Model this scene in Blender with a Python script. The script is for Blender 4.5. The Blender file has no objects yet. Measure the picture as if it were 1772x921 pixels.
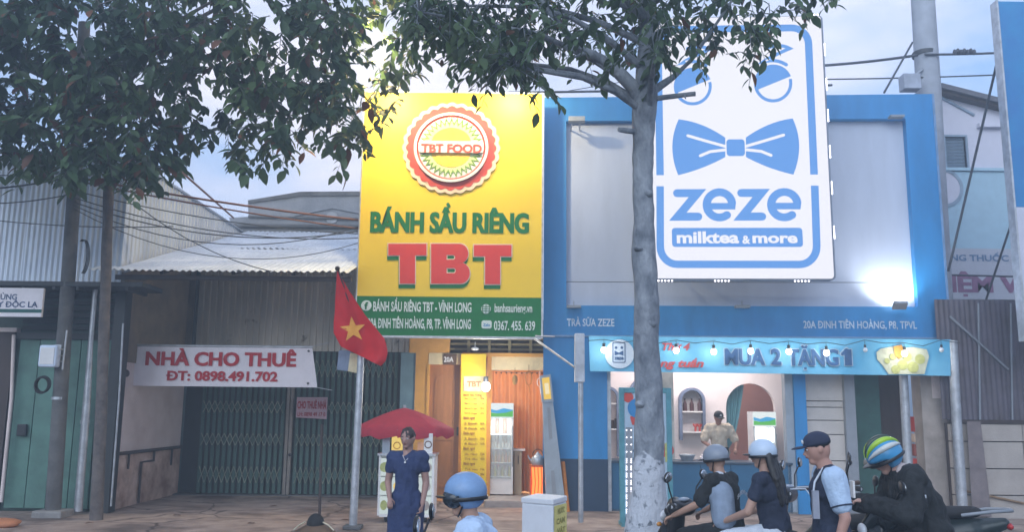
import bpy, bmesh, math, random
from mathutils import Vector, Matrix
from mathutils.geometry import tessellate_polygon
from mathutils import noise as mnoise
R = math.radians
rnd = random.Random(7)
S = bpy.context.scene
COL = S.collection

# ---------------------------------------------------------------- camera
FPX, PITCH, ROLL, EYE = 1500.0, 9.46, 0.6, 1.6
cd = bpy.data.cameras.new('camera'); cam = bpy.data.objects.new('camera', cd); COL.objects.link(cam)
cd.sensor_width = 36; cd.lens = 36 * FPX / 1772; cd.clip_start = 0.05; cd.clip_end = 3000
CR = Matrix.Rotation(R(90 + PITCH), 3, 'X') @ Matrix.Rotation(R(ROLL), 3, 'Z')
cam.matrix_world = Matrix.Translation((0, 0, EYE)) @ CR.to_4x4()
S.camera = cam
def ray(px, py): return CR @ Vector(((px - 886) / FPX, -(py - 460.5) / FPX, -1))
def at(px, py, Y):
    d = ray(px, py); return Vector((0, 0, EYE)) + d * (Y / d.y)
def proj(p):
    q = CR.transposed() @ (Vector(p) - Vector((0, 0, EYE)))
    return (886 + FPX * q.x / -q.z, 460.5 - FPX * q.y / -q.z) if q.z < -0.1 else (-9e9, -9e9)

# ---------------------------------------------------------------- world and lights
S.view_settings.view_transform = 'Standard'; S.view_settings.look = 'None'
EXPO = 1.05; K = 2 ** -EXPO      # K keeps the lamps and lit signs at their level
S.view_settings.exposure = EXPO; S.view_settings.gamma = 1
SUN_EL, SUN_AZ = 17.0, 200.0      # veiled evening sun behind the camera: soft shade, no hard shadows
w = bpy.data.worlds.new('World'); S.world = w; w.use_nodes = True
nt = w.node_tree; N = nt.nodes; L = nt.links; N.clear()
wo = N.new('ShaderNodeOutputWorld'); bg = N.new('ShaderNodeBackground'); bg.inputs[1].default_value = 0.12
sky = N.new('ShaderNodeTexSky'); sky.sky_type = 'NISHITA'; sky.sun_disc = False
sky.sun_elevation = R(SUN_EL); sky.sun_rotation = R(SUN_AZ); sky.air_density = 1.0; sky.dust_density = 0.6; sky.ozone_density = 2.0
tc = N.new('ShaderNodeTexCoord'); mp = N.new('ShaderNodeMapping'); mp.inputs['Scale'].default_value = (1.0, 1.0, 2.6); mp.inputs['Location'].default_value = (2.7, 1.1, 0.6)
ns = N.new('ShaderNodeTexNoise'); ns.inputs['Scale'].default_value = 2.6; ns.inputs['Detail'].default_value = 7; ns.inputs['Roughness'].default_value = 0.55
rp = N.new('ShaderNodeValToRGB'); rp.color_ramp.elements[0].position = 0.38; rp.color_ramp.elements[1].position = 0.66
mx = N.new('ShaderNodeMixRGB'); mx.inputs[2].default_value = (5.0, 4.9, 5.6, 1)
veil = N.new('ShaderNodeMixRGB'); veil.inputs[0].default_value = 0.7; veil.inputs[2].default_value = (1.75, 2.75, 4.75, 1)
L.new(tc.outputs['Generated'], mp.inputs[0]); L.new(mp.outputs[0], ns.inputs['Vector']); L.new(ns.outputs[0], rp.inputs[0])
L.new(sky.outputs[0], veil.inputs[1]); L.new(veil.outputs[0], mx.inputs[1]); L.new(rp.outputs[0], mx.inputs[0])
L.new(mx.outputs[0], bg.inputs[0]); L.new(bg.outputs[0], wo.inputs[0])
sd = bpy.data.lights.new('sun', 'SUN'); sd.energy = 1.5; sd.angle = R(60); sd.color = (0.84, 0.92, 1.0)
so = bpy.data.objects.new('sun', sd); COL.objects.link(so)
_s = Vector((math.sin(R(SUN_AZ)) * math.cos(R(SUN_EL)), math.cos(R(SUN_AZ)) * math.cos(R(SUN_EL)), math.sin(R(SUN_EL))))
so.rotation_euler = _s.to_track_quat('Z', 'Y').to_euler()
def lamp(kind, loc, energy, color, size=0.1, rot=None, parent=None, spot=None, name='lamp_light'):
    d = bpy.data.lights.new(name, kind); d.energy = energy * K; d.color = color
    if kind == 'AREA': d.shape = 'RECTANGLE'; d.size = size[0]; d.size_y = size[1]
    else: d.shadow_soft_size = size
    if kind == 'SPOT': d.spot_size = R(spot or 90); d.spot_blend = 0.6
    o = bpy.data.objects.new(name, d); COL.objects.link(o); o.location = loc
    if rot is not None: o.rotation_euler = Vector(rot).to_track_quat('-Z', 'Y').to_euler()
    return o

# ---------------------------------------------------------------- materials
MATS = {}
def mat(name, col, rough=0.7, metal=0.0, var=0.18, scale=6.0, bump=0.0, bscale=40, col2=None, emit=None, es=1.0, spec=0.5, stretch=None, transl=0.0, alpha=1.0, coat=0.0, island=0.0):
    if name in MATS: return MATS[name]
    m = bpy.data.materials.new(name); m.use_nodes = True; MATS[name] = m
    t = m.node_tree; n = t.nodes; l = t.links; p = n['Principled BSDF']
    p.inputs['Roughness'].default_value = rough; p.inputs['Metallic'].default_value = metal
    p.inputs['Specular IOR Level'].default_value = spec; p.inputs['Coat Weight'].default_value = coat
    p.inputs['Alpha'].default_value = alpha
    c = n.new('ShaderNodeTexCoord'); mpp = n.new('ShaderNodeMapping'); l.new(c.outputs['Object'], mpp.inputs[0])
    if stretch: mpp.inputs['Scale'].default_value = stretch
    nz = n.new('ShaderNodeTexNoise'); nz.inputs['Scale'].default_value = scale; nz.inputs['Detail'].default_value = 6; nz.inputs['Roughness'].default_value = 0.62
    l.new(mpp.outputs[0], nz.inputs['Vector'])
    cr = n.new('ShaderNodeValToRGB'); l.new(nz.outputs[0], cr.inputs[0])
    c2 = col2 or tuple(x * (1 - var * 2) for x in col)
    cr.color_ramp.elements[0].position = 0.32; cr.color_ramp.elements[1].position = 0.66
    cr.color_ramp.elements[0].color = (*c2, 1); cr.color_ramp.elements[1].color = (*col, 1)
    out = cr.outputs[0]
    if island:
        g = n.new('ShaderNodeNewGeometry'); h = n.new('ShaderNodeHueSaturation'); mr = n.new('ShaderNodeMapRange')
        mr.inputs[3].default_value = 1 - island; mr.inputs[4].default_value = 1 + island
        l.new(g.outputs['Random Per Island'], mr.inputs[0]); l.new(mr.outputs[0], h.inputs['Value']); l.new(out, h.inputs['Color']); out = h.outputs[0]
    l.new(out, p.inputs['Base Color'])
    if emit:
        p.inputs['Emission Color'].default_value = (*emit, 1); p.inputs['Emission Strength'].default_value = es
    if bump:
        b = n.new('ShaderNodeBump'); b.inputs['Strength'].default_value = bump; b.inputs['Distance'].default_value = 0.02
        nb = n.new('ShaderNodeTexNoise'); nb.inputs['Scale'].default_value = bscale; nb.inputs['Detail'].default_value = 5
        l.new(mpp.outputs[0], nb.inputs['Vector']); l.new(nb.outputs[0], b.inputs['Height']); l.new(b.outputs[0], p.inputs['Normal'])
    if transl:
        tr = n.new('ShaderNodeBsdfTranslucent'); ms = n.new('ShaderNodeMixShader'); ms.inputs[0].default_value = transl
        l.new(out, tr.inputs['Color']); l.new(p.outputs[0], ms.inputs[1]); l.new(tr.outputs[0], ms.inputs[2]); l.new(ms.outputs[0], n['Material Output'].inputs['Surface'])
    return m
def tin(name, col, col2, rust=(0.16, 0.08, 0.05), rustamt=0.62):
    if name in MATS: return MATS[name]
    m = mat(name, col, 0.5, 0.35, scale=1.6, col2=col2, stretch=(1, 1, 0.35), bump=0.1, bscale=8)
    t = m.node_tree; n = t.nodes; l = t.links; p = n['Principled BSDF']
    src = p.inputs['Base Color'].links[0].from_socket
    nz = n.new('ShaderNodeTexNoise'); nz.inputs['Scale'].default_value = 3.0; nz.inputs['Detail'].default_value = 8; nz.inputs['Roughness'].default_value = 0.7
    c = n.new('ShaderNodeTexCoord'); l.new(c.outputs['Object'], nz.inputs['Vector'])
    cr = n.new('ShaderNodeValToRGB'); cr.color_ramp.elements[0].position = rustamt; cr.color_ramp.elements[1].position = rustamt + 0.08
    l.new(nz.outputs[0], cr.inputs[0]); mxx = n.new('ShaderNodeMixRGB'); mxx.inputs[2].default_value = (*rust, 1)
    l.new(cr.outputs[0], mxx.inputs[0]); l.new(src, mxx.inputs[1]); l.new(mxx.outputs[0], p.inputs['Base Color'])
    return m
def glow(name, col, s):
    if name in MATS: return MATS[name]
    m = bpy.data.materials.new(name); m.use_nodes = True; MATS[name] = m
    n = m.node_tree.nodes; n.clear(); e = n.new('ShaderNodeEmission'); e.inputs[0].default_value = (*col, 1); e.inputs[1].default_value = s * K
    o = n.new('ShaderNodeOutputMaterial'); m.node_tree.links.new(e.outputs[0], o.inputs[0]); return m
def glass(name='glass', tint=(0.85, 0.93, 0.95), alpha=0.25):
    if name in MATS: return MATS[name]
    m = mat(name, tint, 0.05, alpha=alpha, var=0.0, spec=0.8); return m

# ---------------------------------------------------------------- frames and builders
class Frame:
    def __init__(s, x, y, ang=0.0):
        s.M = Matrix.Translation((x, y, 0)) @ Matrix.Rotation(R(ang), 4, 'Z'); s.I = s.M.inverted()
    def uz(s, px, py, d=0.0):
        o = s.I @ Vector((0, 0, EYE)); r = s.I.to_3x3() @ ray(px, py)
        p = o + r * ((d - o.y) / r.y); return p.x, p.z
    def pt(s, px, py, d=0.0):
        u, z = s.uz(px, py, d); return Vector((u, d, z))
    def w(s, u, d, z): return s.M @ Vector((u, d, z))
WF = Frame(0, 0, 0)
INFO = {}
def _id(o, label, cat, group, kind):
    if label: o['label'] = label
    if cat: o['category'] = cat
    if group: o['group'] = group
    if kind: o['kind'] = kind
def thing(name, label, cat, base=(0, 0, 0), frame=WF, group=None, kind=None, rotz=0.0):
    o = bpy.data.objects.new(name, None); COL.objects.link(o); o.empty_display_size = 0.1
    o.matrix_world = frame.M @ Matrix.Translation(base) @ Matrix.Rotation(rotz, 4, 'Z')
    INFO[o.name] = (Vector(base), frame, (Matrix.Translation(base) @ Matrix.Rotation(rotz, 4, 'Z')).inverted())
    _id(o, label, cat, group, kind); return o
class B:
    """collects geometry in frame coordinates (u along the street, d into depth, z up)"""
    def __init__(s): s.v = []; s.f = []; s.sm = []; s.mi = []; s.cur = 0
    def add(s, vs, fs, smooth=False):
        k = len(s.v); s.v += [Vector(v) for v in vs]; s.f += [tuple(i + k for i in f) for f in fs]; s.sm += [smooth] * len(fs); s.mi += [s.cur] * len(fs); return s
    def box(s, a, b, M=None):
        (x0, y0, z0), (x1, y1, z1) = a, b
        x0, x1 = sorted((x0, x1)); y0, y1 = sorted((y0, y1)); z0, z1 = sorted((z0, z1))
        vs = [Vector(q) for q in ((x0, y0, z0), (x1, y0, z0), (x1, y1, z0), (x0, y1, z0), (x0, y0, z1), (x1, y0, z1), (x1, y1, z1), (x0, y1, z1))]
        if M is not None: vs = [M @ q for q in vs]
        return s.add(vs, [(0, 3, 2, 1), (4, 5, 6, 7), (0, 1, 5, 4), (1, 2, 6, 5), (2, 3, 7, 6), (3, 0, 4, 7)])
    def tube(s, pts, r, n=10, caps=True, smooth=True, flat=None):
        pts = [Vector(p) for p in pts]; rs = r if isinstance(r, (list, tuple)) else [r] * len(pts)
        vs = []; fs = []; prev = None
        for i, p in enumerate(pts):
            t = (pts[min(i + 1, len(pts) - 1)] - pts[max(i - 1, 0)]).normalized()
            if prev is None:
                a = Vector((0, 0, 1)) if abs(t.z) < 0.9 else Vector((1, 0, 0)); x = t.cross(a).normalized()
            else: x = (prev - t * prev.dot(t)).normalized()
            prev = x; y = t.cross(x)
            for k in range(n):
                an = 2 * math.pi * k / n; vs.append(p + (x * math.cos(an) + y * math.sin(an) * (flat or 1)) * rs[i])
        for i in range(len(pts) - 1):
            for k in range(n): fs.append((i * n + k, i * n + (k + 1) % n, (i + 1) * n + (k + 1) % n, (i + 1) * n + k))
        s.add(vs, fs, smooth)
        if caps: s.add(vs[:n][::-1], [tuple(range(n))]); s.add(vs[-n:], [tuple(range(n))])
        return s
    def lathe(s, prof, c=(0, 0, 0), n=20, M=None, smooth=True, sx=1, sy=1):
        vs = []; fs = []; c = Vector(c)
        for r, z in prof:
            for k in range(n):
                an = 2 * math.pi * k / n; q = Vector((r * math.cos(an) * sx, r * math.sin(an) * sy, z))
                vs.append((M @ q if M is not None else q) + c)
        for i in range(len(prof) - 1):
            for k in range(n): fs.append((i * n + k, i * n + (k + 1) % n, (i + 1) * n + (k + 1) % n, (i + 1) * n + k))
        s.add(vs, fs, smooth); s.add(vs[:n][::-1], [tuple(range(n))]); s.add(vs[-n:], [tuple(range(n))]); return s
    def ell(s, c, r, n=16, m=10, M=None, fn=None):
        c = Vector(c); r = Vector(r if not isinstance(r, (int, float)) else (r, r, r)); vs = []; fs = []
        for i in range(m + 1):
            th = math.pi * i / m
            for k in range(n):
                an = 2 * math.pi * k / n
                q = Vector((math.sin(th) * math.cos(an) * r.x, math.sin(th) * math.sin(an) * r.y, math.cos(th) * r.z))
                if fn: q = fn(q)
                vs.append((M @ q if M is not None else q) + c)
        for i in range(m):
            for k in range(n): fs.append((i * n + k, (i + 1) * n + k, (i + 1) * n + (k + 1) % n, i * n + (k + 1) % n))
        return s.add(vs, fs, True)
    def cap(s, a, b, ra, rb, n=12, m=4, flat=1.0, fax=None):
        """tapered capsule"""
        a = Vector(a); b = Vector(b); t = (b - a).normalized() if (b - a).length > 1e-6 else Vector((0, 0, 1))
        pts = []; rs = []
        for i in range(m): an = math.pi / 2 * (1 - i / m); pts.append(a - t * math.sin(an) * ra); rs.append(max(ra * math.cos(an), 1e-4))
        pts += [a, b]; rs += [ra, rb]
        for i in range(1, m + 1): an = math.pi / 2 * i / m; pts.append(b + t * math.sin(an) * rb); rs.append(max(rb * math.cos(an), 1e-4))
        vs = []; fs = []
        up = Vector(fax) if fax is not None else (Vector((0, 0, 1)) if abs(t.z) < 0.9 else Vector((1, 0, 0)))
        x = (up - t * up.dot(t)).normalized(); y = t.cross(x)
        for p, r in zip(pts, rs):
            for k in range(n):
                an = 2 * math.pi * k / n; vs.append(p + (x * math.cos(an) * flat + y * math.sin(an)) * r)
        for i in range(len(pts) - 1):
            for k in range(n): fs.append((i * n + k, i * n + (k + 1) % n, (i + 1) * n + (k + 1) % n, (i + 1) * n + k))
        s.add(vs, fs, True); s.add(vs[:n][::-1], [tuple(range(n))]); s.add(vs[-n:], [tuple(range(n))]); return s
    def poly(s, contours, d, t=0.004, place=None):
        """flat shape in (u,z) with holes, front face at depth d, t thick behind it"""
        cs = [[Vector((p[0], p[1], 0)) for p in c] for c in contours]
        flat = [p for c in cs for p in c]
        tris = tessellate_polygon(cs)
        f = place or (lambda u, z, dd: Vector((u, dd, z)))
        vs = [f(p.x, p.y, d) for p in flat]; fs = []
        for a, b, c in tris:
            n_ = (flat[b] - flat[a]).cross(flat[c] - flat[a]).z
            fs.append((a, b, c) if n_ > 0 else (a, c, b))
        s.add(vs, fs)
        for c in cs:
            vs = [f(p.x, p.y, d) for p in c] + [f(p.x, p.y, d + t) for p in c]; n = len(c)
            s.add(vs, [(i, (i + 1) % n, (i + 1) % n + n, i + n) for i in range(n)])
        return s
    def corr(s, o, u, wid, v, hei, nrm, pitch=0.1, amp=0.018, seg=1, jag=0.0, sharp=False):
        """corrugated sheet"""
        o = Vector(o); u = Vector(u).normalized(); v = Vector(v).normalized(); nrm = Vector(nrm).normalized()
        prof = ((0, 0), (0.55, 0), (0.65, 1), (0.9, 1)) if sharp else tuple((k / 8, 0.5 - 0.5 * math.cos(2 * math.pi * k / 8)) for k in range(8))
        us = []; k = 0
        while k * pitch < wid:
            for a, h in prof:
                if (k + a) * pitch <= wid: us.append(((k + a) * pitch, h))
            k += 1
        us.append((wid, 0)); m = len(us); vs = []; fs = []
        for j in range(seg + 1):
            for a, h in us:
                e = jag * (mnoise.noise(Vector((a * 3, 7.1, o.x)))) if j == 0 else 0
                sag = 0.012 * mnoise.noise(Vector((a * 1.3 + o.x, j * 0.9, 2)))
                vs.append(o + u * a + v * (hei * j / seg + e) + nrm * (h * amp + sag))
        for j in range(seg):
            for i in range(m - 1): fs.append((j * m + i, j * m + i + 1, (j + 1) * m + i + 1, (j + 1) * m + i))
        return s.add(vs, fs, not sharp)
    def mesh(s, name, tf=None):
        me = bpy.data.meshes.new(name); vs = s.v if tf is None else [tf @ v for v in s.v]
        me.from_pydata(vs, [], s.f); me.polygons.foreach_set('use_smooth', s.sm); me.polygons.foreach_set('material_index', s.mi); me.update(); return me
def part(name, b, m, parent, label=None, bevel=0.0, kind=None, sub=0, remesh=0.0):
    root = parent
    while root.parent: root = root.parent
    base, fr, inv = INFO[root.name]
    me = b.mesh(name, inv); o = bpy.data.objects.new(name, me); COL.objects.link(o); o.parent = parent
    for x in (m if isinstance(m, (list, tuple)) else [m]): me.materials.append(x)
    _id(o, label, None, None, kind); _mods(o, bevel, sub); return o
def _mods(o, bevel, sub):
    if bevel:
        q = o.modifiers.new('bevel', 'BEVEL'); q.width = bevel; q.segments = 2; q.limit_method = 'ANGLE'; q.angle_limit = R(40)
    if sub: q = o.modifiers.new('sub', 'SUBSURF'); q.levels = q.render_levels = sub
def solo(name, b, m, label, cat, frame=WF, group=None, kind=None, bevel=0.0, base=None, sub=0):
    if base is None:
        xs = [v.x for v in b.v]; ys = [v.y for v in b.v]; base = ((min(xs) + max(xs)) / 2, (min(ys) + max(ys)) / 2, min(v.z for v in b.v))
    me = b.mesh(name, Matrix.Translation(-Vector(base))); o = bpy.data.objects.new(name, me); COL.objects.link(o)
    o.matrix_world = frame.M @ Matrix.Translation(base)
    for x in (m if isinstance(m, (list, tuple)) else [m]): me.materials.append(x)
    INFO[o.name] = (Vector(base), frame, Matrix.Translation(-Vector(base))); _id(o, label, cat, group, kind); _mods(o, bevel, sub); return o
def struct(name, b, m, frame=WF, bevel=0.0): return solo(name, b, m, None, None, frame, kind='structure', bevel=bevel, base=(0, 0, 0))
def pieces(name, me, m, parent, locs, rots=None, scales=None):
    """many alike parts that share one mesh; locs in frame coordinates"""
    root = parent
    while root.parent: root = root.parent
    inv = INFO[root.name][2]
    if not me.materials: me.materials.append(m)
    out = []
    for i, l in enumerate(locs):
        o = bpy.data.objects.new(name, me); COL.objects.link(o); o.parent = parent; o.location = inv @ Vector(l)
        if rots: o.rotation_euler = rots[i]
        if scales: o.scale = scales[i]
        out.append(o)
    return out
def copy_tree(o, parent=None):
    c = o.copy(); COL.objects.link(c); c.parent = parent
    if o.name in INFO: INFO[c.name] = INFO[o.name]
    for ch in list(o.children): copy_tree(ch, c)
    return c

# 2-D shapes (u, z)
def circ(c, r, n=32, rz=None, a0=0, a1=360):
    rz = r if rz is None else rz
    full = abs(a1 - a0) >= 360; m = n if full else n + 1
    return [(c[0] + r * math.cos(R(a0 + (a1 - a0) * k / n)), c[1] + rz * math.sin(R(a0 + (a1 - a0) * k / n))) for k in range(m)]
def rrect(x0, z0, x1, z1, r, n=6):
    out = []
    for cx, cz, a in ((x1 - r, z1 - r, 0), (x0 + r, z1 - r, 90), (x0 + r, z0 + r, 180), (x1 - r, z0 + r, 270)):
        out += [(cx + r * math.cos(R(a + 90 * k / n)), cz + r * math.sin(R(a + 90 * k / n))) for k in range(n + 1)]
    return out
def stroke(pts, w, cap0=True, cap1=True, n=6):
    """outline of a thick polyline with round ends"""
    P = []
    for p in pts:
        p = Vector(p)
        if not P or (p - P[-1]).length > 1e-4: P.append(p)
    h = w / 2; left = []; right = []
    for i, p in enumerate(P):
        a = (P[i] - P[i - 1]).normalized() if i else None; b = (P[i + 1] - P[i]).normalized() if i < len(P) - 1 else None
        a = a or b; b = b or a
        na = Vector((-a.y, a.x)); nb = Vector((-b.y, b.x)); m = (na + nb)
        m = m.normalized() if m.length > 1e-3 else na
        k = h / max(m.dot(na), 0.35); left.append(p + m * k); right.append(p - m * k)
    def endcap(c, d):
        s_ = math.atan2(-d.x, d.y) if False else math.atan2(d.y, d.x)
        return [c + Vector((math.cos(s_ + math.pi / 2 - math.pi * k / n), math.sin(s_ + math.pi / 2 - math.pi * k / n))) * h for k in range(1, n)]
    out = list(left)
    if cap1: out += endcap(P[-1], (P[-1] - P[-2]).normalized())
    out += right[::-1]
    if cap0: out += endcap(P[0], (P[0] - P[1]).normalized())
    return [(p.x, p.y) for p in out]
def bez(p0, p1, p2, n=8):
    p0, p1, p2 = Vector(p0), Vector(p1), Vector(p2)
    return [tuple((1 - t) ** 2 * p0 + 2 * t * (1 - t) * p1 + t * t * p2) for t in (k / n for k in range(n + 1))]
# lettering
_TC = {}
def _raw(s, bold, shear=0.0):
    key = (s, bold, shear)
    if key in _TC: return _TC[key]
    c = bpy.data.curves.new('t', 'FONT'); c.body = s; c.size = 1; c.offset = bold; c.resolution_u = 3; c.shear = shear; c.fill_mode = 'FRONT'
    o = bpy.data.objects.new('t', c); COL.objects.link(o)
    dg = bpy.context.evaluated_depsgraph_get(); me = bpy.data.meshes.new_from_object(o.evaluated_get(dg))
    vs = [v.co.copy() for v in me.vertices]; fs = [tuple(p.vertices) for p in me.polygons]
    bpy.data.objects.remove(o); bpy.data.curves.remove(c); bpy.data.meshes.remove(me)
    _TC[key] = (vs, fs); return vs, fs
# Vietnamese letters as base letter plus drawn marks: bar, grave, acute, breve, dot, horn, tilde
VN = {'Đ': ('D', 'b'), 'Ầ': ('Â', 'G'), 'Ấ': ('Â', 'K'), 'Ặ': ('A', 'vd'), 'Ư': ('U', 'h'), 'Ữ': ('U', 'ht'), 'Ứ': ('U', 'ha'), 'Ớ': ('O', 'ha'), 'Ơ': ('O', 'h'), 'Ố': ('Ô', 'K'), 'Ộ': ('Ô', 'd'), 'Ệ': ('Ê', 'd'), 'Ĩ': ('I', 't'), 'Ạ': ('A', 'd'), 'Ắ': ('A', 'va'), 'Ề': ('Ê', 'G'),
      'ầ': ('â', 'G'), 'ứ': ('u', 'ha'), 'ữ': ('u', 'ht'), 'ọ': ('o', 'd'), 'ư': ('u', 'h'), 'ế': ('ê', 'K')}
def text_raw(s, bold, shear=0.0):
    if not any(c in VN for c in s): return _raw(s, bold, shear)
    key = (s, bold, shear, 'vn')
    if key in _TC: return _TC[key]
    base = ''.join(VN[c][0] if c in VN else c for c in s); vs, fs = _raw(base, bold, shear); vs = list(vs); fs = list(fs)
    def add(pts, w):
        o = stroke([(x + y * shear * 0.6, y) for x, y in pts], w, 0, 0); k = len(vs); vs.extend(Vector((x, y, 0)) for x, y in o)
        for t in tessellate_polygon([[Vector((x, y, 0)) for x, y in o]]): fs.append(tuple(i + k for i in t))
    for i, c in enumerate(s):
        if c not in VN: continue
        g = VN[c][0]; xr = max(v.x for v in _raw(base[:i] + g, bold)[0]); gv = _raw(g, bold)[0]; gx0 = min(v.x for v in gv); w = max(v.x for v in gv) - gx0
        pl = {'Â': 'A', 'Ê': 'E', 'Ô': 'O', 'â': 'a', 'ê': 'e'}.get(g, g); hh = max(v.y for v in _raw(pl, bold)[0]); top = max(v.y for v in gv); m = xr - w / 2; sw = 0.055 + 1.5 * bold
        for k in VN[c][1]:
            if k == 'b': y = hh * 0.5; add([(xr - w - 0.07, y), (xr - w * 0.5, y)], sw * .9)
            if k == 'G': add([(m + .06, top + .13), (m + .17, top + .0)], sw)
            if k == 'K': add([(m + .17, top + .13), (m + .07, top + .0)], sw)
            if k == 'a': add([(m + .08, top + .16), (m - .02, top + .05)], sw)
            if k == 'v': add([(m - .13, hh + .16), (m - .07, hh + .08), (m + .07, hh + .08), (m + .13, hh + .16)], sw * .9)
            if k == 't': add([(m - .14, hh + .08), (m - .05, hh + .14), (m + .05, hh + .08), (m + .14, hh + .14)], sw * .9)
            if k == 'd': add([(m - sw * .55, -.13 - bold), (m + sw * .55, -.13 - bold)], sw * 1.1)
            if k == 'h': add([(xr - .02, hh * .93), (xr + .09, hh * .97), (xr + .09, hh + .12)], sw * .8)
    _TC[key] = (vs, fs); return vs, fs
def line(name, s, x0, y0, x1, y1, fr, d, m, parent, bold=0.02, **k):
    return part(name, text(B(), s, x0, y0, x1, y1, fr, d, bold, **k), m, parent)
def text(b, s, x0, y0, x1, y1, fr, d, bold=0.01, ref='H', shear=0.0, y1r=None, y0r=None):
    if bold > 0.042:   # very heavy letters: widened by stacked prints, so that the outlines stay clean
        e = (bold - 0.03) * (abs(y1 - y0)) * 0.55 * min(1.6, max(0.5, (x1 - x0) / (abs(y1 - y0) * 0.62 * len(s))))
        for k, dx in enumerate((-e, 0, e)): text(b, s, x0 + dx + e * .3, y0, x1 + dx - e * .3, y1, fr, d - 0.0012 * k, 0.03, ref, shear, y1r, y0r)
        return b
    """letters fitted so that ref's height spans y0..y1 (top, bottom pixels at left) between x0 and x1"""
    vs, fs = text_raw(s, bold, shear); rv, _ = text_raw(ref, bold)
    if not vs: return b
    bv_ = _raw(''.join(VN[c][0] if c in VN else c for c in s), bold)[0]
    zt = max(v.y for v in rv); zb = min(v.y for v in rv); xa = min(v.x for v in vs); xb = max(v.x for v in vs)
    u0, zt0 = fr.uz(x0, y0, d); _, zb0 = fr.uz(x0, y1, d); u1, zt1 = fr.uz(x1, y0 if y0r is None else y0r, d); _, zb1 = fr.uz(x1, y1 if y1r is None else y1r, d)
    if y0r is None:   # keep lettering level in the world
        m = (zt0 + zt1) / 2; n_ = (zb0 + zb1) / 2; zt0 = zt1 = m; zb0 = zb1 = n_
    out = []
    for v in vs:
        a = (v.x - xa) / (xb - xa); h = (v.y - zb) / (zt - zb)
        T_ = zt0 + (zt1 - zt0) * a; Bm = zb0 + (zb1 - zb0) * a
        out.append(Vector((u0 + (u1 - u0) * a, d, Bm + (T_ - Bm) * h)))
    fx = []
    for f in fs:
        n_ = (out[f[1]] - out[f[0]]).cross(out[f[2]] - out[f[0]]).y
        fx.append(f if n_ < 0 else f[::-1])
    return b.add(out, fx)
# ================================================================ materials
M_green = mat('green_paint', (0.10, 0.23, 0.19), 0.6, var=0.2, scale=3, bump=0.15, bscale=20)
M_greendk = mat('shaded_green_paint', (0.035, 0.085, 0.07), 0.55, var=0.25, scale=5)  # door green darkened to hold the shade under the awning
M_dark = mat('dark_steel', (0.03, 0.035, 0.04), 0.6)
M_darkwood = mat('dark_wood', (0.06, 0.04, 0.035), 0.7, stretch=(1, 1, 0.1), scale=12)
M_conc = mat('concrete', (0.34, 0.33, 0.32), 0.9, var=0.2, scale=3, bump=0.4, bscale=30)
M_concdk = mat('old_concrete', (0.15, 0.15, 0.15), 0.92, var=0.25, scale=4, bump=0.5, bscale=25)
M_raw = mat('brown_render', (0.30, 0.22, 0.14), 0.95, scale=2.2, col2=(0.16, 0.14, 0.10), bump=0.5, bscale=18)
M_whitewall = mat('old_white_wall', (0.78, 0.68, 0.65), 0.9, scale=1.6, col2=(0.60, 0.50, 0.47), bump=0.3, bscale=14)
M_stain = mat('stained_wall', (0.66, 0.50, 0.42), 0.95, scale=2.4, col2=(0.26, 0.15, 0.10), bump=0.4, bscale=14)
M_ground = mat('pavement_concrete', (0.42, 0.33, 0.28), 0.93, scale=2.6, col2=(0.22, 0.16, 0.13), bump=0.6, bscale=9)
_t = M_ground.node_tree; _n = _t.nodes; _l = _t.links; _p = _n['Principled BSDF']; _src = _p.inputs['Base Color'].links[0].from_socket
_c = _n.new('ShaderNodeTexCoord'); _nz = _n.new('ShaderNodeTexNoise'); _nz.inputs['Scale'].default_value = 2.5; _nz.inputs['Detail'].default_value = 6
_ad = _n.new('ShaderNodeMixRGB'); _ad.blend_type = 'ADD'; _ad.inputs[0].default_value = 0.35; _v = _n.new('ShaderNodeTexVoronoi'); _v.feature = 'DISTANCE_TO_EDGE'; _v.inputs['Scale'].default_value = 0.55
_l.new(_c.outputs['Object'], _nz.inputs['Vector']); _l.new(_c.outputs['Object'], _ad.inputs[1]); _l.new(_nz.outputs['Color'], _ad.inputs[2]); _l.new(_ad.outputs[0], _v.inputs['Vector'])
_r = _n.new('ShaderNodeValToRGB'); _r.color_ramp.elements[0].position = 0.004; _r.color_ramp.elements[0].color = (.35, .33, .32, 1); _r.color_ramp.elements[1].position = 0.016; _l.new(_v.outputs['Distance'], _r.inputs[0])
_s = _n.new('ShaderNodeTexNoise'); _s.inputs['Scale'].default_value = 0.9; _s.inputs['Detail'].default_value = 7; _l.new(_c.outputs['Object'], _s.inputs['Vector']); _sr = _n.new('ShaderNodeValToRGB'); _sr.color_ramp.elements[0].position = .36; _sr.color_ramp.elements[0].color = (.45, .43, .42, 1); _sr.color_ramp.elements[1].position = .5; _l.new(_s.outputs[0], _sr.inputs[0])
_m1 = _n.new('ShaderNodeMixRGB'); _m1.blend_type = 'MULTIPLY'; _m1.inputs[0].default_value = 1; _l.new(_src, _m1.inputs[1]); _l.new(_r.outputs[0], _m1.inputs[2])
_m2 = _n.new('ShaderNodeMixRGB'); _m2.blend_type = 'MULTIPLY'; _m2.inputs[0].default_value = 1; _l.new(_m1.outputs[0], _m2.inputs[1]); _l.new(_sr.outputs[0], _m2.inputs[2]); _l.new(_m2.outputs[0], _p.inputs['Base Color'])
M_road = mat('asphalt', (0.055, 0.055, 0.058), 0.9, scale=2, bump=0.6, bscale=120)
M_kerb = mat('kerb_stone', (0.30, 0.29, 0.28), 0.9, scale=6, bump=0.4)
M_tin = tin('weathered_tin', (0.72, 0.78, 0.86), (0.50, 0.57, 0.68), rustamt=0.74)
M_tin2 = tin('bright_tin', (0.72, 0.75, 0.78), (0.5, 0.54, 0.6), rustamt=0.7)
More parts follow.
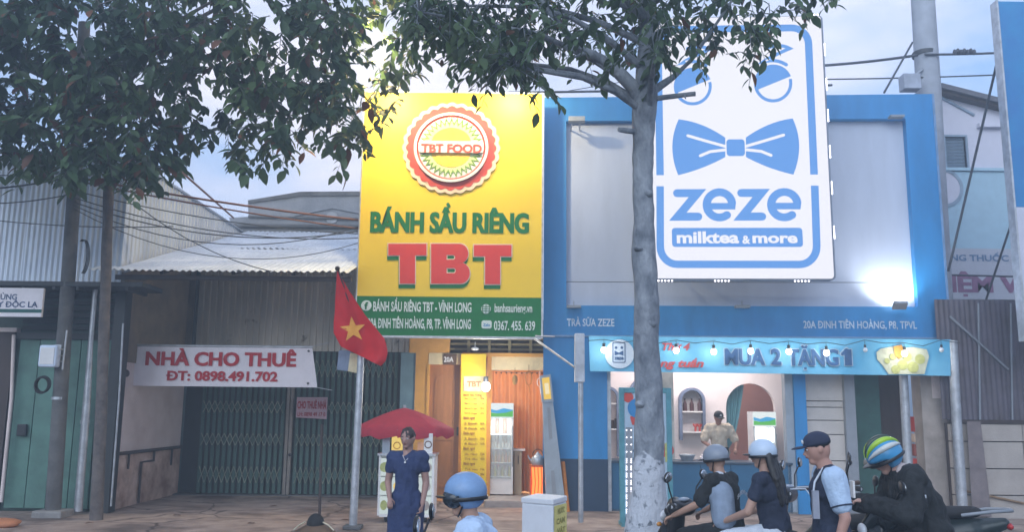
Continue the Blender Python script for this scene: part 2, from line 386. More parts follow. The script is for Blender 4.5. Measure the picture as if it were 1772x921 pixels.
M_tinroof = tin('roof_tin', (0.76, 0.80, 0.84), (0.55, 0.6, 0.66), rust=(0.22, 0.15, 0.12), rustamt=0.63)
M_tindark = tin('front_tin', (0.60, 0.55, 0.47), (0.38, 0.36, 0.31), rust=(0.12, 0.09, 0.06), rustamt=0.6)
M_galv = mat('galvanised_steel', (0.55, 0.58, 0.62), 0.45, 0.5, scale=8)
M_white = mat('white_paint', (0.78, 0.78, 0.78), 0.6, var=0.06)
M_cloth = mat('white_banner_cloth', (0.86, 0.82, 0.86), 0.85, var=0.05, scale=4)
M_red = mat('red_print', (0.62, 0.03, 0.04), 0.7, var=0.1)
M_redtxt = mat('red_letter_print', (0.50, 0.02, 0.03), 0.7, var=0.1)
M_green2 = mat('green_print', (0.015, 0.19, 0.06), 0.75, var=0.08, spec=0.2)
M_blue = mat('blue_cladding', (0.022, 0.25, 0.58), 0.5, var=0.11, scale=3.2, stretch=(1, 1, .22))
M_navy = mat('navy_cladding', (0.015, 0.05, 0.11), 0.5, var=0.1)
M_panel = mat('pale_panel', (0.53, 0.59, 0.71), 0.7, var=0.07, scale=2.4, stretch=(1, 1, .2))
M_orange = mat('ochre_wall', (0.72, 0.36, 0.08), 0.85, var=0.12, scale=2.5, bump=0.2)
M_cream = mat('cream_wall', (0.74, 0.60, 0.36), 0.85, var=0.08)
M_wood = mat('orange_wood', (0.42, 0.17, 0.055), 0.5, stretch=(1, 1, 0.08), scale=9, var=0.2)
M_black = mat('black_plastic', (0.012, 0.013, 0.016), 0.35, var=0.1)
M_blackm = mat('black_rubber', (0.015, 0.015, 0.016), 0.8, var=0.1)
M_gray = mat('grey_plastic', (0.28, 0.31, 0.35), 0.5, var=0.1)

# ================================================================ ground
b = B(); n = 60
for j in range(14):
    for i in range(n):
        pass
vs = []; fs = []
YS = [9.5 + k * 0.6 for k in range(13)]
XS = [-14 + k * 0.5 for k in range(61)]
for y in YS:
    for x in XS:
        vs.append((x, y, 0.012 * mnoise.noise(Vector((x * 0.8, y * 0.9, 0))) + (0 if y < 16 else 0)))
m_ = len(XS)
for j in range(len(YS) - 1):
    for i in range(m_ - 1): fs.append((j * m_ + i, j * m_ + i + 1, (j + 1) * m_ + i + 1, (j + 1) * m_ + i))
b = B(); b.add(vs, fs, True); b.box((-14, 9.5, -0.3), (16, 16.7, -0.03)); struct('pavement', b, M_ground)
b = B(); b.box((-600, -600, -0.5), (600, 700, -0.18)); struct('ground', b, mat('earth', (0.14, 0.12, 0.1), 0.95, bump=0.3))
b = B(); b.box((-60, -9, -0.4), (60, 9.24, -0.13)); struct('road', b, M_road)
kr = thing('kerb', 'low concrete kerb between road and pavement', 'kerb', (0, 9.37, -0.13), kind='structure')
bb = B(); bb.box((-0.49, -0.125, -0.1), (0.49, 0.125, 0.135)); me = bb.mesh('kerb_stone')
for o in pieces('kerb_stone', me, M_kerb, kr, [(-13.5 + k, 9.37, -0.13) for k in range(30)]): _mods(o, 0.015, 0)

# ================================================================ tall tin house on the left
T = thing('tin_house', 'tall house with corrugated tin upper wall and green metal door at the left edge', 'house', (-9, 13.6, 0))
XE = -6.22; zt = at(100, 274, 13.6).z; zaw = at(100, 488, 13.6).z
b = B(); b.box((-14, 13.72, 0), (XE - 0.05, 20, zaw + 0.1)); part('wall', b, M_greendk, T)
b = B(); b.box((-14, 13.8, zaw + 0.1), (XE - 0.06, 19.9, zt - 0.05)); part('wall_core', b, M_dark, T)
k = 0; u = -14.0
while u < XE - 0.01:
    wd = min(1.04, XE - u); b = B(); b.corr((u, 13.66 - 0.004 * (k % 2), zaw), (1, 0, 0), wd, (0, 0, 1), zt - zaw, (0, -1, 0), 0.085, 0.02)
    part('tin_sheet', b, M_tin, T); u += wd - (0.0 if wd < 1.04 else 0.01); k += 1
yy = 13.66
def roofz(y): return 3.62 + (y - 13.15) * 0.285
while yy < 21:
    zl = roofz(yy) - 0.05
    b = B(); b.corr((XE + 0.004 * (k % 2), yy, zl), (0, 1, 0), 1.04, (0, 0, 1), zt - zl, (1, 0, 0), 0.15, 0.022, sharp=True)
    part('side_sheet', b, M_tin2, T); yy += 1.03; k += 1
b = B(); b.box((-14, 13.55, zt), (XE + 0.05, 13.68, zt + 0.03)); b.box((XE - 0.02, 13.6, zt), (XE + 0.06, 21.2, zt + 0.035)); part('roof_trim', b, M_galv, T)
b = B(); b.box((-14, 13.8, zt - 0.05), (XE - 0.05, 21, zt - 0.01)); part('roof', b, M_tin2, T)
# awning board
za = at(100, 494, 13.0).z
b = B(); b.box((-12.6, 12.95, za - 0.02), (at(250, 494, 13.0).x, 13.7, za + 0.055)); part('awning', b, M_dark, T, bevel=0.01)
for px in (20, 60, 112, 152, 235):
    b = B(); p = at(px, 500, 13.3); b.box((p.x - 0.02, 12.98, za - 0.07), (p.x + 0.02, 13.7, za - 0.02)); part('awning_bracket', b, M_dark, T)
# green sliding metal door: panels
x0, x1 = at(22, 700, 13.6).x, at(203, 700, 13.6).x; zd = at(100, 588, 13.6).z
npn = 5
for i in range(npn):
    b = B(); a = x0 + (x1 - x0) * i / npn; c = x0 + (x1 - x0) * (i + 1) / npn
    b.box((a + 0.008, 13.62 - 0.015 * (i % 2), 0.05), (c - 0.008, 13.71, zd)); part('door_panel', b, M_green, T, bevel=0.008)
b = B(); b.box((x0 - 0.03, 13.56, zd), (x1 + 0.03, 13.71, zd + 0.1)); part('door_head', b, M_dark, T)
for i in range(7):
    b = B(); z = zd + 0.16 + i * 0.1; b.box((x0, 13.64, z), (x1, 13.70, z + 0.055), None); part('vent_slat', b, M_dark, T)
b = B(); p = at(37, 745, 13.55); b.box((p.x - 0.07, 13.54, p.z - 0.09), (p.x + 0.07, 13.60, p.z + 0.09)); part('lock_box', b, M_black, T, bevel=0.01)
# left doorway with pale frame
xa, xb = -13.0, at(8, 700, 13.5).x
b = B(); b.box((xb - 1.3, 13.60, 0.05), (xb - 0.02, 13.7, at(20, 575, 13.6).z)); part('side_door', b, M_darkwood, T)
b = B(); b.tube([at(2, 870, 13.5), at(20, 690, 13.5), at(24, 580, 13.5)], 0.028, 8); part('door_frame', b, M_whitewall, T)
b = B(); b.box((at(0, 700, 13.6).x - 1, 13.56, at(20, 575, 13.6).z), (at(24, 580, 13.5).x, 13.68, at(20, 570, 13.6).z + 0.02)); part('door_frame', b, M_whitewall, T)
# corner column
b = B(); b.box((at(205, 700, 13.55).x, 13.5, 0), (XE + 0.0, 13.74, za - 0.02)); part('corner_post', b, M_dark, T, bevel=0.01)
b = B(); b.tube([at(192, 877, 13.45), at(206, 690, 13.45), at(213, 560, 13.45)], 0.016, 8); part('drain_pipe', b, M_galv, T)
# side wall toward the recessed neighbour: brown above, white below, stained dado
b = B(); b.box((XE - 0.04, 13.68, 2.3), (XE + 0.05, 16.6, 3.7)); b.add([(XE + q, y, z) for q in (0.05, -0.04) for y, z in ((13.68, 3.7), (16.6, 3.7), (16.6, roofz(16.6)))], [(0, 1, 2), (3, 5, 4)]); part('upper_wall', b, M_raw, T)
b = B(); b.box((XE - 0.04, 13.74, 0.85), (XE + 0.03, 16.6, 2.3)); part('white_wall', b, M_whitewall, T)
b = B(); b.box((XE - 0.04, 13.74, 0.0), (XE + 0.045, 16.6, 0.85)); part('stained_wall', b, M_stain, T)
b = B(); b.tube([(XE + 0.08, 13.8, 0.86), (XE + 0.08, 16.55, 0.86)], 0.028, 8); b.tube([(XE + 0.08, 14.3, 0.86), (XE + 0.08, 14.3, 0.6)], 0.018, 6); b.tube([(XE + 0.08, 16.1, 0.86), (XE + 0.08, 16.1, 0.55)], 0.018, 6)
b.tube([(XE + 0.08, 15.3, 0.86), (XE + 0.08, 15.3, 0.68), (XE + 0.08, 14.8, 0.68), (XE + 0.08, 14.8, 0.02)], 0.02, 6); part('water_pipe', b, M_darkwood, T)
b = B(); b.ell((XE + 0.05, 14.02, 2.12), (0.03, 0.10, 0.06)); part('hole_cover', b, M_darkwood, T)

# hanging sign of the tin house
F1 = Frame(0, 12.9)
T = thing('hanging_sign', 'white shop sign with blue lettering and a green stripe under the left awning', 'sign', (*F1.uz(30, 550)[:1], 0, F1.uz(30, 550)[1]), F1)
u1, zt_ = F1.uz(76, 499); _, zb_ = F1.uz(74, 549); u0 = F1.uz(-70, 500)[0]
b = B(); b.box((u0, 0, zb_), (u1, 0.05, zt_)); part('board', b, M_cloth, T, bevel=0.004)
z1 = F1.uz(0, 535)[1]; z2 = F1.uz(0, 541)[1]
b = B(); b.box((u0, -0.004, z2), (u1, 0.0, z1)); part('stripe', b, mat('teal_print', (0.02, 0.13, 0.12), 0.7), T)
M_bluetxt = mat('blue_letter_print', (0.03, 0.08, 0.2), 0.7)
line('lettering', 'HÙNG', -8, 509, 30, 519, F1, -0.004, M_bluetxt, T); line('lettering', 'MÁY ĐỘC LẠ', -24, 522, 66, 532, F1, -0.004, M_bluetxt, T, 0.025)

# ================================================================ house for rent
FR = Frame(0, 16.4)
T = thing('rental_house', 'recessed shophouse with corrugated roof and closed green folding gate', 'house', (FR.uz(500, 850)[0], 0, 0), FR)
xl = XE + 0.02; xr = FR.uz(716, 700)[0]
zg = FR.uz(500, 606)[1]
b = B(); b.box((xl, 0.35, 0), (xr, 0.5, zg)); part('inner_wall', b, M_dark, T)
b = B(); b.box((xl, -0.05, -0.05), (xr, 0.45, 0.02)); part('threshold', b, M_concdk, T)
b = B(); b.box((xl, 0.02, zg), (xr, 0.3, zg + 0.08)); part('gate_head', b, M_dark, T)
# corrugated front
u = FR.uz(345, 500)[0]; k = 0
b = B(); b.box((xl, 0.06, zg + 0.08), (u + 0.02, 0.25, 4.62)); part('plaster_panel', b, M_raw, T)
b = B(); b.box((u - 0.05, -0.06, zg), (u, 0.06, 4.6)); part('front_post', b, M_dark, T)
while u < xr:
    wd = min(0.96, xr - u); b = B(); b.corr((u, 0.0 - 0.004 * (k % 2), zg - 0.02), (1, 0, 0), wd, (0, 0, 1), 4.62 - zg, (0, -1, 0), 0.12, 0.035, sharp=True)
    part('front_sheet', b, M_tindark, T); u += 0.96; k += 1
# folding gate: one slat per vertical channel, lattice bands between
gl = FR.uz(345, 700)[0]; gr = FR.uz(690, 700)[0]; mid0 = FR.uz(497, 700)[0]; mid1 = FR.uz(509, 700)[0]
bb = B(); bb.box((-0.030, -0.014, 0.03), (0.030, 0.014, zg - 0.02)); bb.box((-0.008, -0.022, 0.03), (0.008, -0.014, zg - 0.02)); me_sl = bb.mesh('gate_slat')
step = 0.107; loc = []
u = gl + 0.05
while u < mid0 - 0.04: loc.append((u, 0.1 + 0.008 * rnd.uniform(-1, 1), 0)); u += step
u = mid1 + 0.05
while u < gr - 0.02: loc.append((u, 0.1 + 0.008 * rnd.uniform(-1, 1), 0)); u += step
pieces('gate_slat', me_sl, M_gate := mat('gate_green', (0.06, 0.16, 0.13), 0.5, scale=1.5, col2=(0.05, 0.09, 0.08)), T, loc)
M_lat = mat('gate_lattice_paint', (0.34, 0.38, 0.30), 0.55, scale=3, col2=(0.16, 0.2, 0.16))
M_rod = M_lat
for z0, z1 in ((0.22, 0.52), (0.90, 1.12), (1.50, 1.72), (2.18, 2.50)):
    b = B()
    for i in range(len(loc) - 1):
        a = loc[i][0]; c = loc[i + 1][0]
        if c - a > 0.13: continue
        for s_, e_ in ((z0, z1), (z1, z0)):
            b.tube([(a, 0.07, s_), (c, 0.07, e_)], 0.007, 4, caps=False, smooth=False)
    part('gate_lattice', b, M_lat, T, kind='stuff')
for u in (mid0 + 0.01, mid1 - 0.05):
    b = B(); b.box((u - 0.028, 0.02, 0.02), (u + 0.028, 0.1, zg - 0.02)); part('gate_post', b, mat('gate_post_paint', (0.30, 0.27, 0.24), 0.6), T, bevel=0.006)
b = B(); p = FR.pt(502, 788, 0.0); b.lathe([(0.03, 0), (0.03, 0.03), (0.001, 0.035)], (0, 0, 0), 12, M=Matrix.Translation(p) @ Matrix.Rotation(R(90), 4, 'X')); part('gate_lock', b, M_black, T)
# roof
def rp_(u, y): return (u, y, 0)
ye = 13.15; ze = at(400, 470, ye).z - 0.0; yb = 19.6; zb = at(500, 402, yb).z
sl = Vector((0, yb - ye, zb - ze)); ln = sl.length; sd_ = sl.normalized(); nn = Vector((0, -sd_.z, sd_.y))
def roofsheet(u, wd, y0, y1, k):
    a = (y0 - ye) / (yb - ye); b = B()
    b.corr((u, y0 - 16.4, ze + (zb - ze) * a - 0.006 * (k % 2)), (1, 0, 0), wd, sd_, ln * (y1 - y0) / (yb - ye), nn, 0.11, 0.028, seg=6, jag=0.10)
    part('roof_sheet', b, M_tinroof, T)
u = XE + 0.07; k = 0; xrr = at(620, 470, 13.9).x - 0.02
roofsheet(at(152, 470, 13.2).x, u - at(152, 470, 13.2).x, ye, 13.5, 1)
while u < xrr:
    w9 = min(0.99, xrr - u)
    roofsheet(u, w9, ye + rnd.uniform(-0.04, 0.04), 16.3, k); roofsheet(u + 0.02, w9, 16.15, yb, k + 1); u += 0.95; k += 1
for px in (300, 420, 520, 600):
    x = at(px, 480, 14).x; b = B(); b.box((x - 0.03, -3.0, 0), (x + 0.03, 3.1, 0.06), Matrix.Translation((0, 0, ze - 0.11 + (16.4 - ye) * (zb - ze) / (yb - ye))) @ Matrix.Rotation(math.atan2(zb - ze, yb - ye), 4, 'X')); part('rafter', b, M_darkwood, T)
b = B(); b.box((xl, -3.0, ze - 0.1), (xrr, -2.94, ze - 0.03)); part('eave_beam', b, M_darkwood, T)
# parapet building behind
FB = Frame(0, 19.9)
T = thing('parapet_house', 'grey house with a stepped parapet and round relief behind the tin roof', 'house', (FB.uz(520, 400)[0], 0, 3.0), FB)
b = B(); c = [FB.uz(*p) for p in ((397, 440), (397, 392), (401, 388), (396, 377), (430, 375), (429, 352), (520, 337), (640, 335), (700, 335), (700, 440))]
b.poly([c], 0, 0.4); part('parapet', b, M_concp := mat('grey_parapet', (0.30, 0.31, 0.33), 0.9, scale=2, col2=(0.2, 0.21, 0.23), bump=0.3, bscale=20), T)
b = B(); c = [FB.uz(*p, -0.03) for p in ((430, 352), (429, 347), (520, 332), (700, 331), (700, 338), (521, 339))]; b.poly([c], -0.05, 0.5); part('coping', b, M_concdk, T)
b = B(); c = stroke([FB.uz(*p, -0.03) for p in ((480, 378), (575, 358), (680, 378))], 0.07, 0, 0); b.poly([c], -0.04, 0.06); part('pediment_moulding', b, M_concp, T)
b = B(); b.poly([circ(FB.uz(574, 377, -0.03), 0.14)], -0.04, 0.05); part('round_relief', b, mat('pale_grey', (0.42, 0.43, 0.45), 0.85), T)
b = B(); b.box((*FB.uz(397, 500)[:1], 0.1, 2.5), (FB.uz(700, 500)[0], 3, FB.uz(500, 380)[1])); part('wall', b, M_concp, T)
b = B(); b.tube([FB.pt(397, 391, -0.04), FB.pt(700, 393, -0.04)], 0.05, 8); part('moulding', b, M_concdk, T)
b = B(); b.tube([FB.pt(430, 375, -0.04), FB.pt(700, 381, -0.04)], 0.03, 8); part('moulding', b, M_concdk, T)

# ================================================================ rent banner and notices
FN = Frame(0, 14.35)
T = thing('rent_banner', 'white cloth banner with red letters NHÀ CHO THUÊ tied across the rental house', 'banner', (FN.uz(385, 672)[0], 0, FN.uz(385, 672)[1]), FN)
def clothgrid(c4, nu, nv, amp, fr, d=0, hem=0.0, sc=1.4, seed=0.0):
    """cloth patch between four pixel corners tl tr br bl"""
    q = [fr.pt(*c, d) for c in c4]; b = B(); vs = []
    for j in range(nv + 1):
        for i in range(nu + 1):
            a, c = i / nu, j / nv; p = (q[0] * (1 - a) + q[1] * a) * (1 - c) + (q[3] * (1 - a) + q[2] * a) * c
            n_ = mnoise.noise(Vector((p.x * sc + seed, p.z * sc * 0.7, seed))) + 0.5 * mnoise.noise(Vector((p.x * sc * 3, p.z * sc * 2, seed + 3)))
            vs.append(p + Vector((0, n_ * amp, 0)))
    fs = [(j * (nu + 1) + i, (j + 1) * (nu + 1) + i, (j + 1) * (nu + 1) + i + 1, j * (nu + 1) + i + 1) for j in range(nv) for i in range(nu)]
    b.add(vs, fs, True)
    back = [v + Vector((0, 0.006, 0)) for v in vs]; b.add(back, [f[::-1] for f in fs], True); return b
b = clothgrid(((224, 599), (540, 599), (549, 671), (221, 668)), 40, 8, 0.010, FN)
part('cloth', b, M_cloth, T)
b = B(); text(b, 'NHÀ CHO THUÊ', 253, 610, 513, 634, FN, -0.018, 0.055); part('large_lettering', b, M_redtxt, T)
b = B(); text(b, 'ĐT: 0898.491.702', 288, 643, 481, 660, FN, -0.018, 0.05); part('phone_number', b, M_redtxt, T)
b = B(); b.tube([FN.pt(220, 598, 0), FN.pt(541, 601, 0)], 0.022, 8); part('top_rod', b, M_galv, T)
for px, py in ((226, 654), (534, 608), (533, 664)):
    b = B(); b.lathe([(0.018, -0.01), (0.018, 0.01)], n=10, M=Matrix.Rotation(R(90), 4, 'X'), c=FN.pt(px, py, -0.018)); part('eyelet', b, M_black, T)
for a_, c_ in (((222, 599), (208, 590)), ((541, 600), (574, 592)), ((548, 671), (575, 676))):
    b = B(); b.tube([FN.pt(*a_), FN.pt(*c_)], 0.006, 5); part('tie_string', b, M_galv, T)
FG = Frame(0, 16.38)
T = thing('rent_notice', 'small pink rental notice with red letters fixed to the folding gate', 'notice', (FG.uz(540, 727)[0], 0, FG.uz(540, 727)[1]), FG)
b = clothgrid(((514, 688), (567, 688), (565, 726), (512, 723)), 8, 6, 0.006, FG, 0.0); part('sheet', b, mat('pink_paper', (0.62, 0.44, 0.50), 0.8, var=0.05), T)
line('lettering', 'CHO THUÊ NHÀ', 515, 695, 565, 708, FG, -0.012, M_redtxt, T, 0.03); line('lettering', 'LH: 0898 49 17 0', 515, 714, 563, 721, FG, -0.012, M_redtxt, T)
FH = Frame(0, 12.25)
for (c, mt, lb) in ((((586, 606), (606, 607), (604, 643), (582, 640)), mat('blue_grey_card', (0.22, 0.28, 0.40), 0.7), 'blue grey card hanging on the flagpole under the flag'),
                    (((606, 611), (624, 614), (621, 647), (602, 643)), mat('cream_card', (0.75, 0.66, 0.42), 0.7), 'cream card with yellow rim hanging on the flagpole under the flag')):
    q = [FH.uz(*p) for p in c]; b = B(); b.poly([q], 0 if 'cream' in lb else 0.03, 0.012)
    solo('hanging_card', b, mt, lb, 'card', FH, group='cards under the flag')

# ================================================================ flag
FF = Frame(0, 12.1)
T = thing('flagpole', 'grey steel flagpole standing on the pavement before the gate', 'flagpole', (FF.uz(611, 905)[0], 0, 0), FF)
b = B(); b.tube([(FF.uz(611, 905)[0], 0, 0.0), FF.pt(618, 760), FF.pt(627, 560)], [0.055, 0.052, 0.045], 12); part('pole', b, M_galv, T)
b = B(); u = FF.uz(611, 905)[0]; b.box((u - 0.12, -0.12, 0), (u + 0.12, 0.12, 0.05)); part('base_plate', b, M_concdk, T, bevel=0.01)
FL = Frame(0, 11.9)
T = thing('flag', 'red flag with a yellow star hanging from its slanted staff', 'flag', (FL.uz(625, 632)[0], 0.05, FL.uz(625, 632)[1]), FL)
b = B(); b.tube([FL.pt(640, 640, 0.1), FL.pt(584, 462, -0.02)], 0.012, 8); part('staff', b, M_darkwood, T)
b = B(); b.ell(FL.pt(584, 465, -0.02), 0.035); part('finial', b, M_darkwood, T)
def edge(P, t):
    P = [Vector(p) for p in P]; ls = [(P[i + 1] - P[i]).length for i in range(len(P) - 1)]; t *= sum(ls)
    for i, l in enumerate(ls):
        if t <= l + 1e-9: return P[i].lerp(P[i + 1], t / l)
        t -= l
    return P[-1]
Le = ((583, 468), (580, 520), (577, 560), (577, 576), (590, 600)); Re = ((584, 468), (602, 500), (632, 545), (667, 588), (672, 610), (668, 625), (659, 634))
nu, nv = 16, 30
def flagpt(a, c, dd=0):
    l = edge(Le, c); r = edge(Re, c); p = l.lerp(r, a)
    # rows sag toward the lower right
    q = FL.pt(p.x, p.y); am = 0.10 * min(1, c * 2)
    q.y += am * math.sin(a * 9 + c * 3.5) * (0.35 + a * 0.6) * c + 0.03 * mnoise.noise(Vector((a * 4, c * 5, 1))) + dd; return q
b = B(); vs = [flagpt(i / nu, j / nv) for j in range(nv + 1) for i in range(nu + 1)]
fs = [(j * (nu + 1) + i, (j + 1) * (nu + 1) + i, (j + 1) * (nu + 1) + i + 1, j * (nu + 1) + i + 1) for j in range(nv) for i in range(nu)]
b.add(vs, fs, True); b.add([v + Vector((0, 0.004, 0)) for v in vs], [f[::-1] for f in fs], True)
M_flag = mat('flag_red', (0.72, 0.022, 0.03), 0.75, var=0.06, transl=0.35); part('cloth', b, M_flag, T)
# star: fan triangulated and laid on the cloth
cx, cy = 611, 571; tips = [(612, 551), (633, 571), (613, 592), (590, 580), (597, 562)]
tips = [(607, 551), (636, 571), (611, 594), (589, 573)]
pts = []
for k in range(5):
    an = R(-96 + 72 * k); pts.append((cx + 21.5 * math.cos(an) * 1.05, cy + 23 * math.sin(an))); an += R(36); pts.append((cx + 8.6 * math.cos(an), cy + 9 * math.sin(an)))
b = B(); dst = min(vs, key=lambda v: (Vector((v.x, v.z)) - Vector(FL.uz(cx, cy))).length)
ctr = FL.pt(cx, cy); 
def nearflag(p):
    q = FL.pt(*p); s_ = sorted(vs, key=lambda v: (v.x - q.x) ** 2 + (v.z - q.z) ** 2)[:4]; q.y = sum(v.y for v in s_) / 4 - 0.012; return q
c0 = nearflag((cx, cy)); P = [nearflag(p) for p in pts]; Pm = [nearflag(((p[0] + cx) / 2, (p[1] + cy) / 2)) for p in pts]
vv = [c0] + Pm + P; ff = []
for i in range(10):
    j = (i + 1) % 10; ff += [(0, 1 + j, 1 + i), (1 + i, 1 + j, 11 + j, 11 + i)]
b.add(vv, ff, True); part('star', b, mat('star_yellow', (0.9, 0.42, 0.06), 0.75, var=0.05), T)

# ================================================================ poles and pipe on the left
PY = 13.05
T = thing('utility_pole', 'dark weathered concrete utility pole carrying a white meter box', 'utility pole', (at(92, 885, PY).x, PY, 0))
pb = Vector((at(92, 885, PY).x, PY, 0)); b = B(); b.tube([pb, at(110, 600, PY), at(131, 290, PY), at(146, 40, PY)], [0.11, 0.105, 0.10, 0.09], 14); part('pole', b, M_concdk, T)
b = B(); b.box((pb.x - 0.22, PY - 0.2, -0.05), (pb.x + 0.22, PY + 0.2, 0.10)); part('footing', b, M_kerb, T, bevel=0.03)
for py in (600, 690):
    b = B(); p = at(107 if py == 600 else 103, py, PY); b.lathe([(0.113, -0.02), (0.113, 0.02)], p, 14); part('strap', b, M_galv, T)
b = B(); b.tube([at(116, 572, PY - 0.15), at(108, 640, PY - 0.15)], 0.014, 6); part('conduit', b, M_galv, T)
T = thing('meter_box', 'white plastic meter box strapped to the dark pole', 'meter box', (at(86, 637, PY - 0.2).x, PY - 0.2, at(86, 637, PY - 0.2).z))
a, c = at(69, 636, PY - 0.2), at(104, 598, PY - 0.2); b = B(); b.box((a.x, PY - 0.28, a.z), (c.x, PY - 0.13, c.z)); part('case', b, mat('white_blue_plastic', (0.66, 0.76, 0.92), 0.4, var=0.03, emit=(0.5, 0.65, 1.0), es=0.0), T, bevel=0.03)
b = B(); b.box((a.x + 0.03, PY - 0.29, a.z + 0.04), (c.x - 0.03, PY - 0.278, c.z - 0.04)); part('lid', b, M_white, T, bevel=0.006)
for py in (605, 616, 626):
    b = B(); b.tube([at(103, py, PY - 0.2), at(111, py, PY - 0.15)], 0.008, 6); part('bracket', b, M_galv, T)
b = B(); p = at(72, 667, PY - 0.16)
ring = [p + Vector((0.1 * math.cos(t), 0.0, 0.115 * math.sin(t))) for t in [2 * math.pi * k / 24 for k in range(25)]]
b.tube(ring, 0.017, 7, caps=False); b.tube([q + Vector((0.01, 0.03, 0.012)) for q in ring], 0.015, 7, caps=False); solo('cable_coil', b, M_blackm, 'black cable coil hanging under the meter box', 'cable coil')
b = B(); p = at(140, 445, PY - 0.05)
for q in range(3):
    b.tube([p + Vector((0.09 * math.cos(t) + 0.01 * q, 0.02 * q, 0.27 * math.sin(t))) for t in [-1.2 + 3.2 * k / 14 for k in range(15)]], 0.008, 5)
solo('cable_loop', b, M_blackm, 'loose black cable loop on the upper part of the dark pole', 'cable')
b = B(); b.tube([at(135, 886, 13.3), at(150, 700, 13.3), at(157, 592, 13.3), at(165, 497, 13.3)], [0.062, 0.058, 0.038, 0.036], 10)
b.lathe([(0.068, -0.03), (0.068, 0.03)], at(147, 731, 13.3), 12); solo('downpipe', b, M_galv, 'pale grey downpipe with a collar beside the dark pole', 'pipe')
# ================================================================ durian cake shop: sign board
ZS = Frame(0, 13.9)
T = thing('shop_sign', 'tall yellow sign board of the cake shop with green footer and round emblem', 'sign', (ZS.uz(778, 583)[0], 0, ZS.uz(778, 583)[1]), ZS)
ul, zb = ZS.uz(616.5, 579); ur, zt = ZS.uz(934, 584); zt = ZS.uz(786, 161)[1]; zb = ZS.uz(776, 582)[1]; ur = (ur + ZS.uz(940.5, 166)[0]) / 2; ul = (ul + ZS.uz(631, 158)[0]) / 2
zfoot = ZS.uz(776, 514)[1]
M_yel = mat('yellow_print', (0.90, 0.63, 0.03), 0.5, var=0.03, scale=1.5, spec=0.4)
b = B(); nu, nv = 36, 30; vs = []
def signy(u, z):
    return 0.003 * mnoise.noise(Vector((u * 1.2, z * 2.5, 0))) + 0.008 * math.exp(-((u - ur + 0.12) / 0.14) ** 2) * math.sin(z * 24) * math.exp(-((z - 5.0) / 0.28) ** 2)
for j in range(nv + 1):
    for i in range(nu + 1):
        u = ul + (ur - ul) * i / nu; z = zfoot + (zt - zfoot) * j / nv; vs.append(Vector((u, signy(u, z), z)))
b.add(vs, [(j * (nu + 1) + i, j * (nu + 1) + i + 1, (j + 1) * (nu + 1) + i + 1, (j + 1) * (nu + 1) + i) for j in range(nv) for i in range(nu)], True)
part('yellow_face', b, M_yel, T)
b = B(); b.box((ul, 0.0, zb), (ur, 0.02, zfoot)); part('green_footer', b, M_green2, T)
b = B(); b.box((ul - 0.01, 0.03, zb - 0.01), (ur + 0.01, 0.09, zt + 0.01)); part('backing', b, M_galv, T)
for z in [zb + (zt - zb) * k / 5 for k in range(6)]:
    b = B(); b.box((ul, 0.09, z - 0.02), (ur, 0.13, z + 0.02)); part('frame_bar', b, M_galv, T)
for a in (((ul - 0.02, -0.01, zb - 0.02), (ul, 0.1, zt + 0.02)), ((ur, -0.01, zb - 0.02), (ur + 0.03, 0.1, zt + 0.02)), ((ul, -0.01, zb - 0.035), (ur, 0.1, zb)), ((ul, -0.01, zt), (ur, 0.1, zt + 0.02))):
    b = B(); b.box(*a); part('edge_trim', b, M_galv, T)
# emblem
ec = ZS.uz(781, 256.5, 0); er = (ZS.uz(866, 256, 0)[0] - ZS.uz(696, 256, 0)[0]) / 2
erz = (ZS.uz(781, 177, 0)[1] - ZS.uz(781, 336, 0)[1]) / 2
def E_(r, n=72, lob=0, amp=0.0, d0=0):
    out = []
    for k in range(n):
        a = 2 * math.pi * k / n; q = r + (amp * abs(math.cos(lob * a / 2)) if lob else 0); out.append((ec[0] + q * math.cos(a) * er, ec[1] + q * math.sin(a) * erz))
    return out
M_pink = mat('emblem_pale_rim', (0.80, 0.62, 0.46), 0.6, var=0.04); M_ered = mat('emblem_red', (0.62, 0.07, 0.05), 0.6, var=0.05)
M_ewh = mat('emblem_white', (0.72, 0.72, 0.70), 0.5, var=0.03); M_egr = mat('emblem_green', (0.16, 0.32, 0.05), 0.6, var=0.1); M_elg = mat('emblem_pale_green', (0.56, 0.66, 0.34), 0.6, var=0.05)
EM = part('emblem', B().poly([E_(0.955, 240, 28, 0.045)], -0.025, 0.02), M_pink, T)
part('gear_ring', B().poly([E_(0.87, 240, 28, 0.05)], -0.031, 0.006), M_ered, EM)
part('white_ring', B().poly([E_(0.755), E_(0.70)[::-1]], -0.075, 0.045), M_ewh, EM, bevel=0.006)
part('red_ring', B().poly([E_(0.70), E_(0.665)[::-1]], -0.05, 0.02), M_ered, EM)
part('white_disc', B().poly([E_(0.665)], -0.042, 0.012), M_ewh, EM)
part('pale_zone', B().poly([[(ec[0] + 0.575 * er * math.cos(a), ec[1] + 0.55 * erz * math.sin(a)) for a in [2 * math.pi * k / 48 for k in range(48)]]], -0.046, 0.004), M_elg, EM)
for s_ in (1, -1):
    zz = []
    for k in range(31):
        a = R(12 + 156 * k / 30) * s_; r_ = 0.63 if k % 2 else 0.50; zz.append((ec[0] + r_ * er * math.cos(a), ec[1] + r_ * erz * math.sin(a)))
    part('spiky_rim', B().poly([stroke(zz, 0.016, 0, 0)], -0.052, 0.006), M_egr, EM)
    c = [(ec[0] + 0.40 * er * math.cos(R(a)), ec[1] + s_ * (0.10 + 0.33 * math.sin(R(a))) * erz) for a in range(0, 181, 10)]
    part('durian_flesh', B().poly([c], -0.050, 0.004), mat('flesh_yellow', (0.88, 0.56, 0.06), 0.6, var=0.06), EM)
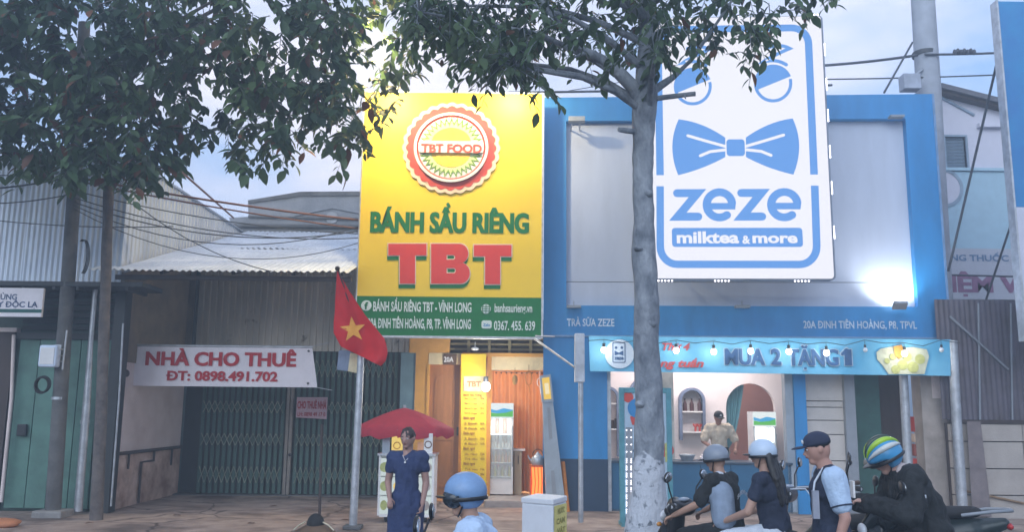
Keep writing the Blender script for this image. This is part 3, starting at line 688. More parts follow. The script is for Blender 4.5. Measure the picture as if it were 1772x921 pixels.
part('band', B().poly([rrect(ec[0] - 0.66 * er, ec[1] - 0.125 * erz, ec[0] + 0.66 * er, ec[1] + 0.125 * erz, 0.05)], -0.085, 0.035), M_ewh, EM, bevel=0.006)
b = B(); vs_ = text(b, 'TBT FOOD', 729, 249, 834, 264, ZS, -0.091, 0.045)
for px in (729, 761, 784): pass
part('band_lettering', b, M_ered, EM)
# main lettering
b = B(); text(b, 'BÁNH SẦU RIÊNG', 642, 366, 915, 402, ZS, -0.007, 0.085, y0r=369, y1r=404)
g0 = ZS.uz(769, 352); g1 = ZS.uz(776, 360); part('green_lettering', b, M_green2, T)
def slabT(x, y, w_, h_, d, g=0.0):
    """block letter T in pixels"""
    st = w_ * 0.40; hh = h_ * 0.29
    P = [(x - g, y - g), (x + w_ + g, y - g), (x + w_ + g, y + hh + g), (x + (w_ + st) / 2 + g, y + hh + g), (x + (w_ + st) / 2 + g, y + h_ + g), (x + (w_ - st) / 2 - g, y + h_ + g), (x + (w_ - st) / 2 - g, y + hh + g), (x - g, y + hh + g)]
    return [[ZS.uz(*p, d) for p in P]]
def slabB(x, y, w_, h_, d, g=0.0):
    def lobe(y0, y1, xr, hole=False):
        r = (y1 - y0) / 2; return [(xr - r * 0.9 + r * 0.9 * math.sin(math.pi * k / 10), y0 + r - r * math.cos(math.pi * k / 10)) for k in range(11)]
    P = [(x - g, y - g)] + lobe(y - g, y + h_ * 0.49, x + w_ * 0.96 + g) + lobe(y + h_ * 0.47, y + h_ + g, x + w_ + g)[0:] + [(x - g, y + h_ + g)]
    H1 = [(x + w_ * .40 + g, y + h_ * .28 + g)] + lobe(y + h_ * .28 + g, y + h_ * .40 - g, x + w_ * .62 - g) + [(x + w_ * .40 + g, y + h_ * .40 - g)]
    H2 = [(x + w_ * .40 + g, y + h_ * .61 + g)] + lobe(y + h_ * .61 + g, y + h_ * .74 - g, x + w_ * .64 - g) + [(x + w_ * .40 + g, y + h_ * .74 - g)]
    return [[ZS.uz(*p, d) for p in c] for c in (P, H1, H2)]
M_tred = mat('sign_red', (0.74, 0.045, 0.035), 0.55, var=0.04); M_edge = mat('letter_outline', (0.80, 0.66, 0.52), 0.6, var=0.03)
for shp, a in ((slabT, (672, 422, 66, 69)), (slabB, (746, 422, 67, 69)), (slabT, (820, 424, 65, 68))):
    q = part('letter', B().poly(shp(*a, -0.018), -0.018, 0.004), M_tred, T)
    part('letter_outline', B().poly(shp(*a, -0.013, 1.6), -0.013, 0.004), M_edge, q)
    part('letter_shadow', B().poly(shp(a[0] - 1, a[1] + 7, a[2], a[3], -0.008, 1.2), -0.008, 0.004), M_green2, q)
M_wt = mat('white_print', (0.66, 0.76, 0.74), 0.6, var=0.03)
line('footer_line', 'BÁNH SẦU RIÊNG TBT - VĨNH LONG', 646, 522, 816, 539, ZS, -0.005, M_wt, T, 0.028, y0r=524, y1r=541); line('footer_line', '20A ĐINH TIÊN HOÀNG, P8, TP. VĨNH LONG', 637, 551, 815, 568, ZS, -0.005, M_wt, T, 0.028, y0r=553, y1r=570)
line('footer_line', 'banhsaurieng.vn', 856, 526, 921, 541, ZS, -0.005, M_wt, T, ref='b'); line('footer_line', '0367. 455. 639', 855, 556, 926, 572, ZS, -0.005, M_wt, T)
b = B(); c = ZS.uz(634, 529); b.poly([circ(c, 0.085)], -0.006, 0.004); part('round_icon', b, M_wt, T)
b = B(); text(b, 'f', 631, 523, 637, 536, ZS, -0.012, 0.05, ref='f'); part('icon_letter', b, M_green2, T)
c = ZS.uz(841, 535); q = part('globe_icon', B().poly([circ(c, 0.078)], -0.006, 0.004), M_wt, T)
b = B()
for k in (-1, 0, 1):
    b.poly([stroke([(c[0] + k * 0.036 + 0.02 * k * math.cos(t), c[1] + 0.075 * math.sin(t)) for t in [-1.4 + 0.28 * j for j in range(11)]], 0.010, 0, 0)], -0.010 - 0.001 * k, 0.002)
    b.poly([stroke([(c[0] - 0.07, c[1] + 0.035 * k), (c[0] + 0.07, c[1] + 0.035 * k)], 0.010, 0, 0)], -0.015 - 0.001 * k, 0.002)
part('globe_lines', b, M_green2, q)
a = ZS.uz(833, 571); c = ZS.uz(851, 555); q = part('chat_icon', B().poly([rrect(a[0], a[1] + 0.02, c[0], c[1], 0.035)], -0.006, 0.004), M_wt, T)
b = B(); text(b, 'Zalo', 836, 560, 848, 565, ZS, -0.011, 0.04); part('icon_lettering', b, mat('icon_blue', (0.1, 0.35, 0.6), 0.6), q)
# flood lamps over the sign
def flood(fr, u, d, z, label, grp, col, watt, arm, aim, mt, name='flood_lamp', spot=120, flip=1):
    T = thing(name, label, 'lamp', (u, d, z), fr, grp)
    b = B(); b.tube([(u, arm, z + 0.10 * flip), (u, (arm + d) / 2, z + 0.06 * flip), (u, d, z)], 0.012, 6); part('arm', b, M_galv, T)
    Mx = Matrix.Translation((u, d, z)) @ Vector(aim).to_track_quat('-Z', 'Y').to_matrix().to_4x4()
    b = B(); b.box((-0.11, -0.08, 0.0), (0.11, 0.08, 0.05), Mx); part('housing', b, M_gray, T, bevel=0.008)
    b = B(); b.box((-0.095, -0.065, -0.008), (0.095, 0.065, -0.002), Mx); part('lens', b, mt, T)
    l = lamp('SPOT', (0, 0, 0), watt, col, 0.06, spot=spot); p = fr.w(*(Mx @ Vector((0, 0, -0.04)))); l.location = p
    l.rotation_euler = (fr.M.to_3x3() @ Vector(aim)).to_track_quat('-Z', 'Y').to_euler(); return T
WARM = (1.0, 0.80, 0.50)
g_w = glow('warm_lens', (1.0, 0.86, 0.55), 12)
z_ = zt + 0.12
flood(ZS, ZS.uz(672, 150)[0], -1.05, z_, 'floodlight shining down on the yellow sign, near its left top corner behind the leaves', 'flood lamps of the yellow sign', WARM, 330, 0.05, (0.1, 0.62, -0.85), g_w, spot=160)
flood(ZS, ZS.uz(888, 150)[0], -0.85, z_ + 0.02, 'floodlight shining down on the yellow sign, near its middle', 'flood lamps of the yellow sign', WARM, 240, 0.05, (-.1, 0.62, -0.85), g_w, spot=160)

lamp('POINT', ZS.w(ZS.uz(672, 150)[0], -1.3, z_ + 0.15), 190, (1.0, 0.76, 0.32), 0.08, name='flood_spill')
# ================================================================ durian cake shop: the shop itself
FT = Frame(0, 15.6)
T = thing('cake_shop', 'small ochre shopfront with wooden door, cream panel and open room under the yellow sign', 'shop', (FT.uz(820, 850)[0], 0, 0), FT)
U = lambda px, py=740: FT.uz(px, py)[0]; Z = lambda py, px=820: FT.uz(px, py)[1]
xl, xr = U(716), U(952); zd = Z(632); ztp = Z(560)
b = B(); b.box((U(690), 0.02, 0), (U(716) - 0.003, 0.3, Z(612))); part('teal_pillar', b, mat('teal_render', (0.16, 0.26, 0.30), 0.85, scale=2), T)
b = B(); b.box((xl, 0.0, 0), (U(739), 0.25, zd)); b.box((xl, 0, zd), (U(798), 0.25, Z(612))); b.box((U(705), 0.0, Z(612)), (U(775), 0.25, ztp)); part('ochre_wall', b, M_orange, T)
b = B(); b.box((U(739), -0.01, zd), (U(798), 0.0, Z(612))); part('lintel', b, M_cream, T)
b = B(); b.box((U(739), 0.08, 0.05), (U(798), 0.14, zd)); part('door', b, M_wood, T)
D = T.children[-1]
b = B(); dw = (U(743), U(792)); mid_ = (dw[0] + dw[1]) / 2; hw = (dw[1] - dw[0]) / 2
c = [(mid_ + hw * 0.72 * math.cos(R(a)), zd - 0.32 + 0.16 * math.sin(R(a))) for a in range(0, 181, 15)]
def shr(c, k):
    cx = sum(p[0] for p in c) / len(c); cz = sum(p[1] for p in c) / len(c); return [(cx + (p[0] - cx) * k, cz + (p[1] - cz) * (1 - (1 - k) * .6)) for p in c][::-1]
c = c + [(mid_ - hw * 0.72, 1.25), (mid_ + hw * 0.72, 1.25)]; b.poly([c, shr(c, .86)], 0.062, 0.02)
c = [(mid_ - hw * .72, 1.10), (mid_ + hw * .72, 1.10), (mid_ + hw * .72, 0.25), (mid_ - hw * .72, 0.25)]; b.poly([c, shr(c, .86)], 0.062, 0.02); part('door_moulding', b, M_wood, D)
b = B(); b.box((dw[1] - 0.02, 0.03, Z(755)), (dw[1] + 0.04, 0.08, Z(740))); part('door_lock', b, M_black, D)
for a in (((U(737), -0.02, 0.05), (U(741), 0.1, zd)), ((U(794), -0.02, 0.05), (U(798) , 0.1, zd))):
    b = B(); b.box(*a); part('door_frame', b, M_orange, T)
# vents above
b = B(); b.box((U(775), 0.16, Z(612)), (xr, 0.25, ztp)); part('dark_gap', b, M_darkwood, T)
M_ol = mat('olive_batten', (0.26, 0.21, 0.10), 0.8)
for i in range(4):
    b = B(); z = Z(606 - i * 9); b.box((U(775), 0.06, z), (xr, 0.12, z + 0.035)); part('vent_batten', b, M_ol, T)
for px in (806, 842, 878, 915):
    b = B(); b.box((U(px), 0.03, Z(612)), (U(px) + 0.05, 0.055, ztp)); part('vent_post', b, M_ol, T)
b = B(); b.box((U(798), -0.02, Z(617)), (xr, 0.1, Z(611))); part('top_beam', b, M_orange, T)
b = B(); b.box((U(846), 0.02, Z(640)), (xr, 0.08, Z(617))); part('cream_panel', b, M_cream, T)
b = B(); b.box((U(843), 0.0, 0.05), (U(849), 0.1, Z(617))); part('door_frame', b, M_orange, T)
b = B(); b.box((xr - 0.04, -0.01, 0.05), (xr, 0.12, Z(617))); part('door_frame', b, M_orange, T)
# room
b = B(); b.box((U(700), 0.3, 0.06), (U(716), 3.0, ztp)); b.box((xr + 0.02, 0.1, 0.06), (xr + 0.1, 3, ztp)); b.box((U(700), 3.0, 0.06), (xr + 0.1, 3.1, ztp)); part('room_wall', b, M_orange, T)
b = B(); b.box((U(700), 0.25, ztp), (xr + 0.1, 3.1, ztp + 0.1)); part('roof', b, M_concdk, T)
b = B(); b.box((U(842), -0.75, -0.02), (U(976), 3.0, 0.11)); part('platform', b, mat('tiled_step', (0.5, 0.44, 0.4), 0.5), T, bevel=0.01)
# curtain
M_cur = mat('brown_curtain', (0.56, 0.27, 0.13), 0.8, var=0.12, scale=2, transl=0.2)
b = B(); ua, ub = U(850), xr - 0.05; n = 96; vs = []
for j, z in enumerate((Z(641), Z(700), 0.9, 0.14)):
    for i in range(n + 1):
        a = i / n; vs.append(Vector((ua + (ub - ua) * a, 0.62 + 0.045 * math.sin(a * 44 + 0.6 * math.sin(a * 9)) * (0.5 + 0.3 * j) + 0.02 * mnoise.noise(Vector((a * 8, j, 0))), z + 0.02 * math.sin(a * 30) * (j == 0))))
b.add(vs, [((j) * (n + 1) + i, (j + 1) * (n + 1) + i, (j + 1) * (n + 1) + i + 1, j * (n + 1) + i + 1) for j in range(3) for i in range(n)], True); part('curtain', b, M_cur, T)
b = B(); b.tube([(ua - 0.02, 0.6, Z(638)), ((ua + ub) / 2, 0.6, Z(643)), (ub + 0.03, 0.6, Z(640))], 0.006, 5); part('curtain_wire', b, M_galv, T)
bb = B(); bb.ell((0, 0, 0), 0.017, 8, 6); me = bb.mesh('curtain_ring'); pieces('curtain_ring', me, M_darkwood, T, [(ua + (ub - ua) * (k + 0.7) / 10.5, 0.56, Z(642) - 0.01) for k in range(10)])
# house number
T = thing('house_number', 'small dark plate with 20A over the wooden door', 'number plate', (U(775), -0.02, Z(631)), FT)
b = B(); b.box((U(765), -0.03, Z(632, 775)), (U(788), -0.014, Z(613, 775))); part('plate', b, mat('brown_plate', (0.13, 0.07, 0.04), 0.4), T, bevel=0.004)
b = B(); text(b, '20A', 768, 618, 785, 627, FT, -0.034, 0.03); part('lettering', b, M_white, T)
# menu banner
FM = Frame(0, 15.5)
T = thing('menu_banner', 'narrow yellow price list banner hanging beside the wooden door', 'banner', (FM.uz(820, 850)[0], 0, FM.uz(820, 850)[1]), FM)
b = clothgrid(((798, 613), (841.5, 613), (841.5, 851), (797.5, 851)), 6, 20, 0.01, FM); part('sheet', b, M_yel, T)
M_brn = mat('brown_print', (0.42, 0.17, 0.03), 0.7); M_pale = mat('pale_print', (0.80, 0.62, 0.38), 0.7)
b = B(); a = FM.uz(802, 678); c = FM.uz(841, 652); b.box((a[0], -0.018, a[1]), (c[0] - 0.01, -0.014, c[1])); part('title_band', b, M_pale, T)
b = B(); line('menu_title', 'TBT', 808, 660, 832, 670, FM, -0.024, M_brn, T, 0.04); line('menu_heading', 'Bánh Sầu Riêng', 802, 682, 834, 686, FM, -0.018, M_brn, T, 0.03)
y = 686
rows = [('Set 2 Crepe', '30k'), ('Set 4 Crepe', '55k'), ('Set 6 Crepe', '80k'), ('Set 8 Crepe', '105k'), None, ('6 Bánh', '50k'), ('8 Bánh', '65k'), None, ('5 Bánh', '100k'), ('8 Bánh', '160k'), None, ('Sầu riêng', '70k'), ('Trà dâu', '45k'), None, ('Trà sen', '15k'), ('Trà đá', '5k')]
for r in rows:
    if r is None:
        line('menu_heading', 'Bánh ngọt', 802, y + 1, 822, y + 6, FM, -0.018, M_brn, T, 0.04); y += 9.5
    else:
        line('menu_item', r[0], 804, y + 2, 826, y + 6, FM, -0.018, M_brn, T); line('menu_price', r[1], 831, y + 2, 839, y + 6, FM, -0.018, M_brn, T); y += 8.5
b = B(); rr = random.Random(3)
for k in range(9):
    p = FM.uz(802 + 34 * rr.random(), 832 + 14 * rr.random()); b.poly([[(p[0] + 0.10 * math.cos(R(a)) * (1 if (a // 30) % 2 else 0.4), p[1] + 0.10 * math.sin(R(a)) * (1 if (a // 30) % 2 else 0.4)) for a in range(0, 360, 30)]], -0.018 - 0.0015 * k, 0.001)
part('flower_print', b, mat('bright_yellow_print', (0.85, 0.75, 0.12), 0.7), T)
# bulb in front of the banner
def bulb(fr, p, label, on=True, r=0.035, watt=25, col=(1.0, 0.95, 0.85), grp=None, top=None, es=40):
    T = thing('light_bulb', label, 'bulb', p, fr, grp); p = Vector(p)
    part('glass_bulb', B().ell(p - Vector((0, 0, r)), (r, r, r * 1.15), 14, 10), glow('bulb_on', (1.0, 0.96, 0.9), es) if on else mat('bulb_off', (0.75, 0.8, 0.85), 0.15), T)
    part('socket', B().tube([p + Vector((0, 0, -0.005)), p + Vector((0, 0, r * 1.3))], r * 0.55, 8), M_black, T)
    if top: part('wire', B().tube([p + Vector((0, 0, r * 1.3)), p + Vector((0, 0, top))], 0.004, 5), M_black, T)
    if on:
        l = lamp('POINT', fr.w(p.x, p.y - r * 1.5, p.z - r), watt, col, r * 1.2); 
    return T
FB2 = Frame(0, 15.1)
bulb(FB2, FB2.pt(841, 662), 'large glowing white bulb hanging in front of the cake shop price list', r=0.075, watt=85, top=0.42, es=14)
lamp('AREA', (FT.uz(880, 620)[0], 17.0, 2.5), 130, (1, 0.72, 0.42), (1.2, 1.0), (0, 0, -1), name='room_ceiling_light')
# white wire star lamp
b = B(); p = FM.pt(822, 604); b.ell(p, (0.07, 0.02, 0.03)); b.tube([p + Vector((0, 0, 0.02)), p + Vector((0, 0, 0.12))], 0.006, 5); solo('wall_hook', b, M_white, 'small white hook above the yellow price list', 'hook', FM)

# fridge
FR2 = Frame(0, 15.72)
def fridge(fr, x0, x1, yt, yb, dep, label, side=None):
    T = thing('drinks_fridge', label, 'fridge', (fr.uz((x0 + x1) / 2, yb)[0], 0, fr.uz((x0 + x1) / 2, yb)[1]), fr)
    u0, u1 = fr.uz(x0, 780)[0], fr.uz(x1, 780)[0]; z0 = fr.uz(x0, yb)[1]; z1 = fr.uz(x0, yt)[1]; h = z1 - z0; t = 0.035
    b = B(); b.box((u0, 0.02, z0), (u0 + t, dep, z1)); b.box((u1 - t, 0.02, z0), (u1, dep, z1)); b.box((u0 + t, dep - t, z0), (u1 - t, dep, z1)); b.box((u0 + t, 0.02, z0), (u1 - t, dep - t, z0 + h * 0.17)); b.box((u0 + t, 0.02, z1 - h * 0.17), (u1 - t, dep - t, z1)); part('cabinet', b, M_white, T)
    b = B(); b.box((u0, 0, z1 - h * 0.165), (u1, 0.018, z1)); H = part('header_panel', b, glow('header_light', (0.92, 1.0, 1.0), 1.0), T)
    for c_, pts in (((0.10, 0.5, 0.9), [(0, .62), (.3, .5), (.6, .66), (1, .55), (1, .3), (.5, .25), (0, .4)]), ((0.16, 0.62, 0.14), [(0, .38), (.3, .3), (.7, .36), (1, .5), (1, .08), (0, .08)])):
        b = B(); b.poly([[(u0 + 0.01 + (u1 - u0 - 0.02) * a, z1 - h * 0.165 + h * 0.165 * c) for a, c in pts]], -0.004 - 0.002 * c_[0], 0.002); part('header_picture', b, glow('hdr%d' % int(c_[1] * 100), c_, 0.9), H)
    M_in = mat('fridge_liner', (0.8, 0.84, 0.86), 0.4, var=0.02)
    for k in range(4):
        z = z0 + h * (0.18 + 0.155 * k); b = B(); b.box((u0 + t, 0.04, z), (u1 - t, dep - t, z + 0.012)); part('shelf', b, M_in, T)
    b = B(); b.tube([(u1 - 0.01, -0.02, z0 + h * 0.3), (u1 - 0.01, -0.02, z0 + h * 0.75)], 0.01, 6); part('handle', b, M_gray, T)
    b = B(); b.box((u0 + t, 0.0, z0 + h * 0.17), (u1 - t, 0.008, z1 - h * 0.17)); part('glass_door', b, glass(), T)
    l = lamp('AREA', fr.w((u0 + u1) / 2, 0.09, z1 - h * 0.18), 5.0, (0.92, 1, 1), (u1 - u0 - 0.1, 0.08), (0, 0.3, -1), name='fridge_light')
    return T, u0, u1, z0, h
def bottle(fr, p, r, h, m, capm, label, grp):
    T = thing('bottle', label, 'bottle', p, fr, grp)
    part('body', B().lathe([(r * .9, 0), (r, h * .05), (r, h * .55), (r * .4, h * .78), (r * .35, h * .92)], p, 10), m, T)
    part('cap', B().lathe([(r * .42, h * .9), (r * .42, h)], p, 8), capm, T)
T, u0, u1, z0, h = fridge(FR2, 845, 888, 698, 856, 0.55, 'upright glass door drinks fridge with lit header standing in the cake shop')
cols = [((0.75, 0.72, 0.65), 'milk'), ((0.55, 0.2, 0.05), 'tea'), ((0.65, 0.6, 0.12), 'yellow'), ((0.7, 0.4, 0.1), 'orange')]
for sh in range(3):
    for k in range(6):
        c_ = cols[(k * 2 + sh) % 4] if sh < 2 else cols[0]
        bottle(FR2, (u0 + 0.065 + k * (u1 - u0 - 0.13) / 5, 0.14 + 0.03 * (k % 2), z0 + h * (0.18 + 0.155 * sh) + 0.014), 0.026, 0.19 if sh < 2 else 0.11, mat('drink_' + c_[1], c_[0], 0.3), M_white if k % 2 else M_redtxt,
               ['leftmost', 'second from left', 'third from left', 'third from right', 'second from right', 'rightmost'][k] + [' bottle on the bottom shelf of the lit drinks fridge', ' bottle on the second lowest shelf of the lit drinks fridge', ' small pale bottle on the third lowest shelf of the drinks fridge'][sh], ['bottles on the bottom fridge shelf', 'bottles on the second fridge shelf', 'small bottles in the fridge'][sh])
# cabinet beside fridge
FC = Frame(0, 15.9)
T = thing('serving_cabinet', 'pale wooden serving cabinet right of the drinks fridge', 'cabinet', (FC.uz(895, 850)[0], 0, 0.11), FC)
u0, u1 = FC.uz(889, 800)[0], FC.uz(903, 800)[0]; z1 = FC.uz(895, 781)[1]
b = B(); b.box((u0, 0, 0.11), (u1, 0.5, z1)); part('body', b, mat('pale_wood', (0.55, 0.42, 0.28), 0.6, stretch=(1, 1, .1)), T, bevel=0.006)
b = B(); b.box((u0 - 0.03, -0.04, z1), (u1 + 0.06, 0.52, z1 + 0.035)); part('top', b, M_white, T, bevel=0.006)
b = B(); b.tube([(u0 + 0.08, -0.015, 0.8), (u0 + 0.08, -0.015, 0.65)], 0.008, 6); part('handle', b, M_black, T)
# hanging decorations
M_straw = mat('straw', (0.30, 0.17, 0.05), 0.9, bump=0.6, bscale=60)
FD = Frame(0, 15.55)
b = B(); p = FD.pt(891, 658); b.ell(p, (0.05, 0.04, 0.085), 12, 8, fn=lambda q: q * (1 + 0.15 * mnoise.noise(q * 40))); b.tube([p + Vector((0, 0, .07)), p + Vector((0, 0, .22))], 0.005, 5); solo('dried_gourd', b, M_straw, 'brown dried gourd hanging on a string before the curtain', 'decoration', FD)
def hoop(px, py, r, rz, label, m=M_white):
    b = B(); p = FD.pt(px, py); b.tube([p + Vector((r * math.cos(t), 0, rz * math.sin(t))) for t in [2 * math.pi * k / 20 for k in range(21)]], 0.008, 6, caps=False); b.tube([p + Vector((0, 0, rz)), p + Vector((0, 0, rz + 0.12))], 0.005, 5)
    b.tube([p + Vector((0, 0, -rz)), p + Vector((0.02, 0, -rz - 0.13))], 0.006, 5); solo('hanging_hoop', b, m, label, 'decoration', FD)
hoop(915, 655, 0.055, 0.12, 'thin oval straw hoop hanging before the middle of the curtain', M_straw); hoop(934, 662, 0.045, 0.075, 'small white hoop with a bow hanging beside the light box')
b = B(); p = FD.pt(943, 640)
for k in range(5): b.ell(p + Vector((0.012 * math.sin(k * 2), 0, 0.05 - 0.05 * k)), (0.022, 0.016, 0.026), 8, 6)
solo('shell_string', b, M_white, 'string of small white shells at the right end of the curtain', 'decoration', FD)
# orange glowing stove box with kettle
FK = Frame(0, 14.85)
T = thing('glowing_stove', 'orange glowing heater box standing at the foot of the leaning light box', 'heater', (FK.uz(931, 855)[0], 0, 0.11), FK)
u0, u1 = FK.uz(917, 830)[0], FK.uz(945, 830)[0]; z0, z1 = 0.11, FK.uz(930, 806)[1]
b = B(); b.box((u0, 0, z0), (u1, 0.3, z0 + 0.05)); b.box((u0, 0, z1 - 0.03), (u1, 0.3, z1)); b.box((u0, 0.27, z0 + .05), (u1, 0.3, z1 - .03)); b.box((u0, 0, z0 + .05), (u0 + .02, .27, z1 - .03)); b.box((u1 - .02, 0, z0 + .05), (u1, .27, z1 - .03)); part('case', b, mat('orange_enamel', (0.8, 0.16, 0.03), 0.5), T)
for k in range(4):
    b = B(); u = u0 + 0.05 + k * (u1 - u0 - 0.1) / 3; b.tube([(u, 0.12, z0 + 0.06), (u + 0.015, 0.1, (z0 + z1) / 2), (u, 0.12, z1 - 0.04)], 0.022, 7); part('heating_bar', b, glow('hot', (1.0, 0.20, 0.04), 2.6 + (k % 2) * 2.5), T)
lamp('POINT', FK.w((u0 + u1) / 2, 0.02, (z0 + z1) / 2), 7, (1, 0.25, 0.06), 0.08)
T = thing('kettle', 'dented silver kettle standing on the orange heater', 'kettle', ((u0 + u1) / 2, 0.13, z1), FK)
p = Vector(((u0 + u1) / 2, 0.13, z1)); part('body', B().lathe([(0.10, 0), (0.115, 0.04), (0.10, 0.12), (0.06, 0.16), (0.035, 0.17)], p, 18), M_galv, T)
part('lid', B().lathe([(0.05, 0.165), (0.035, 0.19), (0.012, 0.2), (0.016, 0.22)], p, 12), M_galv, T)
part('handle', B().tube([p + Vector((0.09 * math.cos(t), 0, 0.15 + 0.11 * math.sin(t))) for t in [math.pi * k / 10 for k in range(11)]], 0.008, 6), M_black, T)
part('spout', B().tube([p + Vector((-0.09, 0, 0.05)), p + Vector((-0.15, 0, 0.11)), p + Vector((-0.17, 0, 0.16))], [0.025, 0.015, 0.012], 8), M_galv, T)
# leaning light box column
FX = Frame(0, 14.2)
T = thing('leaning_display', 'leaning grey column with a lit yellow box on top beside the blue wall', 'display stand', (FX.uz(958, 862)[0], 0, 0), FX)
def quadprism(c4, fr, d0, t): return B().poly([[fr.uz(*p, d0) for p in c4]], d0, t)
M_bg = mat('blue_grey_paint', (0.36, 0.43, 0.50), 0.5, scale=3, var=0.15)
part('column', quadprism(((939, 697), (957, 697), (978, 868), (945, 868)), FX, 0, 0.16), M_bg, T, bevel=0.01)
part('groove', quadprism(((947, 706), (952, 706), (956, 760), (950, 760)), FX, -0.006, 0.006), M_gray, T)
part('groove', quadprism(((953, 815), (959, 815), (963, 855), (956, 855)), FX, -0.006, 0.006), M_gray, T)
q = part('light_box', quadprism(((934, 651), (953, 648), (958, 696), (938, 697)), FX, -0.02, 0.2), M_bg, T, bevel=0.006)
part('lit_face', quadprism(((937.5, 655), (950.5, 653), (954, 691), (941.5, 692)), FX, -0.026, 0.005), glow('yellow_face', (1.0, 0.66, 0.12), 0.95), q)
part('face_drawing', quadprism(((942, 664), (949, 663), (951, 682), (944, 683)), FX, -0.031, 0.003), glow('cream_face', (1, 0.86, 0.55), 1.0), q)
b = B(); b.tube([FX.pt(974, 800, 0.3), FX.pt(984, 900, 0.1)], 0.035, 8); solo('orange_hose', b, mat('orange_plastic', (0.75, 0.25, 0.03), 0.5), 'orange plastic pipe standing behind the grey column', 'pipe', FX)
b = B(); a = FX.uz(961, 737, 0.5); c = FX.uz(969, 724, 0.5); b.box((a[0], 0.5, a[1]), (c[0], 0.54, c[1])); solo('wall_socket', b, M_orange, 'small orange box fixed to the left edge of the blue wall', 'socket', FX, bevel=0.005)
# foam cooler
T = thing('foam_cooler', 'white foam cooler box with a yellow drink notice on its right side', 'cooler', (at(935, 921, 11.3).x, 11.4, 0), rotz=0)
cz = 0.50; c0 = at(903, 866, 11.25).x; c1 = at(957, 863, 11.0).x; c2 = at(980, 850, 11.55).x
P = [Vector((c0, 11.25, 0)), Vector((c1, 10.98, 0)), Vector((c2, 11.5, 0)), Vector((c0 + c2 - c1, 11.77, 0))]
def hexa(P, z0, z1, g=0):
    c = sum(P, Vector()) / 4; Q = [p + (p - c).normalized() * g for p in P]; b = B()
    b.add([Vector((p.x, p.y, z0)) for p in Q] + [Vector((p.x, p.y, z1)) for p in Q], [(3, 2, 1, 0), (4, 5, 6, 7), (0, 1, 5, 4), (1, 2, 6, 5), (2, 3, 7, 6), (3, 0, 4, 7)]); return b
M_foam = mat('white_foam', (0.66, 0.72, 0.80), 0.85, var=0.05, bump=0.2, bscale=80)
part('box', hexa(P, 0, cz - 0.05), M_foam, T, bevel=0.015); part('lid', hexa(P, cz - 0.05, cz + 0.02, 0.012), M_foam, T, bevel=0.015)
a, c = P[1], P[2]; e = (c - a).normalized(); nrm = Vector((e.y, -e.x, 0)); b = B()
if True:
    o1 = a + e * 0.03 + nrm * 0.006; o2 = c - e * 0.01 + nrm * 0.006
    b.add([o1 + Vector((0, 0, 0.04)), o2 + Vector((0, 0, 0.06)), o2 + Vector((0, 0, 0.43)), o1 + Vector((0, 0, 0.44))], [(0, 1, 2, 3)])
    part('yellow_notice', b, mat('yellow_paper', (0.72, 0.68, 0.22), 0.7, var=0.04), T)
    b = B()
    for s_, zz, xa, xb in (('NƯỚC', 0.33, .25, .8), ('CAM', 0.21, .15, .8), ('VẮT', 0.09, .2, .85)):
        vs, fs = text_raw(s_, 0.04); w0 = min(v.x for v in vs); w1 = max(v.x for v in vs); L_ = (o2 - o1)
        b.add([o1 + L_ * (xa + (xb - xa) * (v.x - w0) / (w1 - w0)) + nrm * 0.004 + Vector((0, 0, zz + v.y * 0.09)) for v in vs], fs)
    part('notice_lettering', b, mat('olive_print', (0.34, 0.32, 0.04), 0.7), T)
# lamp case on a post
FP = Frame(0, 12.3)
T = thing('lamp_post', 'white metal case on a slim grey post in front of the blue wall', 'post', (FP.uz(1005, 905)[0], 0, 0), FP)
b = B(); b.tube([FP.pt(1005, 905), FP.pt(1005, 640)], 0.036, 10); part('post', b, M_galv, T)
b = B(); a = FP.uz(994.5, 662, -0.02); c = FP.uz(1011, 578, -0.02); b.box((a[0], -0.08, a[1]), (c[0], 0.06, c[1])); part('case', b, mat('pale_case', (0.62, 0.66, 0.72), 0.5), T, bevel=0.01)
b = B(); b.tube([FP.pt(926, 587, 0.6), FP.pt(994, 636, 0)], 0.016, 6); part('brace', b, M_galv, T)
b = B(); b.tube([FP.pt(926, 582, 0.6), FP.pt(960, 583, 0.6)], 0.012, 6); part('bracket', b, M_galv, T)

# ================================================================ milk tea shop
FZ = Frame(FT.uz(941, 700)[0] * 14.5 / 15.6, 14.5, -3.2)
uz = FZ.uz
T = thing('milk_tea_shop', 'blue framed milk tea shop with a pale upper panel and open counter below', 'shop', (0, 0, 0), FZ); SHOP = T
UL = uz(941, 400)[0]; UR = uz(1630, 400)[0]; ZT = (uz(941, 170)[1] + uz(1600, 161)[1]) / 2; ZF = (uz(1000, 583)[1] + uz(1500, 587)[1]) / 2
pl, pr = uz(980, 370)[0], uz(1578, 370)[0]; pzt = (uz(1000, 211)[1] + uz(1560, 203)[1]) / 2; pzb = (uz(1000, 528)[1] + uz(1560, 532)[1]) / 2
for a in (((UL, 0, ZF), (pl, 0.5, ZT)), ((pr, 0, ZF), (UR, 0.5, ZT)), ((pl, 0, pzt), (pr, 0.5, ZT - 0.001)), ((pl, 0, ZF), (pr, 0.5, pzb))):
    b = B(); b.box(*a); part('blue_frame', b, M_blue, T)
zs_ = uz(1300, 486)[1]
for a in (((pl, 0.14, zs_), (pr, 0.3, pzt)), ((pl, 0.135, pzb), (pr, 0.3, zs_ - 0.012))):
    b = B(); b.box(*a); part('pale_panel', b, M_panel, T)
b = B(); b.box((pl, 0.16, zs_ - 0.012), (pr, 0.3, zs_)); part('panel_joint', b, M_dark, T)
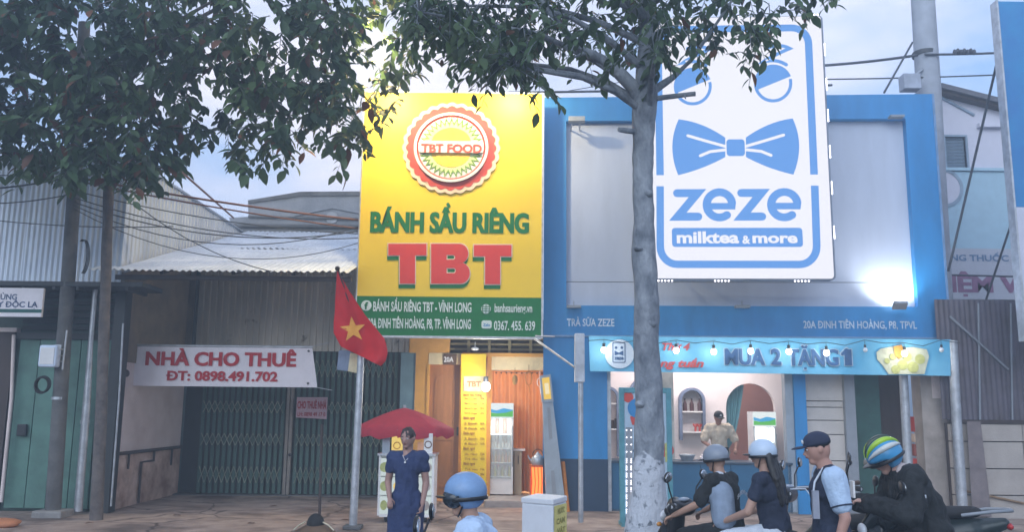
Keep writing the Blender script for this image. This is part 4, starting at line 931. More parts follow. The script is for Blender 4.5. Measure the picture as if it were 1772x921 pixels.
b = B(); b.box((UL, -0.012, ZF), (UR, 0.0, ZF + 0.03)); b.box((UR - 0.005, -0.01, ZF), (UR + 0.03, 0.5, ZT)); part('edge_trim', b, mat('pale_blue_trim', (0.2, 0.36, 0.6), 0.4), T)
lc = uz(1051, 700)[0]
b = B(); b.box((UL, 0.02, uz(1000, 795)[1]), (lc, 0.5, ZF - 0.002)); part('blue_pillar', b, M_blue, T)
b = B(); b.box((UL - 0.0, 0.01, -0.02), (lc + 0.003, 0.5, uz(1000, 795)[1])); part('navy_base', b, M_navy, T)
b = B(); b.box((lc, 0.04, 0), (lc + 0.06, 0.14, ZF - 0.005)); part('door_frame', b, M_galv, T)
M_pl = mat('pale_letter_print', (0.70, 0.80, 0.90), 0.6); line('fascia_lettering', 'TRÀ SỮA ZEZE', 981, 552, 1063, 565, FZ, -0.004, M_pl, T, 0.016); line('fascia_lettering', '20A ĐINH TIÊN HOÀNG, P8, TPVL', 1390, 556, 1586, 569, FZ, -0.004, M_pl, T, 0.016)
# interior shell
hc = ZF + 0.2; be = 3.2; u1610 = uz(1600, 700)[0]
M_int = mat('interior_white', (0.78, 0.72, 0.71), 0.8, var=0.03)
b = B(); b.box((lc, 0.5, hc), (u1610, be, hc + 0.08)); part('ceiling', b, M_int, T)
b = B(); b.box((lc - 0.08, 0.5, 0), (lc, be, hc)); part('side_wall', b, M_int, T)
# back wall with arched opening
FBW = 2.6
def uzb(px, py): return uz(px, py, FBW)
a0 = uzb(1258, 760); a1 = uzb(1343, 760); at_ = uzb(1300, 664); ra = (a1[0] - a0[0]) / 2; cxa = (a0[0] + a1[0]) / 2
hole = [(a1[0], 0.02)] + [(cxa + ra * math.cos(R(a)), at_[1] - ra + ra * math.sin(R(a))) for a in range(0, 181, 10)] + [(a0[0], 0.02)]
u_l, u_r = lc, uzb(1470, 700)[0]
b = B(); b.poly([[(u_l, 0.0), (a0[0] , 0.0)] + hole[::-1][0:] + [(a1[0], 0.0), (u_r, 0.0), (u_r, hc), (u_l, hc)]], FBW, 0.12); part('back_wall', b, M_int, T)
b = B(); b.box((u_l, FBW + 1.4, 0), (u_r, FBW + 1.5, hc)); part('rear_wall', b, mat('coral_wall', (0.60, 0.30, 0.24), 0.85, var=0.05), T)
b = B(); b.box((lc, 0.1, -0.01), (u_r, FBW + 1.4, 0.03)); part('shop_floor', b, mat('floor_tile', (0.35, 0.33, 0.32), 0.4), T)
# teal curtain in arch
b = B(); n = 24; vs = []
for j in range(9):
    c = j / 8; 
    for i in range(n + 1):
        a = i / n; wd = (0.06 + 0.52 * math.sin(math.pi * min(1, (0.28 + 0.72 * c)) ) ) if False else 0.55 * (1 - c) ** 0.6 + 0.07
        vs.append(Vector((a0[0] + 0.02 + a * wd * ra * 1.3, FBW + 0.22 + 0.03 * math.sin(a * 24), (at_[1] - 0.02) * (1 - c) + 0.9 * c)))
b.add(vs, [(j * (n + 1) + i, (j + 1) * (n + 1) + i, (j + 1) * (n + 1) + i + 1, j * (n + 1) + i + 1) for j in range(8) for i in range(n)], True); part('arch_curtain', b, mat('teal_curtain', (0.12, 0.33, 0.40), 0.8, var=0.12, transl=0.1), T)
# arched wall shelves
def arch_shelf(px, pt, pb, w_, shelves, label, d=FBW - 0.02):
    c = uz(px, pt, d); e = uz(px, pb, d); r = w_ / 2
    S_ = thing('arch_shelf', label, 'shelf', (c[0], d, e[1]), FZ)
    pts = [(c[0] - r, e[1])] + [(c[0] + r * math.cos(R(180 - a)), c[1] - r + r * math.sin(R(180 - a))) for a in range(0, 181, 12)] + [(c[0] + r, e[1])]
    part('arch_frame', B().poly([stroke(pts, 0.05, 0, 0)], d - 0.2, 0.2), mat('slate_blue', (0.17, 0.22, 0.34), 0.6), S_)
    out = []
    for py in shelves:
        z = uz(px, py, d)[1]; part('shelf_board', B().box((c[0] - r + 0.03, d - 0.19, z - 0.025), (c[0] + r - 0.03, d - 0.005, z)), M_white, S_); out.append(z)
    return c, r, out
c, r, sh = arch_shelf(1195, 674, 762, 0.44, (712, 747), 'arched wall shelf with three dark bottles in the milk tea shop')
for k, x in enumerate((-0.13, 0.0, 0.15)): bottle(FZ, (c[0] + x, FBW - 0.12, sh[0]), 0.042, 0.24, mat('dark_syrup', (0.10, 0.04, 0.04), 0.25), M_black, ['left', 'middle', 'right'][k] + ' dark bottle of the three on the arched wall shelf', 'dark bottles on the arched shelf')
for k, x in enumerate((0.06, 0.14)):
    p = Vector((c[0] + x, FBW - 0.12, sh[1])); b = B(); b.lathe([(0.02, 0), (0.02, 0.05), (0.03, 0.06)], p, 8)
    for q in range(5): an = q * 1.3; b.tube([p + Vector((0, 0, .05)), p + Vector((0.04 * math.cos(an), 0.03 * math.sin(an), 0.12)), p + Vector((0.05 * math.cos(an), 0.04 * math.sin(an), 0.15))], [0.004, 0.012, 0.003], 5)
    solo('red_flower_vase', b, M_ered, ['left', 'right'][k] + ' small red flower in a vase on the lower arched shelf', 'vase', FZ, group='flower vases')
arch_shelf(1117, 655, 790, 0.62, (), 'wide slate blue wall arch partly hidden by the menu board')
c, r, sh = arch_shelf(1052, 672, 790, 0.36, (698, 742), 'narrow arched shelf at the left end of the milk tea shop')
for k in range(3):
    b = B(); p = Vector((c[0] + 0.02 + 0.06 * k, FBW - 0.12, sh[1])); b.lathe([(0.03, 0), (0.035, 0.1), (0.025, 0.13 + 0.03 * k)], p, 10); solo('storage_jar', b, M_darkwood, ['leftmost', 'middle', 'rightmost'][k] + ' brown jar on the far left arched shelf', 'jar', FZ, group='jars on the left arched shelf')
# inner white column
b = B(); a = uz(1146, 700, 1.2)[0]; c = uz(1166, 700, 1.2)[0]; b.box((a, 1.2, 0), (c, 1.4, hc)); part('inner_column', b, mat('cream_column', (0.62, 0.62, 0.56), 0.7), SHOP)
# counter
T = thing('counter', 'long dark blue service counter of the milk tea shop', 'counter', (uz(1200, 880)[0], 0.3, 0), FZ)
cu0, cu1 = lc + 0.05, uz(1372, 800)[0]; cz = uz(1250, 800, 0.1)[1]
n = 6
for i in range(n):
    b = B(); b.box((cu0 + (cu1 - cu0) * i / n + 0.004, 0.1, 0.0), (cu0 + (cu1 - cu0) * (i + 1) / n - 0.004, 0.16, cz - 0.04)); part('front_panel', b, mat('counter_blue', (0.02, 0.13, 0.26), 0.45, var=0.06), T)
b = B(); b.box((cu0, 0.16, 0), (cu1, 0.72, cz - 0.04)); part('body', b, M_navy, T)
b = B(); b.box((cu0 - 0.02, 0.07, cz - 0.04), (cu1 + 0.02, 0.75, cz)); part('worktop', b, mat('dark_worktop', (0.04, 0.08, 0.13), 0.3), T, bevel=0.008)
def box_thing(name, x0, x1, y0, y1, d, t, m, label, cat, fr=FZ, bevel=0.01):
    a = fr.uz(x0, y1, d); c = fr.uz(x1, y0, d); b = B(); b.box((a[0], d, a[1]), (c[0], d + t, c[1])); return solo(name, b, m, label, cat, fr, bevel=bevel)
# things on the counter: cup tray, sealed tubs, cups
p0 = uz(1190, 800, 0.25)
b = B(); b.lathe([(0.09, 0), (0.14, 0.10), (0.145, 0.105), (0.09, 0.02)], (p0[0], 0.3, cz), 16); solo('steel_bowl', b, M_galv, 'steel bowl on the left part of the dark blue counter', 'bowl', FZ)
b = B(); b.box((p0[0] + 0.22, 0.2, cz), (p0[0] + 0.5, 0.45, cz + 0.07)); b.box((p0[0] + 0.24, 0.22, cz + 0.07), (p0[0] + 0.48, 0.43, cz + 0.1)); solo('folded_bags', b, M_cloth, 'pile of folded white bags on the counter before the shopkeeper', 'bags', FZ, bevel=0.02)
for k in range(4):
    b = B(); p = (cu0 + 0.25 + 0.13 * k, 0.35, cz); b.lathe([(0.03, 0), (0.042, 0.12), (0.045, 0.125), (0.02, 0.14)], p, 12); solo('plastic_cup', b, glass('clear_cup', (0.8, 0.85, 0.85), 0.5) if k % 2 else M_white, ['leftmost white cup standing on the milk tea counter', 'clear cup second from the left on the counter', 'white cup third from the left on the counter', 'rightmost clear cup of the row on the counter'][k], 'cup', FZ, group='cups on the counter')
box_thing('cash_register', 1232, 1247, 789, 802, 0.3, 0.2, M_white, 'small white machine on the counter right of the shopkeeper', 'machine')
# second fridge in the arch
T, q0, q1, q2, q3 = fridge(Frame(*FZ.w(0, 1.9, 0).xy, -3.2), 1305, 1345, 713, 868, 0.5, 'white drinks fridge with green header standing by the arch')
# blue post and roller panels on the right
b = B(); b.box((uz(1376, 700)[0], 0.05, 0), (uz(1397, 700)[0], 0.32, ZF - 0.002)); part('blue_post', b, M_blue, SHOP)
b = B(); b.box((uz(1362, 700)[0], 0.1, 0), (uz(1376, 700)[0] - 0.003, 0.3, ZF - 0.002)); part('grey_post', b, M_bg, SHOP)
pa, pb_ = uz(1397, 700)[0], uz(1466, 700)[0]; zz = [ZF - 0.003] + [uz(1430, y)[1] for y in (695, 706, 729, 754, 800, 850)] + [0.0]
for i in range(len(zz) - 1):
    b = B(); b.box((pa + 0.003, 0.2 + 0.01 * (i % 2), zz[i + 1] + 0.012), (pb_, 0.26, zz[i])); part('shutter_panel', b, mat('cream_shutter', (0.60, 0.56, 0.52), 0.7, var=0.06), SHOP, bevel=0.006)
b = B(); b.box((pa, 0.26, 0), (pb_, 0.3, ZF - 0.004)); part('shutter_backing', b, M_darkwood, SHOP)
b = B(); b.box((pb_, 0.1, 0), (uz(1484, 700)[0], 0.24, ZF - 0.002)); part('grey_post', b, M_gray, SHOP)
b = B(); b.box((uz(1484, 700)[0] + 0.003, 0.5, 0), (uz(1542, 700)[0], 0.56, ZF - 0.002)); part('green_panel', b, mat('deep_green', (0.03, 0.12, 0.10), 0.6), SHOP)
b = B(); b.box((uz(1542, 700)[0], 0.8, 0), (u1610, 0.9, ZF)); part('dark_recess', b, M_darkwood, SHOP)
b = B(); b.tube([FZ.pt(1563, 650, 0.0), FZ.pt(1573, 830, 0.0), FZ.pt(1575, 872, 0)], 0.07, 12); solo('white_pipe', b, M_galv, 'white round pipe standing in front of the dark recess', 'pipe', FZ)
for k, (y0, y1) in enumerate(((722, 748), (752, 766), (770, 790), (795, 840))):
    box_thing('red_crate', 1583, 1606, y0, y1, 0.45, 0.25, [M_ered, M_pink, mat('rust_red', (0.42, 0.10, 0.06), 0.7), M_ered][k], ['topmost red crate of the stack in the dark recess', 'pale pink crate second from the top in the dark recess', 'rust red crate third from the top in the dark recess', 'tall red crate at the bottom of the stack in the recess'][k], 'crate')
M_rc = mat('mottled_concrete', (0.52, 0.46, 0.42), 0.9, scale=2.2, col2=(0.28, 0.24, 0.21), bump=0.4)
T = thing('concrete_pillar', 'mottled concrete pillar at the right end of the milk tea shop', 'pillar', (uz(1630, 870)[0], 0, 0), FZ)
b = B(); b.box((u1610, 0.12, -0.03), (uz(1652, 700)[0], 0.5, ZF - 0.003)); part('shaft', b, M_rc, T, bevel=0.01)
a = uz(1612, 690, 0.11); c = uz(1640, 652, 0.11); b = B(); b.box((a[0] + .02, 0.112, a[1]), (c[0], 0.12, c[1])); part('white_patch', b, M_whitewall, T)
b = B(); b.tube([FZ.pt(1666, 885, -0.3), FZ.pt(1655, 720, -0.3), FZ.pt(1648, 590, -0.3)], 0.075, 12); b.tube([FZ.pt(1645, 610, -0.3), FZ.pt(1643, 585, -0.05)], 0.03, 8); solo('steel_column', b, M_galv, 'tall round steel column right of the concrete pillar', 'column', FZ)
lamp('AREA', FZ.w(uz(1230, 700)[0], 1.5, hc - 0.06), 95, (1, 0.90, 0.88), (2.6, 1.2), (0, 0.1, -1), name='shop_ceiling_light')
lamp('AREA', FZ.w(uz(1300, 700)[0], FBW + 0.8, hc - 0.1), 16, (1, 0.85, 0.75), (0.8, 0.6), (0, 0, -1), name='rear_room_light')
lamp('AREA', FZ.w(uz(1510, 700)[0], 0.3, hc - 0.1), 9, (0.9, 0.95, 1), (0.8, 0.2), (0, -0.3, -1), name='shop_side_light')

# ---------------- light box sign
SD = -1.25
T = thing('light_box_sign', 'huge glowing white light box sign zeze milktea & more with a bow tie', 'sign', (uz(1290, 483, SD)[0], SD, uz(1290, 483, SD)[1]), FZ)
su0, su1 = uz(1112, 260, SD)[0], uz(1432, 260, SD)[0]; sz0, sz1 = uz(1290, 482, SD)[1], uz(1290, 29, SD)[1]
q = lambda px, py: uz(px, py, SD)
# pixel grid of the flat drawing rectified to the board
def G(px, py):
    """drawing pixel -> board, removing the photo's small keystone"""
    t = (py - 29) / (482 - 29); xr = 1420 + 22 * t; xl_ = 1104 + 6 * t; a = (px - xl_) / (xr - xl_)
    return (su0 + (su1 - su0) * a, sz1 + (sz0 - sz1) * t)
part('face', B().poly([rrect(su0, sz0, su1, sz1, 0.05)], SD, 0.02), glow('sign_white', (0.90, 0.90, 0.985), 1.12), T)
part('case', B().poly([rrect(su0 - 0.02, sz0 - 0.02, su1 + 0.035, sz1 + 0.02, 0.07)], SD + 0.021, 0.16), mat('sign_case', (0.2, 0.24, 0.32), 0.5), T)
M_sb = glow('sign_blue', (0.15, 0.38, 0.88), 1.0); dB = SD - 0.006
lw = q(1407, 260)[0] - q(1394, 260)[0]
xL, xR = 1136, 1401.5
def Gs(pts, w_, **k): return stroke([G(*p) for p in pts], w_, **k)
# frame in two U shapes with a gap
def arcp(cx, cy, r, a0, a1, n=8): return [(cx + r * math.cos(R(a0 + (a1 - a0) * k / n)), cy + r * math.sin(R(a0 + (a1 - a0) * k / n))) for k in range(n + 1)]
r_ = 30
top = [(xL + 2, 308), (xL - 1, 50 + r_)] + arcp(xL - 1 + r_, 50 + r_, r_, 180, 270) + arcp(1399 - r_, 50 + r_, r_, 270, 360) + [(1399, 50 + r_), (1408, 308)]
bot = [(xL + 2, 327), (xL + 2, 459 - r_)] + arcp(xL + 2 + r_, 459 - r_, r_, 180, 90) + arcp(1412 - r_, 459 - r_, r_, 90, 0) + [(1412, 459 - r_), (1409, 327)]
part('border_line', B().poly([Gs(top, lw, cap0=False, cap1=False)], dB, 0.005), M_sb, T); part('border_line', B().poly([Gs(bot, lw, cap0=False, cap1=False)], dB, 0.005), M_sb, T)
# eyes
def eye(cx, cy, r):
    t = R(-22); o = part('eye_ring', B().poly([[G(*p) for p in arcp(cx, cy, r, -14, 160, 24)] + [G(*p) for p in arcp(cx, cy, r * 0.84, 160, -14, 24)]], dB, 0.005), M_sb, T)
    part('eyelid', B().poly([[G(*p) for p in arcp(cx, cy, r, 158, 338, 24)]], dB, 0.005), M_sb, T)
eye(1196, 153, 33.5); eye(1337, 149, 33.5)
def brow(dx):
    pts = [(1328, 85)] + bez((1328, 85), (1352, 78), (1366, 87), 6)[1:] + bez((1366, 87), (1340, 98), (1316, 112), 6)[1:] + bez((1316, 112), (1340, 103), (1360, 116), 6)[1:]
    pts = [(x + dx, y) for x, y in pts]; part('eyebrow', B().poly([Gs(pts, 0.055)], dB, 0.005), M_sb, T)
brow(0); brow(-141)
# bow tie
def wing(s_):
    cx = 1271
    o = [(cx + s_ * 10, 249)] + bez((cx + s_ * 12, 248), (cx + s_ * 55, 216), (cx + s_ * 100, 211), 8) + bez((cx + s_ * 100, 211), (cx + s_ * 122, 258), (cx + s_ * 101, 308), 10)[1:] + bez((cx + s_ * 101, 308), (cx + s_ * 55, 298), (cx + s_ * 12, 274), 8)[1:] + [(cx + s_ * 10, 273)]
    part('bow_wing', B().poly([[G(*p) for p in o]], dB, 0.005), M_sb, T)
    for pts in (((cx + s_ * 18, 259), (cx + s_ * 50, 250), (cx + s_ * 84, 240)), ((cx + s_ * 18, 265), (cx + s_ * 45, 268), (cx + s_ * 62, 275))):
        part('bow_fold', B().poly([Gs(pts, 0.045)], dB - 0.006, 0.004), glow('sign_white', (1, 1, 1), 1), T)
wing(1); wing(-1)
part('bow_gap', B().poly([[G(*p) for p in rr_] for rr_ in ([(1253, 244), (1289, 244), (1289, 279), (1253, 279)],)], dB - 0.005, 0.003), glow('sign_white', (1, 1, 1), 1), T)
a, c = G(1255.5, 276), G(1286.5, 247); part('bow_knot', B().poly([rrect(a[0], a[1], c[0], c[1], 0.05)], dB - 0.010, 0.004), M_sb, T)
# zeze
lw2 = 0.13
def zl(x, w_):
    pts = [(x + 7, 339), (x + w_ - 8, 339), (x + 8, 379), (x + w_ - 7, 379)]
    part('letter', B().poly([Gs(pts, lw2 * 0.98)], dB, 0.005), M_sb, T)
def el(x, w_):
    cx, cy, r = x + w_ / 2, 359, 21.5; e = w_ / 2 - 7
    arc = [(cx + e * math.cos(R(a)), cy + r * math.sin(R(a))) for a in [-8 - k * 14.2 for k in range(22)]]   # counter-clockwise on screen
    part('letter', B().poly([Gs(arc, lw2 * 0.95)], dB, 0.005), M_sb, T)
    part('letter_bar', B().poly([[G(*p) for p in ((cx - e + 4, 356), (cx + e + 6.4, 356), (cx + e + 5, 367), (cx - e + 4, 367))]], dB - 0.0015, 0.003), M_sb, T)
zl(1161, 51); el(1213, 59); zl(1274, 50); el(1326, 60)
a, c = G(1159, 430), G(1387, 398); part('name_plate', B().poly([rrect(a[0], a[1], c[0], c[1], 0.05)], dB, 0.005), M_sb, T)
b = B()
class GF:  # lettering laid with the rectified grid
    def uz(s, px, py, d=0): return G(px, py)
text(b, 'milktea', 1167, 404, 1276, 424, GF(), dB - 0.005, 0.045, ref='l'); text(b, '&', 1282, 411, 1296, 425, GF(), dB - 0.005, 0.03, ref='&'); text(b, 'more', 1300, 411, 1378, 424, GF(), dB - 0.005, 0.05, ref='o'); part('plate_lettering', b, glow('sign_white', (1, 1, 1), 1), T)
# edge LEDs
bb = B(); bb.ell((0, 0, 0), 0.014, 6, 4); me = bb.mesh('edge_led'); me.materials.append(glow('led_white', (0.93, 0.9, 1.0), 5))
loc = []
for cy in (12, 88, 150, 205, 268, 330, 405):
    if cy < 20: continue
    for k in range(8): u_, z_ = G(1420 + 22 * (cy - 29) / 453, cy + (k - 3.5) * 2.8); loc.append((su1 + 0.045, SD + 0.03, z_))
for cx in (1135, 1235, 1375): 
    for k in range(5): u_, z_ = G(cx + k * 6, 482); loc.append((u_, SD + 0.03, sz0 - 0.035))
for cx in (1265, 1392):
    for k in range(5): u_, z_ = G(cx + k * 6, 28); loc.append((u_, SD + 0.03, sz1 + 0.035))
pieces('edge_led', me, None, T, loc)
for z in (sz0 + 0.5, sz1 - 1.0):
    for u in (su0 + 0.5, su1 - 0.6):
        b = B(); b.tube([(u, SD + 0.18, z), (u, 0.15, z)], 0.025, 6); part('bracket', b, M_dark, T)
lamp('AREA', FZ.w((su0 + su1) / 2, SD - 0.05, (sz0 + sz1) / 2), 60, (0.88, 0.92, 1.0), (2.6, 3.8), None, name='sign_glow').rotation_euler = (FZ.M.to_3x3() @ Vector((0, -1, 0))).to_track_quat('-Z', 'Y').to_euler()
# flood lamps
g_c = glow('cool_lens', (0.97, 0.97, 1.0), 20)
u_, z_ = uz(1560, 528, -0.3); flood(FZ, u_, -0.22, z_ + 0.02, 'glowing floodlight at the lower right corner of the pale panel', None, (0.95, 0.97, 1.0), 75, 0.0, (0.05, 0.55, 0.8), g_c, spot=130)
T = thing('flood_lamp', 'unlit floodlight on an arm at the upper left corner of the pale panel', 'lamp', (uz(1000, 212, -0.3)[0], -0.3, uz(1000, 212, -0.3)[1]), FZ)
p = FZ.pt(998, 211, -0.35); 
b = B(); b.tube([(p.x - 0.1, 0.14, pzt - 0.12), (p.x - 0.07, -0.3, p.z)], 0.014, 6); b.tube([(p.x + 0.06, 0.14, pzt - 0.12), (p.x + 0.05, -0.3, p.z)], 0.014, 6); part('arm', b, M_galv, T)
b = B(); b.box((p.x - 0.14, -0.46, p.z - 0.02), (p.x + 0.14, -0.3, p.z + 0.07)); part('housing', b, M_gray, T, bevel=0.01)
for px, lb in ((1285, 'small unlit lamp at the middle of the lower edge of the pale panel'), (993, 'small unlit lamp at the lower left corner of the pale panel')):
    p = FZ.pt(px, 531, -0.12); b = B(); b.box((p.x - 0.12, -0.15, p.z - 0.02), (p.x + 0.12, -0.03, p.z + 0.025)); b.tube([(p.x, -0.08, p.z), (p.x, -0.08, p.z + 0.1)], 0.01, 5); solo('panel_lamp', b, M_gray, lb, 'lamp', FZ, bevel=0.006)
p = FZ.pt(1552, 201, -0.1); b = B(); b.box((p.x - 0.12, -0.14, p.z - 0.02), (p.x + 0.12, 0.0, p.z + 0.02)); solo('panel_lamp', b, M_gray, 'small unlit lamp at the upper right corner of the pale panel', 'lamp', FZ, bevel=0.006)

# ---------------- promotion banner
FY = Frame(*FZ.w(0, -0.35, 0).xy, -3.2)
T = thing('promotion_banner', 'light blue cloth banner MUA 2 TẶNG 1 with string lights under the blue fascia', 'banner', (FY.uz(1330, 650)[0], 0, FY.uz(1330, 650)[1]), FY)
M_bb = mat('sky_blue_cloth', (0.10, 0.42, 0.66), 0.6, scale=1.2, col2=(0.22, 0.55, 0.74), bump=0.1, bscale=6)
part('cloth', clothgrid(((1019, 582), (1645, 588), (1645, 651), (1021, 643)), 80, 10, 0.012, FY, sc=1.0, seed=5), M_bb, T)
dT = -0.022
cc = FY.uz(1072, 613, dT); part('round_patch', B().poly([circ(cc, 0.235)], dT, 0.004), mat('patch_white', (0.62, 0.72, 0.82), 0.7, var=0.04), T)
M_dk = mat('navy_print', (0.04, 0.12, 0.28), 0.7)
def Y_(x, y): return FY.uz(x, y, dT - 0.006)
b = B(); a = Y_(1060, 628); c = Y_(1082, 593); rr_ = rrect(a[0], a[1], c[0], c[1], 0.02); ri = rrect(a[0] + .012, a[1] + .012, c[0] - .012, c[1] - .012, 0.012)
b.poly([rr_, ri[::-1]], dT - 0.006, 0.002)
for x in (1066, 1076): b.poly([circ(Y_(x, 602), 0.022, 12)], dT - 0.006, 0.002)
for s_ in (1, -1): b.poly([[Y_(1071, 611), Y_(1071 + s_ * 7.5, 607), Y_(1071 + s_ * 7.5, 616), Y_(1071, 613)]], dT - 0.006, 0.002)
text(b, 'zeze', 1063, 618, 1079, 623, FY, dT - 0.006, 0.06, ref='z'); part('patch_logo', b, M_dk, T)
M_rp = mat('coral_print', (0.66, 0.10, 0.10), 0.7)
line('script_lettering', 'Thứ 4', 1146, 594, 1194, 607, FY, dT, M_rp, T, 0.03, ref='T', shear=0.3); line('script_lettering', 'hàng tuần', 1118, 622, 1218, 636, FY, dT, M_rp, T, 0.035, ref='h', shear=0.3)
M_po = mat('pale_outline', (0.50, 0.66, 0.80), 0.7)
for bo, m_, dd in ((0.055, M_dk, dT - 0.010), (0.10, M_po, dT)):
    b = B(); g = 1.2 if bo > 0.06 else 0
    text(b, 'MUA', 1254 - g, 604 - g, 1323 + g, 632 + g, FY, dd, bo); text(b, '2', 1334 - g, 604 - g, 1351 + g, 632 + g, FY, dd, bo); text(b, 'TẶNG', 1362 - g, 605 - g, 1450 + g, 633 + g, FY, dd, bo); text(b, '1', 1461 - g, 605 - g, 1473 + g, 633 + g, FY, dd, bo)
    b.poly([stroke([FY.uz(1458 - g, 613, dd), FY.uz(1465, 606 - g, dd)], 0.05 + .02 * g)], dd - .0015, 0.003)
    part('bold_lettering' if not g else 'lettering_outline', b, m_, T)
# printed drink picture
c_ = [(1517, 610), (1524, 604), (1545, 600), (1560, 603), (1580, 601), (1604, 605), (1608, 617), (1600, 648), (1538, 648), (1527, 632), (1518, 622)]
part('fruit_picture', B().poly([[Y_(*p) for p in c_]], dT, 0.003), mat('pale_lime_print', (0.62, 0.66, 0.50), 0.7), T)
b = B()
for k, (x, y, r) in enumerate(((1550, 640, .07), (1562, 632, .08), (1580, 636, .09), (1592, 622, .08), (1570, 618, .07), (1545, 618, .05), (1535, 625, .045))): b.poly([circ(Y_(x, y), r, 14)], dT - 0.004 - 0.0012 * k, 0.001)
part('fruit_slices', b, mat('lime_print', (0.52, 0.56, 0.20), 0.7, scale=20), T)
b = B(); b.poly([[Y_(*p) for p in ((1546, 600), (1560, 597), (1566, 612), (1556, 622), (1548, 615))]], dT - 0.016, 0.002); part('orange_segment', b, mat('orange_print', (0.75, 0.38, 0.06), 0.7), T)
# string lights
FQ = Frame(*FZ.w(0, -0.5, 0).xy, -3.2)
wire = []
for i, (px, py, on) in enumerate(((1045, 606, 1), (1107, 607, 0), (1170, 607, 1), (1235, 609, 1), (1299, 608, 1), (1365, 609, 1), (1430, 611, 1), (1497, 607, 0), (1565, 612, 1), (1629, 607, 0))):
    p = FQ.pt(px, py - 5, 0); lab = ['glowing bulb over the round logo at the left end of the light blue banner', 'bulb behind the tree trunk on the string of lights', 'glowing bulb over the red script lettering of the light blue banner', 'glowing bulb between the red script and the word MUA', 'glowing bulb over the word MUA on the banner', 'glowing bulb over the start of the word TẶNG', 'glowing bulb over the end of the word TẶNG', 'unlit bulb right of the numeral 1 on the banner', 'brightest glowing bulb in front of the printed fruit picture', 'unlit bulb at the far right end of the banner'][i]
    bulb(FQ, p, lab, bool(on), 0.046 if on else 0.035, 3.5 if px != 1565 else 9, (0.9, 0.96, 1.0) if px != 1565 else (1, 0.9, 0.75), 'bulbs of the string lights', top=0.12, es=9)
    wire += [p + Vector((0, 0, 0.12)), FQ.pt(px + 32, py - 15, 0) - Vector((0, 0, 0.02))]
b = B(); b.tube([FQ.pt(1018, 590)] + wire, 0.006, 5); solo('light_string_wire', b, M_black, 'thin black wire carrying the string lights along the light blue banner', 'wire', FQ)

# ---------------- menu board in front
FA = Frame(0, 12.6)
T = thing('menu_board', 'tall teal framed menu board with a strip of small lights behind the tree trunk', 'menu board', (FA.uz(1116, 900)[0], 0, 0), FA)
x0, x1, y0, y1 = 1073, 1161, 672, 906
A = lambda x, y, d=0: FA.uz(x, y, d)
a, c = A(x0, y1), A(x1, y0); fw = 0.075
M_teal = mat('teal_frame', (0.10, 0.33, 0.40), 0.5)
for e in (((a[0], -0.02, 0.05), (a[0] + fw, 0.04, c[1])), ((c[0] - fw, -0.02, 0.05), (c[0], 0.04, c[1])), ((a[0] + fw, -0.02, c[1] - fw), (c[0] - fw, 0.04, c[1])), ((a[0] + fw, -0.02, 0.05), (c[0] - fw, 0.04, 0.05 + fw))):
    b = B(); b.box(*e); part('frame', b, M_teal, T, bevel=0.008)
b = B(); b.box((a[0] + fw, 0.0, 0.05 + fw), (c[0] - fw, 0.03, c[1] - fw)); part('poster', b, mat('pale_blue_poster', (0.44, 0.58, 0.70), 0.6, var=0.05), T)
b = B(); b.poly([circ(A(1087, 688), 0.075, 20)], -0.006, 0.004); b.poly([[A(1090, 722), A(1101, 718), A(1104, 736), A(1094, 736)]], -0.006, 0.004); b.poly([circ(A(1154, 780), 0.10, 16)], -0.006, 0.004); part('red_prints', b, M_ered, T)
b = B(); b.poly([circ(A(1103, 707), 0.14, 20, a0=90, a1=270)], -0.009, 0.003); part('blue_print', b, glow('x', (0, 0, 0), 0) if 0 else M_blue, T)
b = B(); b.poly([[A(1150, 768), A(1158, 766), A(1156, 800), A(1151, 800)]], -0.012, 0.003); part('cup_print', b, mat('lime_print', (0.5, 0.56, 0.2), 0.7), T)
b = B()
for y in (778, 792, 806, 820, 834): text(b, 'Trà sữa', 1089, y, 1107, y + 5, FA, -0.006, 0.02)
part('menu_lettering', b, M_dk, T)
b = B(); b.box((A(1083, 740)[0], -0.012, A(1083, 893)[1]), (A(1094, 740)[0], -0.006, A(1083, 740)[1])); part('light_strip', b, M_gray, T)
bb = B(); bb.ell((0, 0, 0), 0.008, 6, 4); me = bb.mesh('strip_led'); me.materials.append(MATS['led_white']); loc = []
for k in range(12):
    for x in (1084, 1092):
        for z_ in range(3 if k > 3 else 1): loc.append((*[A(x, 745 + k * 12.5 + z_ * 3)[0], -0.02, A(x, 745 + k * 12.5 + z_ * 3)[1]],))
pieces('strip_led', me, None, T, loc)
for u in (a[0] + 0.05, c[0] - 0.05):
    b = B(); b.box((u - 0.03, -0.02, 0), (u + 0.03, 0.35, 0.05)); part('foot', b, M_teal, T)

# ================================================================ right side
FRH = Frame(0, 17.0)
H = lambda x, y, d=0: FRH.uz(x, y, d)
T = thing('white_house', 'white house with dark tiled roof and louvred window behind the shops', 'house', (H(1700, 300)[0], 0, 0), FRH)
zt_l = H(1620, 150)[1]; xl = H(1600, 200)[0]; xr = H(1850, 200)[0]
M_hw = mat('pale_lilac_wall', (0.62, 0.62, 0.70), 0.85, var=0.04, bump=0.1); M_lb = mat('pale_blue_wall', (0.40, 0.58, 0.68), 0.85, var=0.05)
w0, w1, wz1, wz0 = H(1636, 260)[0], H(1671, 260)[0], H(1650, 237)[1], H(1650, 294)[1]
gz = H(1700, 297)[1]
b = B(); b.poly([[(xl, gz), (xr, gz), (xr, H(1850, 205)[1]), H(1622, 153), (xl, H(1600, 150)[1])], [(w0, wz0), (w1, wz0), (w1, wz1), (w0, wz1)][::-1]], 0, 0.3); part('upper_wall', b, M_hw, T)
b = B(); b.box((xl, -0.03, 0), (xr, 0.3, gz)); part('lower_wall', b, M_lb, T)
